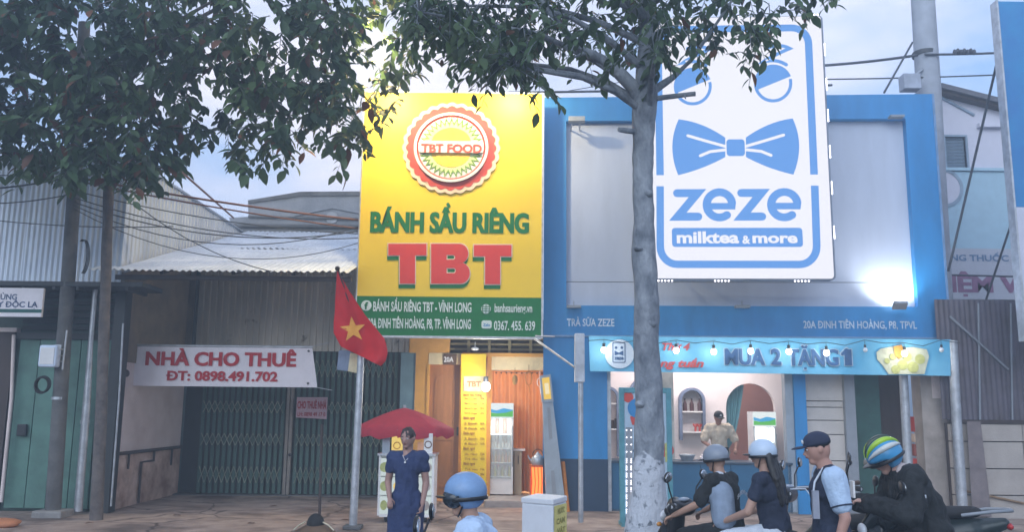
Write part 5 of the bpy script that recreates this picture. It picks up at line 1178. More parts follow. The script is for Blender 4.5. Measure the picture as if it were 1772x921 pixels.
b = B(); b.box((xl, -0.08, gz), (xr, 0.0, gz + 0.06)); part('ledge', b, M_lb, T)
W_ = part('window', B().box((w0, 0.12, wz0), (w1, 0.15, wz1)), M_dark, T)
for e in (((w0 - .04, -0.03, wz0 - .04), (w0, .12, wz1 + .04)), ((w1, -0.03, wz0 - .04), (w1 + .04, .12, wz1 + .04)), ((w0, -0.03, wz1), (w1, .12, wz1 + .04)), ((w0, -0.03, wz0 - .04), (w1, .12, wz0))):
    part('window_frame', B().box(*e), mat('window_blue_grey', (0.30, 0.40, 0.50), 0.6), W_)
bb = B(); bb.box((-(w1 - w0) / 2, -0.008, -0.03), ((w1 - w0) / 2, 0.008, 0.03), Matrix.Rotation(R(35), 4, 'X')); me = bb.mesh('louvre')
pieces('louvre', me, MATS['window_blue_grey'], W_, [((w0 + w1) / 2, 0.06, wz0 + 0.05 + k * (wz1 - wz0 - 0.06) / 9) for k in range(10)])
# roof tiles along the verge
r0 = FRH.pt(1624, 148, -0.25); r1 = FRH.pt(1742, 178, -0.25); r2 = r1 + (r1 - r0) * 0.6; sl = (r2 - r0); n = 24
M_tile = mat('dark_roof_tile', (0.13, 0.13, 0.15), 0.8, island=0.2)
bb = B(); e = sl.normalized(); ang = math.atan2(e.z, e.x)
bb.box((-0.09, -0.03, -0.035), (0.11, 1.6, 0.035), Matrix.Rotation(-ang, 4, 'Y')); me = bb.mesh('roof_tile')
pieces('roof_tile', me, M_tile, T, [r0 + sl * ((k + .5) / n) + Vector((0, 0, 0.03 * (k % 2))) for k in range(n)])
b = B(); b.tube([r0 + Vector((-0.05, 0.05, 0.06)), r0 + Vector((-0.05, 1.5, 0.06))], 0.09, 8); part('ridge', b, M_tile, T)
b = B(); b.poly([[(r0.x, r0.z - 0.1), (r2.x, r2.z - 0.1), (r2.x, r2.z - 0.02), (r0.x, r0.z - 0.02)]], -0.2, 1.8); part('roof_board', b, M_darkwood, T)
b = B(); b.tube([FRH.pt(1626, 167, -0.02), FRH.pt(1686, 199, -0.02)], 0.03, 6); part('gable_moulding', b, MATS['window_blue_grey'], T)
b = B(); b.box((H(1690, 222)[0], -0.12, H(1700, 222)[1]), (xr, 0, H(1700, 215)[1])); part('string_course', b, M_hw, T)
c = H(1632, 325, -0.04); b = B(); b.poly([circ(c, 0.40, 32), circ(c, 0.34, 32)[::-1]], -0.06, 0.03); part('round_moulding', b, MATS['window_blue_grey'], T)
b = B(); b.poly([circ(c, 0.34, 32)], -0.045, 0.015); part('round_panel', b, M_hw, T)
FRS = Frame(0, 16.3)
T = thing('pharmacy_sign', 'faded shop sign with red and blue letters below the white house', 'sign', (FRS.uz(1700, 518)[0], 0, FRS.uz(1700, 518)[1]), FRS)
a, c = FRS.uz(1600, 517), FRS.uz(1850, 432); b = B(); b.box((a[0], 0, a[1]), (c[0], 0.08, c[1])); part('board', b, mat('faded_board', (0.56, 0.58, 0.64), 0.7, var=0.04), T)
b = B(); text(b, 'HÀNG THUỐC', 1618, 441, 1745, 452, FRS, -0.006, 0.03); part('blue_lettering', b, mat('faded_blue_print', (0.16, 0.28, 0.46), 0.7), T)
b = B(); text(b, 'TIỆM VÀNG', 1612, 478, 1868, 507, FRS, -0.006, 0.075); part('red_lettering', b, mat('faded_red_print', (0.34, 0.16, 0.28), 0.7), T)
# dark tin fence over stone panels
FE = Frame(0, 14.0)
X = lambda x, y=700, d=0: FE.uz(x, y, d)[0]; Zr = lambda y, x=1710: FE.uz(x, y)[1]
T = thing('tin_fence', 'dark corrugated tin fence standing on a pale slab wall at the right', 'fence', (X(1700), 0, 0), FE)
M_td = mat('dark_purple_tin', (0.14, 0.125, 0.16), 0.6, 0.2, scale=3, col2=(0.09, 0.075, 0.08))
u = X(1630); k = 0
while u < X(1900):
    b = B(); b.corr((u, 0.02 - 0.004 * (k % 2), Zr(727)), (1, 0, 0), 0.52, (0, 0, 1), Zr(519) - Zr(727), (0, -1, 0), 0.085, 0.012); part('tin_sheet', b, M_td, T); u += 0.5; k += 1
b = B(); b.tube([FE.pt(1644, 548, -0.04), FE.pt(1745, 640, -0.04)], 0.018, 6); part('brace', b, M_gray, T)
for px in (1693, 1749): b = B(); b.tube([FE.pt(px, 525, -0.03), FE.pt(px + 3, 727, -0.03)], 0.016, 6); part('upright', b, M_gray, T)
b = B(); b.box((X(1640), -0.03, Zr(734)), (X(1900), 0.06, Zr(727))); part('rail', b, M_darkwood, T)
M_slab = mat('stone_slab', (0.46, 0.42, 0.38), 0.85, scale=2.4, col2=(0.36, 0.32, 0.29), bump=0.25)
rows_ = [Zr(734), Zr(765), Zr(812), Zr(858), Zr(905), -0.05]; cols_ = [X(1640), X(1692), X(1765), X(1830), X(1900)]
for j in range(len(rows_) - 1):
    if rows_[j] <= rows_[j + 1]: continue
    for i in range(4):
        b = B(); b.box((cols_[i] + 0.008, 0.0 - 0.012 * ((i + j) % 2), rows_[j + 1] + 0.008), (cols_[i + 1] - 0.008, 0.12, rows_[j] - 0.008)); part('slab', b, M_slab, T, bevel=0.006)
b = B(); b.box((X(1640), 0.08, -0.05), (X(1900), 0.16, Zr(734))); part('backing', b, M_darkwood, T)
b = B(); b.add([FE.pt(*p, dd) for dd in (-0.12, -0.02) for p in ((1673, 730), (1697, 730), (1716, 895), (1683, 895))], [(0, 3, 2, 1), (4, 5, 6, 7), (0, 1, 5, 4), (1, 2, 6, 5), (2, 3, 7, 6), (3, 0, 4, 7)]); part('brown_shadow_bar', b, mat('brown_shadow_tone', (0.24, 0.20, 0.20), 0.8), T)  # slanted brown bar stands in for a shadow on the slab wall
b = B(); b.tube([FE.pt(1664, 849, -0.03), FE.pt(1772, 872, -0.03)], 0.02, 6); part('pipe', b, mat('brown_shadow_line', (0.3, 0.19, 0.10), 0.7), T)  # thin brown tube imitates another slanted shadow across the slabs
# big board at right edge
FW = Frame(0, 12.6)
T = thing('blue_board', 'tall blue and white advertising board cut by the right edge of the picture', 'sign', (FW.uz(1770, 590)[0], 0, 2.6), FW)
a, c = FW.uz(1744, 2), FW.uz(1755, 358); g = FW.uz(1763, 590)
x0 = (a[0] + c[0] + g[0]) / 3
b = B(); b.box((x0, 0, c[1]), (x0 + 2, 0.15, a[1])); part('blue_panel', b, mat('bright_blue', (0.02, 0.15, 0.42), 0.5, scale=1.2, col2=(0.02, 0.24, 0.5)), T)
b = B(); b.box((x0, 0, g[1]), (x0 + 2, 0.15, c[1] - 0.004)); part('white_panel', b, mat('pale_panel_white', (0.56, 0.58, 0.68), 0.6, var=0.04), T)
b = B(); b.box((x0 - 0.03, -0.01, g[1]), (x0 - 0.002, 0.17, a[1] + 0.02)); part('edge_trim', b, M_galv, T)
# concrete pole behind
PYR = 15.9
T = thing('utility_pole', 'pale concrete utility pole rising behind the blue frame', 'utility pole', (at(1620, 700, PYR).x, PYR, 0))
b = B(); b.tube([Vector((at(1640, 880, PYR).x, PYR, 0)), at(1607, 160, PYR), at(1597, 0, PYR), at(1590, -120, PYR)], [0.27, 0.225, 0.215, 0.2], 18); part('pole', b, mat('pale_concrete', (0.36, 0.39, 0.44), 0.9, scale=4, var=0.12, bump=0.4), T)
b = B(); b.lathe([(0.228, -0.04), (0.228, 0.04)], at(1600, 94, PYR), 16); part('strap', b, M_dark, T)
T = thing('junction_box', 'grey junction box fixed low on the pale concrete pole', 'junction box', (at(1570, 155, 15.5).x, 15.5, at(1570, 155, 15.5).z))
a, c = at(1562, 155, 15.5), at(1590, 129, 15.5); b = B(); b.box((a.x, 15.42, a.z), (c.x, 15.66, c.z), None); part('case', b, mat('box_grey', (0.40, 0.44, 0.52), 0.6), T, bevel=0.015)
part('arm', B().tube([at(1572, 140, 15.6), at(1596, 120, 15.75)], 0.03, 6), M_gray, T)

# ================================================================ cables
def cable(p0, p1, sag, r, label, m=M_black, name='cable'):
    p0, p1 = Vector(p0), Vector(p1); b = B(); b.tube([p0.lerp(p1, t) - Vector((0, 0, 4 * sag * t * (1 - t))) for t in [k / 14 for k in range(15)]], r, 6); return solo(name, b, m, label, 'cable', group='overhead cables')
M_cb = mat('cable_grey', (0.06, 0.07, 0.09), 0.7); M_cw = mat('cable_warm_lit', (0.22, 0.09, 0.05), 0.7)  # the second colour has the warm light on its cables painted in
cable(at(-40, 328, 12.7), at(128, 304, 12.95), 0.04, 0.014, 'thick cable reaching the dark pole from the left, lower of two', M_cb)
cable(at(-40, 300, 12.8), at(128, 297, 12.95), 0.05, 0.009, 'thin cable reaching the top of the dark pole from the left', M_cb)
cable(at(-40, 352, 12.7), at(126, 335, 12.95), 0.05, 0.009, 'thin cable reaching the dark pole below the thick one', M_cb)
cable(at(-40, 378, 13.2), at(300, 392, 13.2), 0.06, 0.008, 'long thin cable crossing the tin wall near its middle', M_cb)
for i, (y0, x1, y1, r, sg) in enumerate(((306, 622, 381, 0.018, 0.05), (312, 622, 396, 0.013, 0.05), (330, 622, 405, 0.009, 0.12), (342, 622, 412, 0.009, 0.22), (350, 622, 400, 0.010, 0.3), (356, 622, 392, 0.008, 0.45), (362, 622, 420, 0.007, 0.5))):
    cable(at(128, y0, 12.95), at(x1, y1, 14.3), sg, r, ['warm lit thick cable running from the dark pole to the yellow sign, topmost', 'second cable from the top between dark pole and yellow sign', 'third cable from the top between dark pole and yellow sign', 'fourth cable from the top between dark pole and yellow sign', 'fifth cable between dark pole and yellow sign, sagging', 'sixth cable between dark pole and yellow sign, sagging deeply', 'lowest sagging cable between dark pole and yellow sign'][i], M_cw if i < 2 else M_cb)
cable(at(300, 285, 13.4), at(404, 377, 19.5), 0.0, 0.020, 'straight stay wire with painted warm light running down to the grey parapet', M_cw)
cable(at(230, 350, 13.3), at(470, 470, 13.1), 0.15, 0.008, 'thin loose cable falling across the tin roof edge', M_cb)
cable(at(880, 160, 15.5), at(1440, 147, 15.5), 0.02, 0.022, 'cable passing over the top of the blue frame behind the trunk', M_cb)
cable(at(940, 164, 16.5), at(1300, 100, 16.5), 0.02, 0.008, 'thin cable rising behind the tree trunk and the light box', M_cb)
cable(at(1425, 113, 15.8), at(1588, 95, 15.7), 0.02, 0.026, 'thick cable from the light box sign to the pale pole', M_cb)
cable(at(1425, 137, 15.8), at(1800, 126, 15.7), 0.02, 0.014, 'thin cable crossing the pale pole below the thick one', M_cb)
cable(at(1600, 94, 15.66), at(1800, 87, 15.6), 0.02, 0.022, 'thick cable from the pale pole to the right edge', M_cb)
cable(at(1530, 160, 14.6), at(1579, 73, 15.7), 0.0, 0.02, 'short slanted stay rising to the pale pole', M_cb)
cable(at(1741, 40, 12.9), at(1641, 470, 14.2), 0.0, 0.02, 'long slanted stay wire on the right, left of the two', M_cb)
cable(at(1800, 235, 12.9), at(1706, 520, 14.2), 0.0, 0.018, 'second slanted stay wire on the right, near the blue board', M_cb)
cable(at(1640, 476, 15.8), at(1800, 480, 15.8), 0.0, 0.018, 'horizontal wire crossing the faded pharmacy sign', M_cb)
b = B()
for k in range(7): p = at(1652 + k * 5.6, 90, 15.6); b.ell(p + Vector((0, 0, 0.02 * (k % 2))), (0.035, 0.04, 0.06), 8, 6)
solo('cable_splice', b, M_cb, 'row of dark splices on the thick cable right of the pale pole', 'cable splice')
# ================================================================ trees
def lerpf(tab, x):
    for (a, ya), (c, yc) in zip(tab, tab[1:]):
        if x <= c: return ya + (yc - ya) * max(0, (x - a)) / (c - a)
    return tab[-1][1]
M_leaf = mat('leaf_green', (0.075, 0.125, 0.045), 0.5, scale=0.8, col2=(0.045, 0.09, 0.055), transl=0.45, island=0.55)
M_leaf_old = mat('leaf_reddish', (0.16, 0.07, 0.035), 0.55, transl=0.35, island=0.35)
def leafgeo(p, dr, up, ln):
    """folded pointed leaf, 8 faces"""
    dr = dr.normalized(); sx = dr.cross(up)
    if sx.length < 1e-3: sx = Vector((1, 0, 0))
    sx.normalize(); nn = sx.cross(dr)
    w_ = ln * 0.25; prof = ((0, 0.05), (0.25, 0.8), (0.55, 1.0), (0.82, 0.55), (1.0, 0.03)); vs = []
    for t, h in prof:
        c = p + dr * ln * t - nn * ln * 0.16 * t * t
        vs += [c - sx * w_ * h + nn * w_ * 0.3 * h, c, c + sx * w_ * h + nn * w_ * 0.3 * h]
    fs = []
    for i in range(4): fs += [(3 * i, 3 * i + 1, 3 * i + 4, 3 * i + 3), (3 * i + 1, 3 * i + 2, 3 * i + 5, 3 * i + 4)]
    return vs, fs
def crown(T, n, x0, x1, y0, y1, low, top, ln, seed, hub, nl, keep, bark, oldf=0.03, bare=None):
    rr = random.Random(seed); leaves = []; sprays = []; tries = 0
    while len(sprays) < n and tries < n * 60:
        tries += 1
        px = rr.uniform(x0, x1); Y = rr.uniform(y0, y1); py = rr.uniform(top, 340)
        lo = lerpf(low, px)
        if py > lo - 24: continue
        p = at(px, py, Y)
        if not keep(px, py, lo, rr, p): continue
        sprays.append(p)
    TW = B()
    hubs = []
    for k in range(nl):
        q = sprays[rr.randrange(len(sprays))].copy(); hubs.append(q)
    for q in hubs:
        s0 = hub(q); mid = s0.lerp(q, 0.5) + Vector((0, 0, 0.15 * (q - s0).length)) * 0.6
        TW.tube([s0, s0.lerp(mid, .5) + Vector((0, 0, 0.05)), mid, mid.lerp(q, .5), q], [0.04, 0.034, 0.026, 0.018, 0.010], 6)
    for p in sprays:
        q = min(hubs, key=lambda h: (h - p).length); s0 = q
        if (p - s0).length < 0.42: TW.tube([s0, s0.lerp(p, .5) + Vector((rr.uniform(-.08, .08), rr.uniform(-.08, .08), .07)), p], [0.006, 0.005, 0.003], 4, caps=False)
        out = Vector((rr.uniform(-1, 1), rr.uniform(-1, 1), rr.uniform(-0.9, 0.25))).normalized(); L_ = rr.uniform(0.22, 0.42)
        m = rr.randint(7, 10); pts = [p + out * L_ * t + Vector((0, 0, -0.12 * t * t)) for t in (0, .5, 1)]
        TW.tube(pts, [0.005, 0.004, 0.002], 4, caps=False)
        sd = out.cross(Vector((0, 0, 1))); sd = sd.normalized() if sd.length > .05 else Vector((1, 0, 0))
        for k in range(m):
            t = (k + 0.6) / m; c = p + out * L_ * t + Vector((0, 0, -0.12 * t * t)); s_ = 1 if k % 2 else -1
            d = out * 0.6 + sd * s_ * 0.8 + Vector((rr.uniform(-.3, .3), rr.uniform(-.3, .3), rr.uniform(-1.1, 0.05)))
            up = Vector((rr.uniform(-.6, .6), rr.uniform(-.9, .3), 1)); leaves.append((c, d, up, ln * rr.uniform(0.5, 1.2)))
    def vis(l):
        a = proj(l[0]); return (-60 < a[0] < 1800 and 0 < a[1] < 900, a[1], l[3])
    leaves.sort(key=lambda l: (-vis(l)[0], -(vis(l)[1] - lerpf(low, proj(l[0])[0])) if vis(l)[0] else 0, 0))
    for i, l in enumerate(leaves[:290]):
        vs, fs = leafgeo(*l); b = B(); b.add([v - l[0] for v in vs], fs, True); me = b.mesh('leaf')
        pieces('leaf', me, M_leaf if rr.random() > oldf * 2 else M_leaf_old, T, [l[0]])
    fb = B(); ob = B()
    for l in leaves[290:]:
        vs, fs = leafgeo(*l); (ob if rr.random() < oldf else fb).add(vs, fs, True)
    part('foliage', fb, M_leaf, T, kind='stuff')
    if ob.v: part('reddish_foliage', ob, M_leaf_old, T, kind='stuff')
    part('twigs', TW, bark, T, kind='stuff'); return leaves
def barktrunk(b, pts, rs, n=18, amp=0.02, seg=4):
    P = []; Rr = []
    for i in range(len(pts) - 1):
        for k in range(seg):
            t = k / seg; P.append(Vector(pts[i]).lerp(Vector(pts[i + 1]), t)); Rr.append(rs[i] + (rs[i + 1] - rs[i]) * t)
    P.append(Vector(pts[-1])); Rr.append(rs[-1]); k0 = len(b.v); b.tube(P, Rr, n, caps=True)
    c = 0
    for i, p in enumerate(P):
        for j in range(n):
            v = b.v[k0 + i * n + j]; d = v - p; f = 1 + amp / max(Rr[i], .02) * (mnoise.noise(v * 3.1) + 0.6 * mnoise.noise(v * 9)); b.v[k0 + i * n + j] = p + d * f
M_bark = mat('grey_bark', (0.33, 0.36, 0.40), 0.95, scale=7, col2=(0.11, 0.13, 0.16), bump=1.0, bscale=30, stretch=(1, 1, 0.55))
M_bark2 = mat('brown_bark', (0.16, 0.14, 0.13), 0.95, scale=8, col2=(0.08, 0.07, 0.07), bump=0.8, bscale=24)
m = M_bark; t = m.node_tree; n = t.nodes; l = t.links; p = n['Principled BSDF']
src = p.inputs['Base Color'].links[0].from_socket; tcn = n.new('ShaderNodeTexCoord'); sp = n.new('ShaderNodeSeparateXYZ'); nz = n.new('ShaderNodeTexNoise'); nz.inputs['Scale'].default_value = 9; nz.inputs['Detail'].default_value = 5
l.new(tcn.outputs['Object'], sp.inputs[0]); l.new(tcn.outputs['Object'], nz.inputs['Vector'])
ma = n.new('ShaderNodeMath'); ma.operation = 'MULTIPLY_ADD'; ma.inputs[1].default_value = 0.55; l.new(nz.outputs[0], ma.inputs[0]); l.new(sp.outputs[2], ma.inputs[2])
crr = n.new('ShaderNodeValToRGB'); crr.color_ramp.elements[0].position = 0; crr.color_ramp.elements[0].color = (1, 1, 1, 1); crr.color_ramp.elements[1].position = 0.03; crr.color_ramp.elements[1].color = (0, 0, 0, 1)
mb = n.new('ShaderNodeMath'); mb.operation = 'SUBTRACT'; mb.inputs[1].default_value = 1.52; l.new(ma.outputs[0], mb.inputs[0]); l.new(mb.outputs[0], crr.inputs[0])
mw = n.new('ShaderNodeMixRGB'); mw.inputs[2].default_value = (0.52, 0.55, 0.60, 1); mf = n.new('ShaderNodeMath'); mf.operation = 'MULTIPLY'; mf.inputs[1].default_value = 0.8
nz2 = n.new('ShaderNodeTexNoise'); nz2.inputs['Scale'].default_value = 16; nz2.inputs['Detail'].default_value = 6; l.new(tcn.outputs['Object'], nz2.inputs['Vector']); cr2 = n.new('ShaderNodeValToRGB'); cr2.color_ramp.elements[0].position = 0.36; cr2.color_ramp.elements[1].position = 0.42; l.new(nz2.outputs[0], cr2.inputs[0]); l.new(cr2.outputs[0], mf.inputs[1])
l.new(crr.outputs[0], mf.inputs[0]); l.new(mf.outputs[0], mw.inputs[0]); l.new(src, mw.inputs[1]); l.new(mw.outputs[0], p.inputs['Base Color'])
# left tree
YA = 12.75
TA = thing('street_tree', 'large dense tree at the left with a slim brown trunk beside the downpipe', 'tree', (at(168, 885, YA).x, YA, 0))
pA = [Vector((at(168, 885, YA).x, YA, -0.05)), at(176, 690, YA), at(183, 480, YA), at(189, 300, YA), at(196, 150, YA), at(210, 10, YA - .3), at(230, -160, YA - .6)]
b = B(); barktrunk(b, pA, [0.092, 0.078, 0.074, 0.072, 0.07, 0.066, 0.05], amp=0.006); part('trunk', b, M_bark2, TA)
lowA = [(-400, 285), (0, 285), (45, 300), (75, 312), (95, 285), (110, 325), (150, 318), (200, 312), (240, 335), (262, 330), (290, 300), (330, 262), (372, 258), (400, 300), (425, 302), (450, 275), (475, 300), (500, 262), (560, 255), (600, 282), (640, 276), (668, 225), (694, 190), (712, 140), (732, 80), (770, -20)]
def hubA(q): z = min(max(q.z - 1.0, 6.0), 8.5); x = at(190, 200, YA).x; return Vector((x + 0.02 * (z - 5), YA - 0.1, z))
def keepA(px, py, lo, rr, p):
    g = mnoise.noise(p * 0.9 + Vector((3, 1, 5))); edge_ = (lo - py) / 60
    dens = 1.0 if px < 330 else 0.75
    if py < -20: return rr.random() < 0.35
    if px > 610: return rr.random() < 0.9 and p.y > 11.6
    return rr.random() < dens * min(1, 0.42 + edge_) and g > (-0.36 if px < 330 else -0.26)
LA = crown(TA, 2000, -260, 745, 9.6, 12.6, lowA, -330, 0.195, 11, hubA, 15, keepA, M_bark2, 0.05)
# middle tree
YB = 8.5
TB = thing('street_tree', 'tree with a mottled grey trunk whitewashed at its foot standing before the milk tea shop', 'tree', (at(1118, 990, YB).x, YB, -0.1))
gz_ = -0.13
pB = [Vector((at(1119, 1000, YB).x, YB, gz_ - 0.05)), at(1120, 921, YB), at(1122, 860, YB), at(1124, 780, YB), at(1121, 640, YB), at(1118, 520, YB), at(1114, 400, YB), at(1111, 300, YB), at(1113, 230, YB), at(1117, 165, YB), at(1119, 110, YB), at(1121, 0, YB), at(1124, -150, YB), at(1118, -330, YB + .2)]
rB = [v * YB / 1500 / 2 for v in (96, 78, 62, 50, 45, 42, 40, 39, 41, 45, 33, 28, 24, 18)]
b = B(); barktrunk(b, pB, rB, n=28, amp=0.017, seg=8)
for kx, ky, ks in ((1108, 700, .035), (1128, 560, .045), (1105, 430, .03), (1122, 335, .04), (1112, 820, .03)): b.ell(at(kx, ky, YB - .09), (.05, .05, ks), 12, 8, fn=lambda q: q * (1 + .25 * mnoise.noise(q * 30)))
part('trunk', b, M_bark, TB)
def limb(pts, rs, nm='limb'):
    b = B(); barktrunk(b, [at(*q) for q in pts], rs, n=12, amp=0.006, seg=4); part(nm, b, M_bark, TB)
limb([(1112, 180, YB), (1095, 150, YB - .05), (1070, 125, YB - .1), (1040, 103, YB - .2), (1010, 88, YB - .3), (985, 62, YB - .4), (950, 20, YB - .5), (900, -60, YB - .6)], [0.085, 0.075, 0.066, 0.058, 0.045, 0.035, 0.025, 0.015])
limb([(1014, 92, YB - .3), (1004, 94, YB - .35), (994, 99, YB - .4)], [0.022, 0.016, 0.010])
limb([(1120, 165, YB), (1143, 148, YB + .05), (1165, 133, YB + .1), (1195, 105, YB + .1), (1240, 40, YB + .2), (1300, -50, YB + .3)], [0.05, 0.04, 0.032, 0.024, 0.016, 0.01])
limb([(1125, 172, YB), (1150, 168, YB - .1), (1203, 162, YB - .25)], [0.03, 0.026, 0.022], 'broken_branch')
limb([(1184, 165, YB - .2), (1187, 171, YB - .25)], [0.012, 0.004], 'broken_branch')
limb([(1110, 230, YB), (1085, 226, YB - .1), (1071, 224, YB - .15)], [0.03, 0.028, 0.024], 'broken_branch')
limb([(1121, 40, YB), (1060, -30, YB - .3), (930, -80, YB - .6), (800, -90, YB - .8)], [0.05, 0.04, 0.03, 0.02])
lowB = [(640, -10), (700, 52), (720, 88), (745, 78), (770, 100), (800, 112), (835, 138), (870, 142), (900, 152), (932, 150), (950, 105), (985, 92), (1040, 85), (1075, 120), (1100, 150), (1150, 152), (1180, 112), (1215, 98), (1245, 132), (1275, 118), (1290, 84), (1318, 110), (1338, 78), (1350, 50), (1370, 42), (1400, 28), (1430, 8), (1600, -40)]
def hubB(q): z = min(max(q.z - 0.5, 4.6), 6.8); return Vector((at(1121, 60, YB).x, YB, z))
def keepB(px, py, lo, rr, p):
    if py < -10: return rr.random() < 0.30
    g = mnoise.noise(p * 1.4 + Vector((1, 9, 2)))
    dens = 0.95 if px < 1110 else 0.42
    if px > 1345: dens = 0.35
    return rr.random() < dens * min(1, 0.35 + (lo - py) / 50) and g > -0.3
LB = crown(TB, 760, 690, 1480, 7.3, 9.3, lowB, -300, 0.140, 23, hubB, 14, keepB, M_bark, 0.03)

# ================================================================ bodies
def remesh(b, vox, smooth=4, fold=0.0, fs=9.0, seed=0):
    me = b.mesh('tmp'); o = bpy.data.objects.new('tmp', me); COL.objects.link(o)
    q = o.modifiers.new('r', 'REMESH'); q.mode = 'VOXEL'; q.voxel_size = vox; q.use_smooth_shade = True
    if smooth: s_ = o.modifiers.new('s', 'SMOOTH'); s_.iterations = smooth; s_.factor = 0.5
    dg = bpy.context.evaluated_depsgraph_get(); ev = o.evaluated_get(dg); m2 = bpy.data.meshes.new_from_object(ev)
    out = B(); vs = [v.co.copy() for v in m2.vertices]
    if fold:
        for v, mv in zip(vs, m2.vertices):
            v += mv.normal * fold * (mnoise.noise(Vector((v.x * fs, v.y * fs, v.z * fs * 0.6 + seed))) + 0.6 * mnoise.noise(Vector((v.x * fs * 2.4, v.y * fs * 2.4, v.z * fs * 1.3 + seed))))
    out.add(vs, [tuple(p.vertices) for p in m2.polygons], True)
    bpy.data.objects.remove(o); bpy.data.meshes.remove(me); bpy.data.meshes.remove(m2); return out
V = Vector
STAND = dict(pelvis=V((0, 0, .94)), waist=V((0, .01, 1.08)), chest=V((0, .0, 1.30)), neck=V((0, .0, 1.46)), head=V((0, .03, 1.61)),
             shL=V((-.18, 0, 1.40)), elL=V((-.23, -.02, 1.12)), wrL=V((-.24, .05, .88)), shR=V((.18, 0, 1.40)), elR=V((.23, -.02, 1.12)), wrR=V((.24, .05, .88)),
             hipL=V((-.09, 0, .90)), knL=V((-.10, .02, .49)), anL=V((-.11, -.01, .08)), hipR=V((.09, 0, .90)), knR=V((.10, .02, .49)), anR=V((.11, -.01, .08)))
SIT = dict(pelvis=V((0, 0, .10)), waist=V((0, .02, .25)), chest=V((0, .05, .47)), neck=V((0, .08, .62)), head=V((0, .12, .77)),
           shL=V((-.18, .06, .56)), elL=V((-.26, .20, .34)), wrL=V((-.27, .44, .30)), shR=V((.18, .06, .56)), elR=V((.26, .20, .34)), wrR=V((.27, .44, .30)),
           hipL=V((-.10, .02, .08)), knL=V((-.17, .42, .02)), anL=V((-.15, .38, -.42)), hipR=V((.10, .02, .08)), knR=V((.17, .42, .02)), anR=V((.15, .38, -.42)))
def hand(b, wr, el, side, grip=0.6, ax=None):
    d = (wr - el).normalized(); up = V((0, 0, 1)); s_ = d.cross(up)
    s_ = s_.normalized() if s_.length > 0.2 else V((1, 0, 0)); dn = s_.cross(d) * -1
    if dn.z > 0: dn = -dn
    if abs(d.z) > 0.8: s_ = V((0, 1, 0)); dn = V((-side, 0, 0))
    pc = wr + d * 0.045; b.cap(wr + d * .01, wr + d * .075, 0.024, 0.03, 10, flat=0.6, fax=dn)
    for k, L_ in enumerate((.066, .076, .072, .058)):
        o = (k - 1.5) * 0.018; a = wr + d * 0.082 + s_ * o; c1 = a + (d * (1 - grip * .5) + dn * grip * .6).normalized() * L_ * .48; c2 = c1 + (d * (1 - grip * 1.5) + dn * grip).normalized() * L_ * .5
        b.cap(a - d * .01, c1, .0092, .0085, 8, 3); b.cap(c1, c2, .0085, .007, 8, 3)
    a = wr + d * 0.03 - s_ * 0.024 * side; c1 = a + (d * .5 - s_ * side * .7 + dn * .3).normalized() * .035; b.cap(a, c1, .012, .010, 8, 3); b.cap(c1, c1 + (d * .8 + dn * .4).normalized() * .03, .010, .008, 8, 3)
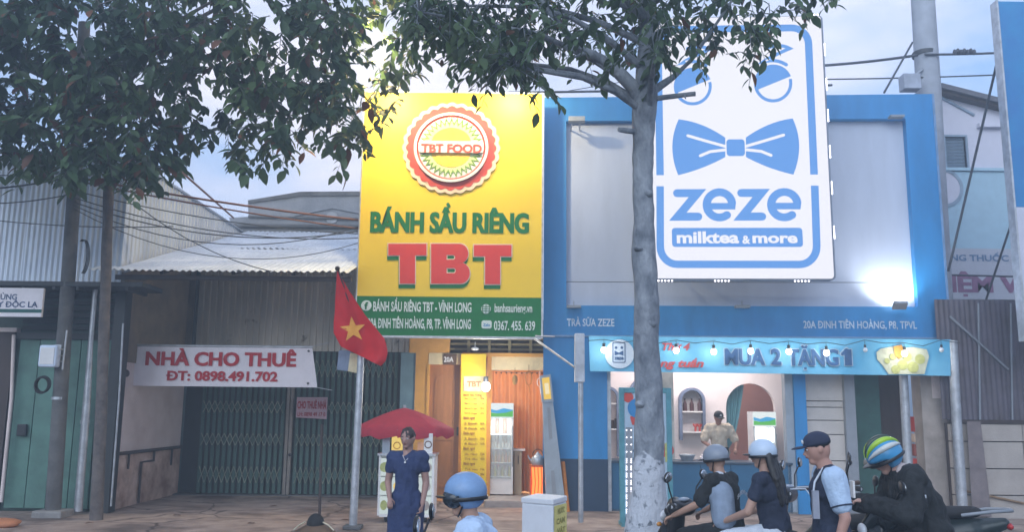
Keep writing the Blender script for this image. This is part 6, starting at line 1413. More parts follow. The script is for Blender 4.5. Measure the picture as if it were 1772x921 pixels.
def person(label, loc, head_ang, pose, over=None, scale=1.0, skin=(0.42, 0.25, 0.18), shirt=None, sleeve=0.5, trousers=None, group=None, look=(0, 0), hair=None, cut='short', lean=0, hem=0.0, bulk=0.0, sleevemat=None, skirt=False, shoes=None, brows=True, build=1.0):
    P = {k: v.copy() for k, v in pose.items()}
    for k, v in (over or {}).items(): P[k] = V(v)
    T = thing('person', label, 'person', loc, WF, group)
    M = Matrix.Translation(loc) @ Matrix.Rotation(R(head_ang), 4, 'Z') @ Matrix.Scale(scale, 4)
    def X_(b):
        b.v = [M @ v for v in b.v]; return b
    Hm = Matrix.Translation(P['head']) @ Matrix.Rotation(R(look[0]), 4, 'Z') @ Matrix.Rotation(R(look[1]), 4, 'X')
    def HP(x, y, z): return Hm @ V((x, y, z))
    b = B(); w_ = build
    b.cap(P['pelvis'] + V((-.05, 0, 0)), P['pelvis'] + V((.05, 0, 0)), .115 * w_, .115 * w_, 14); b.cap(P['pelvis'], P['waist'], .12 * w_, .115 * w_, 14); b.cap(P['waist'], P['chest'], .115 * w_, .125 * w_, 14, flat=1)
    b.cap(P['chest'] + V((-.07, 0, 0)), P['chest'] + V((.07, 0, 0)), .11 * w_, .11 * w_, 14); b.cap(P['shL'], P['shR'], .062, .062, 12); b.cap((P['shL'] + P['shR']) / 2 - V((0, 0, .03)), P['neck'] + V((0, 0, .02)), .085, .055, 12)
    b.cap(P['neck'] - V((0, 0, .03)), P['head'] + V((0, -.02, -.04)), .056, .052, 12)
    # head
    b.ell(P['head'] + V((0, 0, 0)), (.076, .093, .108), 20, 14, M=Hm.to_3x3().to_4x4())
    b.cap(HP(0, .03, -.06), HP(0, .055, -.085), .05, .032, 12); b.cap(HP(0, .088, -.0), HP(0, .104, -.028), .009, .014, 8, 3)
    b.cap(HP(-.035, .072, .022), HP(.035, .072, .022), .016, .016, 8, 3); b.cap(HP(-.018, .088, -.052), HP(.018, .088, -.052), .008, .008, 8, 3)
    for s_ in (-1, 1): b.ell(HP(s_ * .078, -.005, -.005), (.012, .02, .032), 8, 6)
    for s_, a in ((-1, 'L'), (1, 'R')):
        b.cap(P['sh' + a], P['el' + a], .050, .041, 12); b.cap(P['el' + a], P['wr' + a], .041, .027, 12); hand(b, P['wr' + a], P['el' + a], s_)
        b.cap(P['hip' + a], P['kn' + a], .088, .058, 12); b.cap(P['kn' + a], P['an' + a], .056, .038, 12)
        f = V((0, 1, 0)); b.cap(P['an' + a] + V((0, -.03, -.03)), P['an' + a] + f * .15 + V((0, 0, -.05)), .042, .034, 10)
    body = part('body', X_(remesh(b, 0.0085, 3)), mat('skin_%d' % int(skin[0] * 100), skin, 0.55, var=0.05, scale=8), T)
    for s_ in (-1, 1):
        part('eye', X_(B().ell(HP(s_ * .030, .084, .004), (.012, .008, .006), 10, 6)), M_white, body); part('pupil', X_(B().ell(HP(s_ * .030, .091, .004), (.005, .004, .005), 8, 5)), M_black, body)
        if brows: part('eyebrow', X_(B().cap(HP(s_ * .018, .090, .026), HP(s_ * .045, .080, .027), .005, .003, 6, 2)), M_black, body)
    part('lips', X_(B().cap(HP(-.018, .095, -.052), HP(.018, .095, -.052), .006, .006, 8, 3)), mat('lip', (0.35, 0.12, 0.10), 0.5), body)
    if hair:
        b = B(); b.ell(HP(0, -.014, .018), (.084, .098, .104), 20, 12, M=Hm.to_3x3().to_4x4(), fn=lambda q: q if q.z > -.03 - q.y * .4 else V((q.x * .96, q.y, -.03 - q.y * .4)))
        if cut == 'long':
            for k in range(-3, 4):
                a = HP(k * .022, -.07, .0); b.cap(a, a + V((k * .012, -.07, -.22)), .04, .035, 8); b.cap(a + V((k * .012, -.07, -.22)), P['chest'] + V((k * .024, -.14, -.12)), .035, .020, 8)
        part('hair', X_(remesh(b, 0.010, 2, 0.010, 22)), hair, T)
    if shirt:
        g = .016 + bulk; b = B()
        b.cap(P['chest'] + V((-.07, 0, 0)), P['chest'] + V((.07, 0, 0)), .11 * w_ + g, .11 * w_ + g, 14); b.cap(P['waist'], P['chest'], .118 * w_ + g, .125 * w_ + g, 14); b.cap(P['pelvis'] + V((0, 0, .03 - hem)), P['waist'], .125 * w_ + g, .118 * w_ + g, 14)
        b.cap(P['pelvis'] + V((-.05, 0, .02 - hem)), P['pelvis'] + V((.05, 0, .02 - hem)), .115 * w_ + g, .115 * w_ + g, 14)
        b.cap(P['shL'], P['shR'], .064 + g, .064 + g, 12); b.cap((P['shL'] + P['shR']) / 2 - V((0, 0, .04)), P['neck'] - V((0, 0, .03)), .088 + g * .5, .058 + g * .4, 12)
        if sleevemat is None:
            for a in 'LR':
                b.cap(P['sh' + a], P['sh' + a].lerp(P['el' + a], min(1, sleeve * 1.6)), .052 + g, .048 + g, 12)
                if sleeve > .7: b.cap(P['el' + a], P['wr' + a].lerp(P['el' + a], .06), .046 + g, .032 + g, 12)
        part('shirt', X_(remesh(b, 0.012, 2, 0.016 + bulk * .4, 11)), shirt, T)
        if sleevemat is not None:
            for a in 'LR':
                b = B(); b.cap(P['sh' + a] * 1.0 + V((0, 0, 0.0)), P['sh' + a].lerp(P['el' + a], min(1, sleeve * 1.6)), .074 + g, .060 + g, 12); part('sleeve', X_(remesh(b, 0.012, 2, 0.008)), sleevemat, T)
                b = B(); q0 = P['sh' + a].lerp(P['el' + a], sleeve * 1.6 + .02); b.tube([q0, q0.lerp(P['el' + a], .12)], .064 + g, 14); part('cuff', X_(b), shirt, T)
    if trousers:
        b = B(); b.cap(P['pelvis'] + V((-.05, 0, 0)), P['pelvis'] + V((.05, 0, 0)), .127 * w_, .127 * w_, 14); b.cap(P['pelvis'], P['waist'] - V((0, 0, .04)), .128 * w_, .122 * w_, 14)
        if skirt:
            k = (P['knL'] + P['knR']) / 2; b.cap(P['pelvis'], k, .15, .16, 16, flat=1); b.cap(P['hipL'], P['knL'], .12, .11, 12); b.cap(P['hipR'], P['knR'], .12, .11, 12)
        else:
            for a in 'LR': b.cap(P['hip' + a], P['kn' + a], .102, .074, 12); b.cap(P['kn' + a], P['an' + a] + V((0, 0, .04)), .072, .056, 12)
        part('skirt' if skirt else 'trousers', X_(remesh(b, 0.012, 3, 0.010)), trousers, T)
    for a in 'LR':
        b = B(); b.cap(P['an' + a] + V((0, -.04, -.035)), P['an' + a] + V((0, .16, -.045)), .05, .042, 12); part('shoe', X_(remesh(b, .012, 2)), shoes or M_black, T)
    T['_'] = 0; del T['_']
    return T, P, X_, HP, Hm, M
def helmet(T, X_, HP, Hm, m, visor=False, brim=True, stripe=None, full=False, size=1.0, stripe2=None):
    f = lambda q: q if q.z > -.045 else V((q.x, q.y, -.045))
    b = B(); b.ell(HP(0, -.005, .035), (.112 * size, .132 * size, .118 * size), 24, 16, M=Hm.to_3x3().to_4x4(), fn=(lambda q: q if q.z > (-.11 if q.y < .03 else -.02) else V((q.x * .97, q.y, (-.11 if q.y < .03 else -.02)))) if full else f)
    h = part('helmet', X_(b), m, T)
    b = B(); R3 = Hm.to_3x3().to_4x4()
    b.lathe([(1, -.012), (1.03, 0), (1, .012)], HP(0, -.005, -.008), 28, M=R3 @ Matrix.Diagonal((.114 * size, .134 * size, 1, 1))); part('rim', X_(b), M_black, h)
    if brim: b = B(); b.ell(HP(0, .125 * size, .012), (.075, .06, .010), 14, 6, M=R3); part('peak', X_(b), M_black, h)
    if visor: b = B(); b.ell(HP(0, .06, .0), (.105, .085, .07), 18, 10, M=R3); part('visor', X_(b), mat('dark_visor', (0.03, 0.04, 0.05), 0.08), h)
    if stripe:
        for k, mm in enumerate(stripe):
            b = B(); pts = [];
            a0 = -1.1 + 0.55 * k
            for j in range(13):
                t = -1.25 + 2.5 * j / 12; q = V((math.sin(a0) * math.cos(t) * .114 * size, math.sin(t) * .134 * size, math.cos(a0) * math.cos(t) * .12 * size + .035)); pts.append(HP(q.x, q.y - .005, q.z))
            b.tube(pts, [.004 + .020 * math.sin(math.pi * j / 12) for j in range(13)], 8); part('helmet_stripe', X_(b), mm, h)
    b = B(); b.tube([HP(-.085, .0, -.02), HP(-.06, .03, -.09), HP(0, .05, -.118), HP(.06, .03, -.09), HP(.085, .0, -.02)], .006, 6); part('chin_strap', X_(b), M_black, h)
    return h
def cap_hat(T, X_, HP, Hm, m, badge=True):
    R3 = Hm.to_3x3().to_4x4(); b = B(); b.ell(HP(0, -.005, .045), (.088, .104, .082), 20, 12, M=R3, fn=lambda q: q if q.z > -.02 else V((q.x, q.y, -.02))); h = part('cap', X_(b), m, T)
    b = B(); b.ell(HP(0, .125, .028), (.07, .068, .009), 16, 6, M=R3); part('peak', X_(b), m, h)
    if badge: b = B(); b.ell(HP(0, .097, .065), (.022, .008, .018), 10, 6, M=R3); part('badge', X_(b), M_white, h)
# ---------------------------------------------------------------- scooters
def scooter(label, loc, ang, colm, scale=1.0, group='scooters parked by the kerb', lever=True, seatm=None):
    T = thing('scooter', label, 'scooter', loc, WF, group)
    M = Matrix.Translation(loc) @ Matrix.Rotation(R(ang), 4, 'Z') @ Matrix.Scale(scale, 4)
    def X_(b): b.v = [M @ v for v in b.v]; return b
    MX = Matrix.Rotation(R(90), 4, 'Y')
    for y in (.66, -.62):
        w_ = part('wheel', X_(B().lathe([(.20, -.045), (.245, -.035), (.262, 0), (.245, .035), (.20, .045)], V((0, y, .262)), 28, M=MX)), M_blackm, T)
        part('rim', X_(B().lathe([(.03, -.05), (.19, -.03), (.205, 0), (.19, .03), (.03, .05)], V((0, y, .262)), 20, M=MX)), M_galv, w_)
        part('hub', X_(B().tube([V((-.09, y, .262)), V((.09, y, .262))], .03, 10)), M_gray, w_)
    b = B(); b.cap(V((0, .50, .30)), V((0, .42, .86)), .13, .10, 14, flat=.5, fax=(0, 1, 0)); b.cap(V((0, .62, .52)), V((0, .46, .80)), .09, .08, 12); part('front_shield', X_(remesh(b, .014, 4)), colm, T)
    b = B(); b.cap(V((0, .64, .54)), V((0, .80, .42)), .07, .04, 12); b.cap(V((0, .80, .42)), V((0, .90, .30)), .05, .03, 12); part('front_fender', X_(remesh(b, .014, 3)), colm, T)
    b = B(); b.cap(V((0, .0, .46)), V((0, -.55, .62)), .15, .13, 14); b.cap(V((0, -.55, .62)), V((0, -.82, .70)), .11, .05, 14); b.cap(V((0, .1, .38)), V((0, -.2, .42)), .13, .14, 14); part('rear_body', X_(remesh(b, .014, 4)), colm, T)
    b = B(); b.box((-.16, -.02, .27), (.16, .46, .31)); part('floorboard', X_(b), M_blackm, T)
    b = B(); b.cap(V((0, .02, .70)), V((0, -.30, .74)), .12, .12, 14, flat=.55, fax=(0, 0, 1)); b.cap(V((0, -.30, .76)), V((0, -.58, .78)), .11, .09, 14, flat=.55, fax=(0, 0, 1)); part('seat', X_(remesh(b, .012, 3)), seatm or M_blackm, T)
    b = B(); b.cap(V((-.10, .38, .92)), V((.10, .38, .92)), .075, .075, 12); b.cap(V((0, .44, .93)), V((0, .50, .88)), .08, .05, 12); hd = part('handlebar_cover', X_(remesh(b, .012, 3)), colm, T)
    b = B(); b.tube([V((-.36, .26, .96)), V((-.2, .34, .96)), V((0, .37, .93)), V((.2, .34, .96)), V((.36, .26, .96))], .014, 8); hb = part('handlebar', X_(b), M_galv, T)
    for s_ in (-1, 1):
        part('grip', X_(B().tube([V((s_ * .36, .26, .96)), V((s_ * .24, .322, .96))], .021, 10)), mat('brown_rubber', (0.10, 0.055, 0.03), 0.7) if s_ > 0 else M_blackm, hb)
        part('brake_lever', X_(B().tube([V((s_ * .20, .38, .96)), V((s_ * .34, .32, .95))], .007, 6)), M_galv, hb)
        m_ = part('mirror', X_(B().ell(V((s_ * .29, .33, 1.19)), (.065, .014, .045), 14, 8, M=Matrix.Rotation(.3 * s_, 4, 'Y'))), M_black, T)
        part('mirror_glass', X_(B().ell(V((s_ * .29, .318, 1.19)), (.056, .006, .037), 14, 8, M=Matrix.Rotation(.3 * s_, 4, 'Y'))), mat('mirror_face', (0.75, 0.8, 0.85), 0.12, 0.9), m_)
        part('mirror_stem', X_(B().tube([V((s_ * .17, .35, .96)), V((s_ * .22, .36, 1.08)), V((s_ * .28, .34, 1.15))], .007, 6)), M_black, m_)
        part('turn_signal', X_(B().ell(V((s_ * .12, .53, .78)), (.03, .02, .02), 8, 6)), mat('amber_lens', (0.7, 0.3, 0.05), 0.2), T)
    part('headlight', X_(B().ell(V((0, .545, .84)), (.075, .03, .05), 14, 8)), mat('lamp_lens', (0.8, 0.84, 0.9), 0.1), T)
    part('tail_light', X_(B().ell(V((0, -.86, .68)), (.08, .03, .03), 12, 6)), mat('red_lens', (0.5, 0.02, 0.02), 0.2), T)
    part('grab_rail', X_(B().tube([V((-.11, -.50, .76)), V((-.12, -.72, .80)), V((-.06, -.88, .81)), V((.06, -.88, .81)), V((.12, -.72, .80)), V((.11, -.50, .76))], .014, 8)), M_gray, T)
    part('exhaust', X_(B().tube([V((.13, .1, .24)), V((.16, -.3, .24)), V((.17, -.45, .30)), V((.17, -.78, .34))], [.02, .02, .05, .055], 10)), M_galv, T)
    part('rear_fender', X_(B().cap(V((0, -.80, .60)), V((0, -.98, .40)), .06, .025, 10, flat=.4)), M_blackm, T)
    part('dashboard', X_(B().ell(V((0, .36, .99)), (.08, .05, .02), 12, 6)), mat('dash_glass', (0.25, 0.3, 0.38), 0.1), hd)
    part('side_stand', X_(B().tube([V((-.10, .05, .3)), V((-.22, -.02, .02))], .012, 6)), M_galv, T)
    return T, M
M_sk = (0.42, 0.25, 0.18); RZ = -0.13
M_navyc = mat('navy_cloth', (0.018, 0.028, 0.06), 0.85, var=0.15, bump=1.0, bscale=16); M_blackc = mat('black_cloth', (0.013, 0.016, 0.018), 0.85, var=0.15, bump=1.0, bscale=16); M_hair = mat('black_hair', (0.012, 0.010, 0.010), 0.5, stretch=(1, 1, .1), scale=40)
M_palec = mat('pale_blue_cloth', (0.46, 0.60, 0.78), 0.85, var=0.06, bump=1.0, bscale=16); M_creamc = mat('cream_cloth', (0.62, 0.52, 0.40), 0.85, var=0.06, bump=1.0, bscale=16); M_whitec = mat('white_cloth', (0.62, 0.68, 0.76), 0.85, var=0.05, bump=1.0, bscale=16)
# riders on the first scooter, heading away to the left
ang1 = 48; fw = V((-math.sin(R(ang1)), math.cos(R(ang1)), 0))
hb1 = at(1183, 880, 7.65); sc1 = V((hb1.x, hb1.y, RZ)) - fw * 0.36
scooter('black scooter with grey mirror carrying the boy and the girl, before the milk tea counter', sc1, ang1, M_black)
# boy
pb1 = sc1 - fw * 0.06; pb1.z = RZ + 0.70
hd_t = at(1276, 793, (sc1 - fw * .0).y); 
T, P, X_, HP, Hm, M = person('boy in a grey helmet and black jersey seated at the front of the scooter', pb1, ang1, SIT, dict(wrL=(-.30, .44, .22), wrR=(.30, .44, .22)), 0.83, skin=M_sk, shirt=M_blackc, sleeve=0.5, trousers=M_blackc, hair=M_hair, look=(10, -8), bulk=.01)
helmet(T, X_, HP, Hm, mat('grey_helmet', (0.24, 0.28, 0.34), 0.35, var=.05), brim=True)
b = B(); 
for s_ in (-1,): b.cap(V((s_ * .13, .0, .46)), V((s_ * .12, -.02, .22)), .115, .12, 14)
b.cap(P['shL'] + V((.02, 0, -.01)), P['shL'].lerp(P['elL'], .7), .078, .07, 12); part('pale_side_panel', X_(remesh(b, .012, 3, .008)), mat('grey_blue_cloth', (0.30, 0.38, 0.50), 0.85), T)
def strip_text(s, P0, dx, dz, hgt, m, T, X_, arc=0.0):
    vs, fs = text_raw(s, 0.05); w0 = min(v.x for v in vs); w1 = max(v.x for v in vs); b = B(); o = []
    for v in vs:
        a = (v.x - w0) / (w1 - w0); o.append(P0 + dx * a + dz * (v.y * hgt + arc * math.sin(math.pi * a)))
    b.add(o, fs); part('printed_name', X_(b), m, T)
strip_text('SURVIVE', V((-.10, -.158, .40)), V((.22, 0, .0)), V((0, 0.0, 1)), .055, M_whitec, T, X_, .05)
b = B(); b.cap(P['neck'] + V((-.05, -.01, -.02)), P['neck'] + V((.05, -.01, -.02)), .062, .062, 12); part('collar', X_(remesh(b, .01, 2)), M_whitec, T)
# girl behind him
pg = sc1 - fw * 0.47; pg.z = RZ + 0.72
T, P, X_, HP, Hm, M = person('girl in a pale blue helmet with long black hair seated behind the boy', pg, ang1 + 6, SIT, dict(elL=(-.26, .16, .28), wrL=(-.13, .46, .16), elR=(.25, .16, .30), wrR=(.14, .44, .18), head=(0, .10, .78)), 0.86, skin=(0.46, 0.28, 0.21), shirt=M_navyc, sleeve=0.3, trousers=M_whitec, hair=M_hair, cut='long', look=(6, -4))
helmet(T, X_, HP, Hm, mat('pale_blue_helmet', (0.50, 0.62, 0.76), 0.35, var=.03), brim=True)
# tote bag on her back
T = thing('tote_bag', 'cream tote bag with white straps hanging on the back of the girl', 'bag', (pg - fw * .25)[:2] + (0.38,) if False else tuple(pg - fw * .27 + V((0.10, -.02, -.24))))
c = pg - fw * 0.30 + V((0.10, -.03, 0)); Mt = Matrix.Translation(c) @ Matrix.Rotation(R(ang1 + 10), 4, 'Z') @ Matrix.Rotation(R(6), 4, 'X')
b = B(); b.ell((0, 0, .02), (.17, .055, .24), 20, 14, fn=lambda q: V((max(-.135, min(.135, q.x * 1.2)), q.y, max(-.20, min(.19, q.z)))))
b.v = [Mt @ v for v in b.v]; part('bag', remesh(b, .011, 2, .012), mat('cream_canvas', (0.60, 0.60, 0.62), 0.85, var=.05), T)
for s_ in (-1, 1):
    b = B(); b.tube([Mt @ V((s_ * .07, .04, .18)), Mt @ V((s_ * .09, .07, .32)), Mt @ V((s_ * .10, .17, .42)), Mt @ V((s_ * .10, .28, .40))], .011, 6, flat=.5); part('strap', b, M_whitec, T)
b = B(); b.tube([Mt @ V((.02, -.06, .06)), Mt @ V((-.01, -.07, -.02)), Mt @ V((.04, -.07, -.06))], .008, 6); b.tube([Mt @ V((.02, -.06, .06)), Mt @ V((.05, -.07, -.03))], .008, 6); part('tassel', b, M_whitec, T)
# man in navy cap
h = at(1432, 790, 6.2); pm = V((h.x - 0.0, 6.2, RZ))
T, P, X_, HP, Hm, M = person('young man in a navy cap and navy shirt with pale blue sleeves', pm, 82, STAND, dict(elL=(-.25, -.05, 1.12), wrL=(-.25, .03, .88), head=(0, .07, 1.60), neck=(0, .02, 1.46)), 0.93, skin=(0.48, 0.27, 0.21), shirt=M_navyc, sleeve=.42, sleevemat=M_palec, trousers=M_navyc, hair=M_hair, look=(0, -12))
cap_hat(T, X_, HP, Hm, mat('navy_cap', (0.02, 0.03, 0.07), 0.8))
b = B(); b.box((-.155, .105, 1.10), (-.105, .15, 1.30)); part('name_tag', X_(b), mat('grey_tag', (0.35, 0.38, 0.46), 0.7), T)
b = B(); b.tube([P['neck'] + V((-.07, .03, .0)), P['chest'] + V((-.12, .125, .06)), P['chest'] + V((-.13, .14, -.02))], .008, 6); part('lanyard', X_(b), M_whitec, T)
b = B(); b.tube([P['wrL'].lerp(P['elL'], .12) , P['wrL'].lerp(P['elL'], .2)], .036, 12); part('wristband', X_(b), M_whitec, T)
T = thing('plastic_bag', 'thin white plastic bag in the hand of the man with the navy cap', 'bag', tuple(M @ V((-.25, .08, .45))))
b = B(); w0 = M @ V((-.25, .07, .80)); b.cap(w0, w0 - V((-.02, 0, .1)), .012, .05, 12); b.cap(w0 - V((-.02, 0, .1)), w0 - V((-.03, 0, .32)), .06, .09, 14); part('bag', remesh(b, .012, 2, .015, 14), M_whitec, T)
# rider with the colourful helmet
YR = 6.95; ang2 = 86; hx = at(1552, 780, YR)
sp_ = V((at(1592, 880, YR).x, YR, RZ)); T2, Ms = scooter('black scooter under the rider with the colourful helmet, its tail to the right', sp_ + V((0.10, 0, 0)), ang2, mat('glossy_black', (0.012, 0.02, 0.026), 0.25))
pr_ = V((sp_.x + 0.06, YR, RZ + 0.72))
T, P, X_, HP, Hm, M = person('rider in a green and blue helmet and black jacket bending over handlebar', pr_, ang2, SIT, dict(chest=(0, .13, .44), neck=(0, .21, .58), head=(0, .30, .68), shL=(-.19, .16, .53), shR=(.19, .16, .53), elL=(-.29, .24, .27), elR=(.29, .24, .27), wrL=(-.16, .50, .34), wrR=(.14, .52, .33)), 0.98, skin=(0.5, 0.3, 0.24), shirt=M_blackc, sleeve=1.0, trousers=M_blackc, hair=M_hair, look=(0, -28), bulk=.028)
helmet(T, X_, HP, Hm, mat('helmet_blue', (0.06, 0.32, 0.60), 0.2), size=1.12, stripe=(mat('helmet_white', (0.75, 0.8, 0.78), 0.2), mat('helmet_lime', (0.38, 0.62, 0.04), 0.2), mat('helmet_dark', (0.03, 0.06, 0.04), 0.2), MATS['helmet_lime'], MATS['helmet_white']), full=True)
b = B(); b.cap(P['neck'] + V((0, -.06, -.02)), P['neck'] + V((0, -.17, -.10)), .075, .065, 12); b.cap(P['neck'] + V((-.05, -.03, .0)), P['neck'] + V((.05, -.03, .0)), .07, .07, 12); part('hood', X_(remesh(b, .012, 3, .008)), mat('pale_pink_cloth', (0.66, 0.56, 0.55), 0.85), T)
b = B(); b.box((-.30, .12, .40), (-.283, .19, .425)); part('sleeve_logo', X_(b), M_whitec, T)
b = B(); b.box((-.05, .57, .37), (.03, .585, .50), Matrix.Translation((0, 0, 0))); part('phone', X_(b), M_white, T)
# parked scooters behind
q = at(1500, 812, 8.3); scooter('dark parked scooter with round white mirror behind the man in the cap', V((q.x + .25, 8.35, RZ)), 70, mat('dark_green_gloss', (0.02, 0.035, 0.035), 0.3), 1.10)
q = at(1392, 815, 8.2); scooter('dark parked scooter half hidden between the girl and the man in the cap', V((q.x + .22, 8.15, RZ)), 58, mat('dark_grey_gloss', (0.03, 0.035, 0.05), 0.3), 1.06)
# beige bag on the parked scooter
q = at(1505, 801, 8.0); b = B(); b.cap(q, q + V((.14, 0, .0)), .05, .06, 12); solo('beige_bag', remesh(b, .012, 2, .015), mat('beige_cloth', (0.32, 0.28, 0.24), 0.85), 'small beige bag lying on the parked scooter beside the white mirror', 'bag')
# shopkeeper
q = FZ.w(uz(1243, 740, 1.05)[0], 1.05, 0.03)
T, P, X_, HP, Hm, M = person('shopkeeper in a cream shirt and black cap standing behind the blue counter', (q.x, q.y, 0.03), 180 - 3, STAND, dict(elL=(-.32, .06, 1.16), wrL=(-.26, .26, 1.04), elR=(.30, .06, 1.16), wrR=(.18, .28, 1.05), head=(0, .06, 1.60)), 0.925, skin=(0.34, 0.17, 0.12), shirt=M_creamc, sleeve=.5, trousers=M_blackc, hair=M_hair, look=(12, -14), bulk=.015)
cap_hat(T, X_, HP, Hm, M_blackc)
b = B(); b.box((-.15, .155, .80), (.15, .17, 1.06)); part('apron', X_(b), M_blackc, T)
# woman in navy dress
q = at(706, 780, 9.0)
T, P, X_, HP, Hm, M = person('woman in a navy dress standing before the drinks cart', (q.x, 9.0, RZ), 176, STAND, dict(elL=(-.215, -.01, 1.12), wrL=(-.20, .10, .90), elR=(.22, -.02, 1.12), wrR=(.17, .12, .96), shL=(-.17, 0, 1.39), shR=(.17, 0, 1.39)), 0.895, skin=(0.38, 0.22, 0.18), shirt=mat('deep_navy_dress', (0.022, 0.04, 0.12), 0.85, var=.1, bump=1.0, bscale=16), sleeve=.28, trousers=MATS['deep_navy_dress'], skirt=True, hair=mat('dark_brown_hair', (0.035, 0.018, 0.016), 0.6), look=(-14, -6), hem=.02)
b = B(); b.tube([P['neck'] + V((-.05, .05, -.04)), P['chest'] + V((0, .15, .06)), P['neck'] + V((.05, .05, -.04))], .004, 6); b.ell(P['chest'] + V((0, .158, .045)), .012, 8, 6); part('necklace', X_(b), M_white, T)
# passing rider close to the camera
yb_ = 4.5; q = at(775, 905, yb_); scl = 1.0
pc = V((q.x + 0.16, yb_, q.z - 0.78)); T3, Mz = scooter('blue scooter of the passing rider, below the bottom edge of the picture', V((pc.x + .05, yb_, RZ)), 88, mat('bright_blue_paint', (0.08, 0.2, 0.45), 0.3), group=None)
T, P, X_, HP, Hm, M = person('passing rider in a light blue helmet and light blue jacket at the bottom centre', (pc.x + .02, yb_, RZ + .68), 88, SIT, None, 0.80, skin=M_sk, shirt=M_palec, sleeve=1.0, trousers=M_navyc, hair=M_hair, look=(0, -4), bulk=.02)
helmet(T, X_, HP, Hm, mat('light_blue_helmet', (0.20, 0.34, 0.56), 0.4, var=.1, scale=14), size=1.03, full=True, visor=True)

# ================================================================ drinks cart, parasol, odd things
FO = Frame(0, 12.75)
O = lambda x, y, d=0: FO.uz(x, y, d)
T = thing('drinks_cart', 'small glowing white drinks cart with picture cards behind the woman in navy', 'cart', (O(702, 900)[0], 0, 0), FO)
a, c = O(652, 903), O(752, 790)
for e in (((a[0], 0, 0.1), (a[0] + .03, .55, c[1])), ((c[0] - .03, 0, .1), (c[0], .55, c[1])), ((a[0] + .03, .52, .1), (c[0] - .03, .55, c[1])), ((a[0] + .03, 0, .08), (c[0] - .03, .52, .12))):
    b = B(); b.box(*e); part('cart_wall', b, M_white, T)
b = B(); b.box((a[0] - .02, -.03, c[1]), (c[0] + .02, .57, c[1] + .03)); part('worktop', b, M_galv, T)
M_lit = glow('lit_panel', (0.80, 0.92, 0.92), 0.75)
for i in range(3):
    z0 = 0.12 + i * (c[1] - .14) / 3; z1 = z0 + (c[1] - .14) / 3 - .02
    b = B(); b.box((a[0] + .03, 0.0, z0), (c[0] - .03, .02, z1)); q = part('front_panel', b, M_lit, T)
    for k, m_ in enumerate((mat('lime_print', (.5, .56, .2)), glow('lit_yellow', (1, .72, .2), .9), M_green2, MATS['mottled_concrete'])):
        u = a[0] + .09 + k * .2; b = B(); b.poly([circ((u, (z0 + z1) / 2), .05 + .012 * ((k + i) % 3), 14, .07)], -.004, .003); part('drink_picture', b, m_, q)
for (x0, y0, x1, y1), m_, lb in (((661, 757, 675, 789), M_bg, 'plain grey card standing at the left end of the cart top'), ((677, 755, 697, 788), glow('lit_yellow', (1, .72, .2), .9), 'lit yellow picture card on the cart top left of the woman'), ((722, 766, 733, 788), mat('peach_card', (.8, .4, .22), .6), 'peach coloured card on the cart top right of the woman'), ((733, 751, 749, 788), M_white, 'white card with brown drawing at the right end of the cart top')):
    e0 = O(x0, y1, .1); e1 = O(x1, y0, .1); b = B(); b.box((e0[0], .1, c[1] + .03), (e1[0], .125, e1[1])); cd_ = solo('picture_card', b, m_, lb, 'card', FO, group='cards on the cart')
    if m_ is M_white or 'yellow' in lb:
        b = B(); cc_ = ((e0[0] + e1[0]) / 2, (e1[1] + c[1]) / 2); b.poly([circ(cc_, .055, 20), circ(cc_, .04, 20)[::-1]], .094, .004); part('ring_drawing', b, mat('brown_ink', (.2, .1, .06)) if m_ is M_white else mat('orange_print', (.8, .25, .05)), cd_)
for s_ in (a[0] + .12, c[0] - .12):
    b = B(); b.lathe([(.02, -.02), (.06, -.02), (.06, .02), (.02, .02)], (s_, .1, .06), 14, M=Matrix.Rotation(R(90), 4, 'Y')); part('castor', b, M_blackm, T)
# red parasol
FPS = Frame(0, 13.45)
T = thing('parasol', 'low wide red parasol standing behind the drinks cart', 'parasol', (FPS.uz(700, 760)[0], 0, 0), FPS)
cx, ct = FPS.uz(700, 706); r_ = FPS.uz(786, 720)[0] - cx; ce = FPS.uz(700, 742)[1]; cb = FPS.uz(700, 756)[1]
M_par = mat('red_parasol_cloth', (0.55, 0.05, 0.09), 0.8, var=.1, transl=.4)
for k in range(8):
    a0, a1 = k * math.pi / 4, (k + 1) * math.pi / 4; vs = []; fs = []
    for j in range(6):
        t = j / 5
        for i in range(5):
            a = a0 + (a1 - a0) * i / 4; rr_ = r_ * t * (1 - .04 * math.sin(math.pi * i / 4)); vs.append(V((cx + rr_ * math.cos(a), rr_ * math.sin(a), ct + (ce - ct) * t ** 1.3)))
    for i in range(5):
        a = a0 + (a1 - a0) * i / 4; rr_ = r_ * (1 - .04 * math.sin(math.pi * i / 4)); vs.append(V((cx + rr_ * math.cos(a), rr_ * math.sin(a), cb + .03 * math.sin(i * 2.1))))
    fs = [(j * 5 + i, j * 5 + i + 1, (j + 1) * 5 + i + 1, (j + 1) * 5 + i) for j in range(6) for i in range(4)]
    b = B(); b.add(vs, fs, True); part('canopy_panel', b, M_par, T)
b = B(); b.tube([(cx, 0, 0), (cx, 0, ct + .04)], .02, 8); part('pole', b, M_galv, T)
b = B(); b.lathe([(.22, 0), (.2, .06), (.05, .1)], (cx, 0, 0), 16); part('base', b, M_kerb, T)
for k in range(8): b = B(); a = k * math.pi / 4; b.tube([(cx, 0, ct - .02), (cx + r_ * math.cos(a), r_ * math.sin(a), ce - .01)], .006, 4); part('rib', b, M_galv, T)
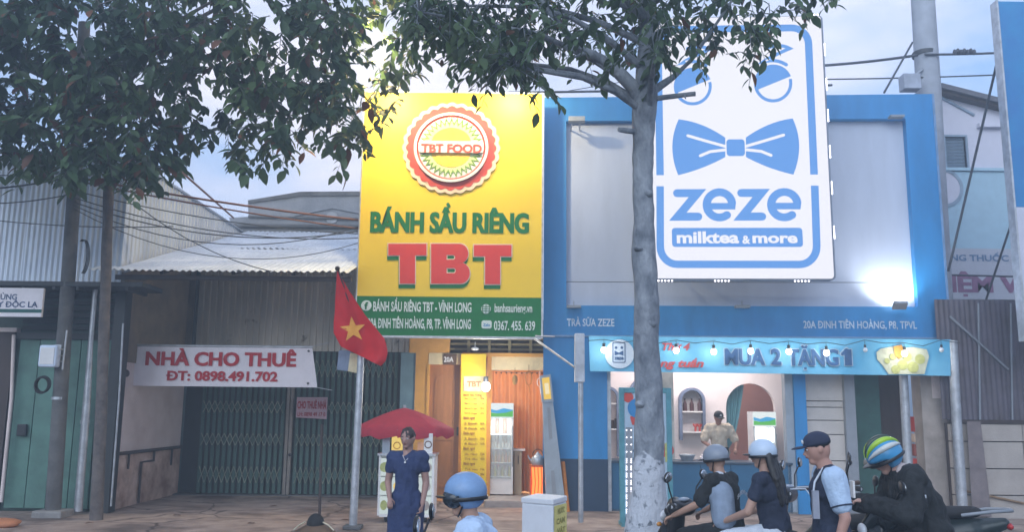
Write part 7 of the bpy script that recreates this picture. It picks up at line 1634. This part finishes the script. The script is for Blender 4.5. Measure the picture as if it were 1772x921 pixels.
# domed black object with pale stripes and a thin pole
FI = Frame(0, 11.3)
T = thing('stand_base', 'black domed weight with pale curved stripes holding a thin brown pole', 'stand', (FI.uz(546, 930)[0], 0, 0), FI)
cx, zt_ = FI.uz(546, 889); z9 = FI.uz(546, 891)[1]
q = lambda x, y: FI.uz(x, y)
dm = q(546, 906); b = B(); b.ell((dm[0], 0, q(546, 908)[1]), ((q(561, 905)[0] - dm[0]), .13, q(546, 889)[1] - q(546, 908)[1]), 20, 12); part('dome', b, M_blackm, T)
b = B(); b.lathe([(.34, 0), (.24, .08), (.12, .15)], (dm[0], 0, 0), 24); part('skirt', b, mat('brown_vinyl', (.16, .10, .06), .6), T)
for s_ in (-1, 1):
    b = B(); b.tube([q(546 + s_ * 14, 904), q(546 + s_ * 22, 909), q(546 + s_ * 31, 919)] and [V((dm[0] + s_ * r0_, -.08, z0_)) for r0_, z0_ in ((.11, q(546, 903)[1]), (.18, q(546, 908)[1]), (.25, q(546, 917)[1]))], .018, 8, flat=.5); part('pale_stripe', b, mat('pale_yellow', (.7, .66, .5), .6), T)
b = B(); b.tube([V((q(553, 900)[0], 0, .05)), V((*[q(554, 850)[0]], 0, q(554, 850)[1])), V((q(557, 735)[0], 0, q(557, 735)[1]))], .018, 8); part('pole', b, M_darkwood, T)
# small litter and bag at the left
q = at(5, 905, 11.9); b = B(); b.ell((q.x, q.y, .05), (.22, .15, .07), 12, 8, fn=lambda v: v * (1 + .25 * mnoise.noise(v * 12))); solo('orange_bag', b, mat('orange_sack', (.55, .22, .1), .8), 'orange brown bag lying at the lower left corner of the pavement', 'bag')
rr = random.Random(5)
for px, Y, lb in ((150, 12.2, 'dry leaf lying on the pavement right of the left tree trunk'), (300, 13.2, 'dry leaf lying on the pavement below the stained side wall'), (430, 12.4, 'dry leaf lying on the pavement left of the domed stand'), (480, 14.6, 'dry leaf lying close to the foot of the folding gate'), (590, 12.9, 'dry leaf lying on the pavement just left of the flagpole')):
    q = V((at(px, 880, Y).x, Y, 0.014)); b = B(); vs, fs = leafgeo(q, V((rr.uniform(-1, 1), rr.uniform(-1, 1), .1)), V((0, 0, 1)), .14); b.add(vs, fs, True)
    solo('fallen_leaf', b, M_leaf_old, lb, 'leaf', group='fallen leaves on the pavement')
# ================================================================ air volume added to imitate lens glare lifting the darks
bpy.context.view_layer.update()
b = B(); b.box((-620, -620, -1.6), (620, 720, max((o.matrix_world @ Vector(c)).z for o in S.objects if o.type == 'MESH' for c in o.bound_box) + 0.4)); hz = solo('glare_veil', b, [], None, None, kind='stuff', base=(0, 0, 0))
hm = bpy.data.materials.new('glare_veil_air'); hm.use_nodes = True; n = hm.node_tree.nodes; n.clear(); o = n.new('ShaderNodeOutputMaterial'); v = n.new('ShaderNodeVolumePrincipled')
v.inputs['Color'].default_value = (0.68, 0.84, 1.0, 1); v.inputs['Density'].default_value = 0.013; v.inputs['Anisotropy'].default_value = 0.3
hm.node_tree.links.new(v.outputs[0], o.inputs['Volume']); hz.data.materials.append(hm)
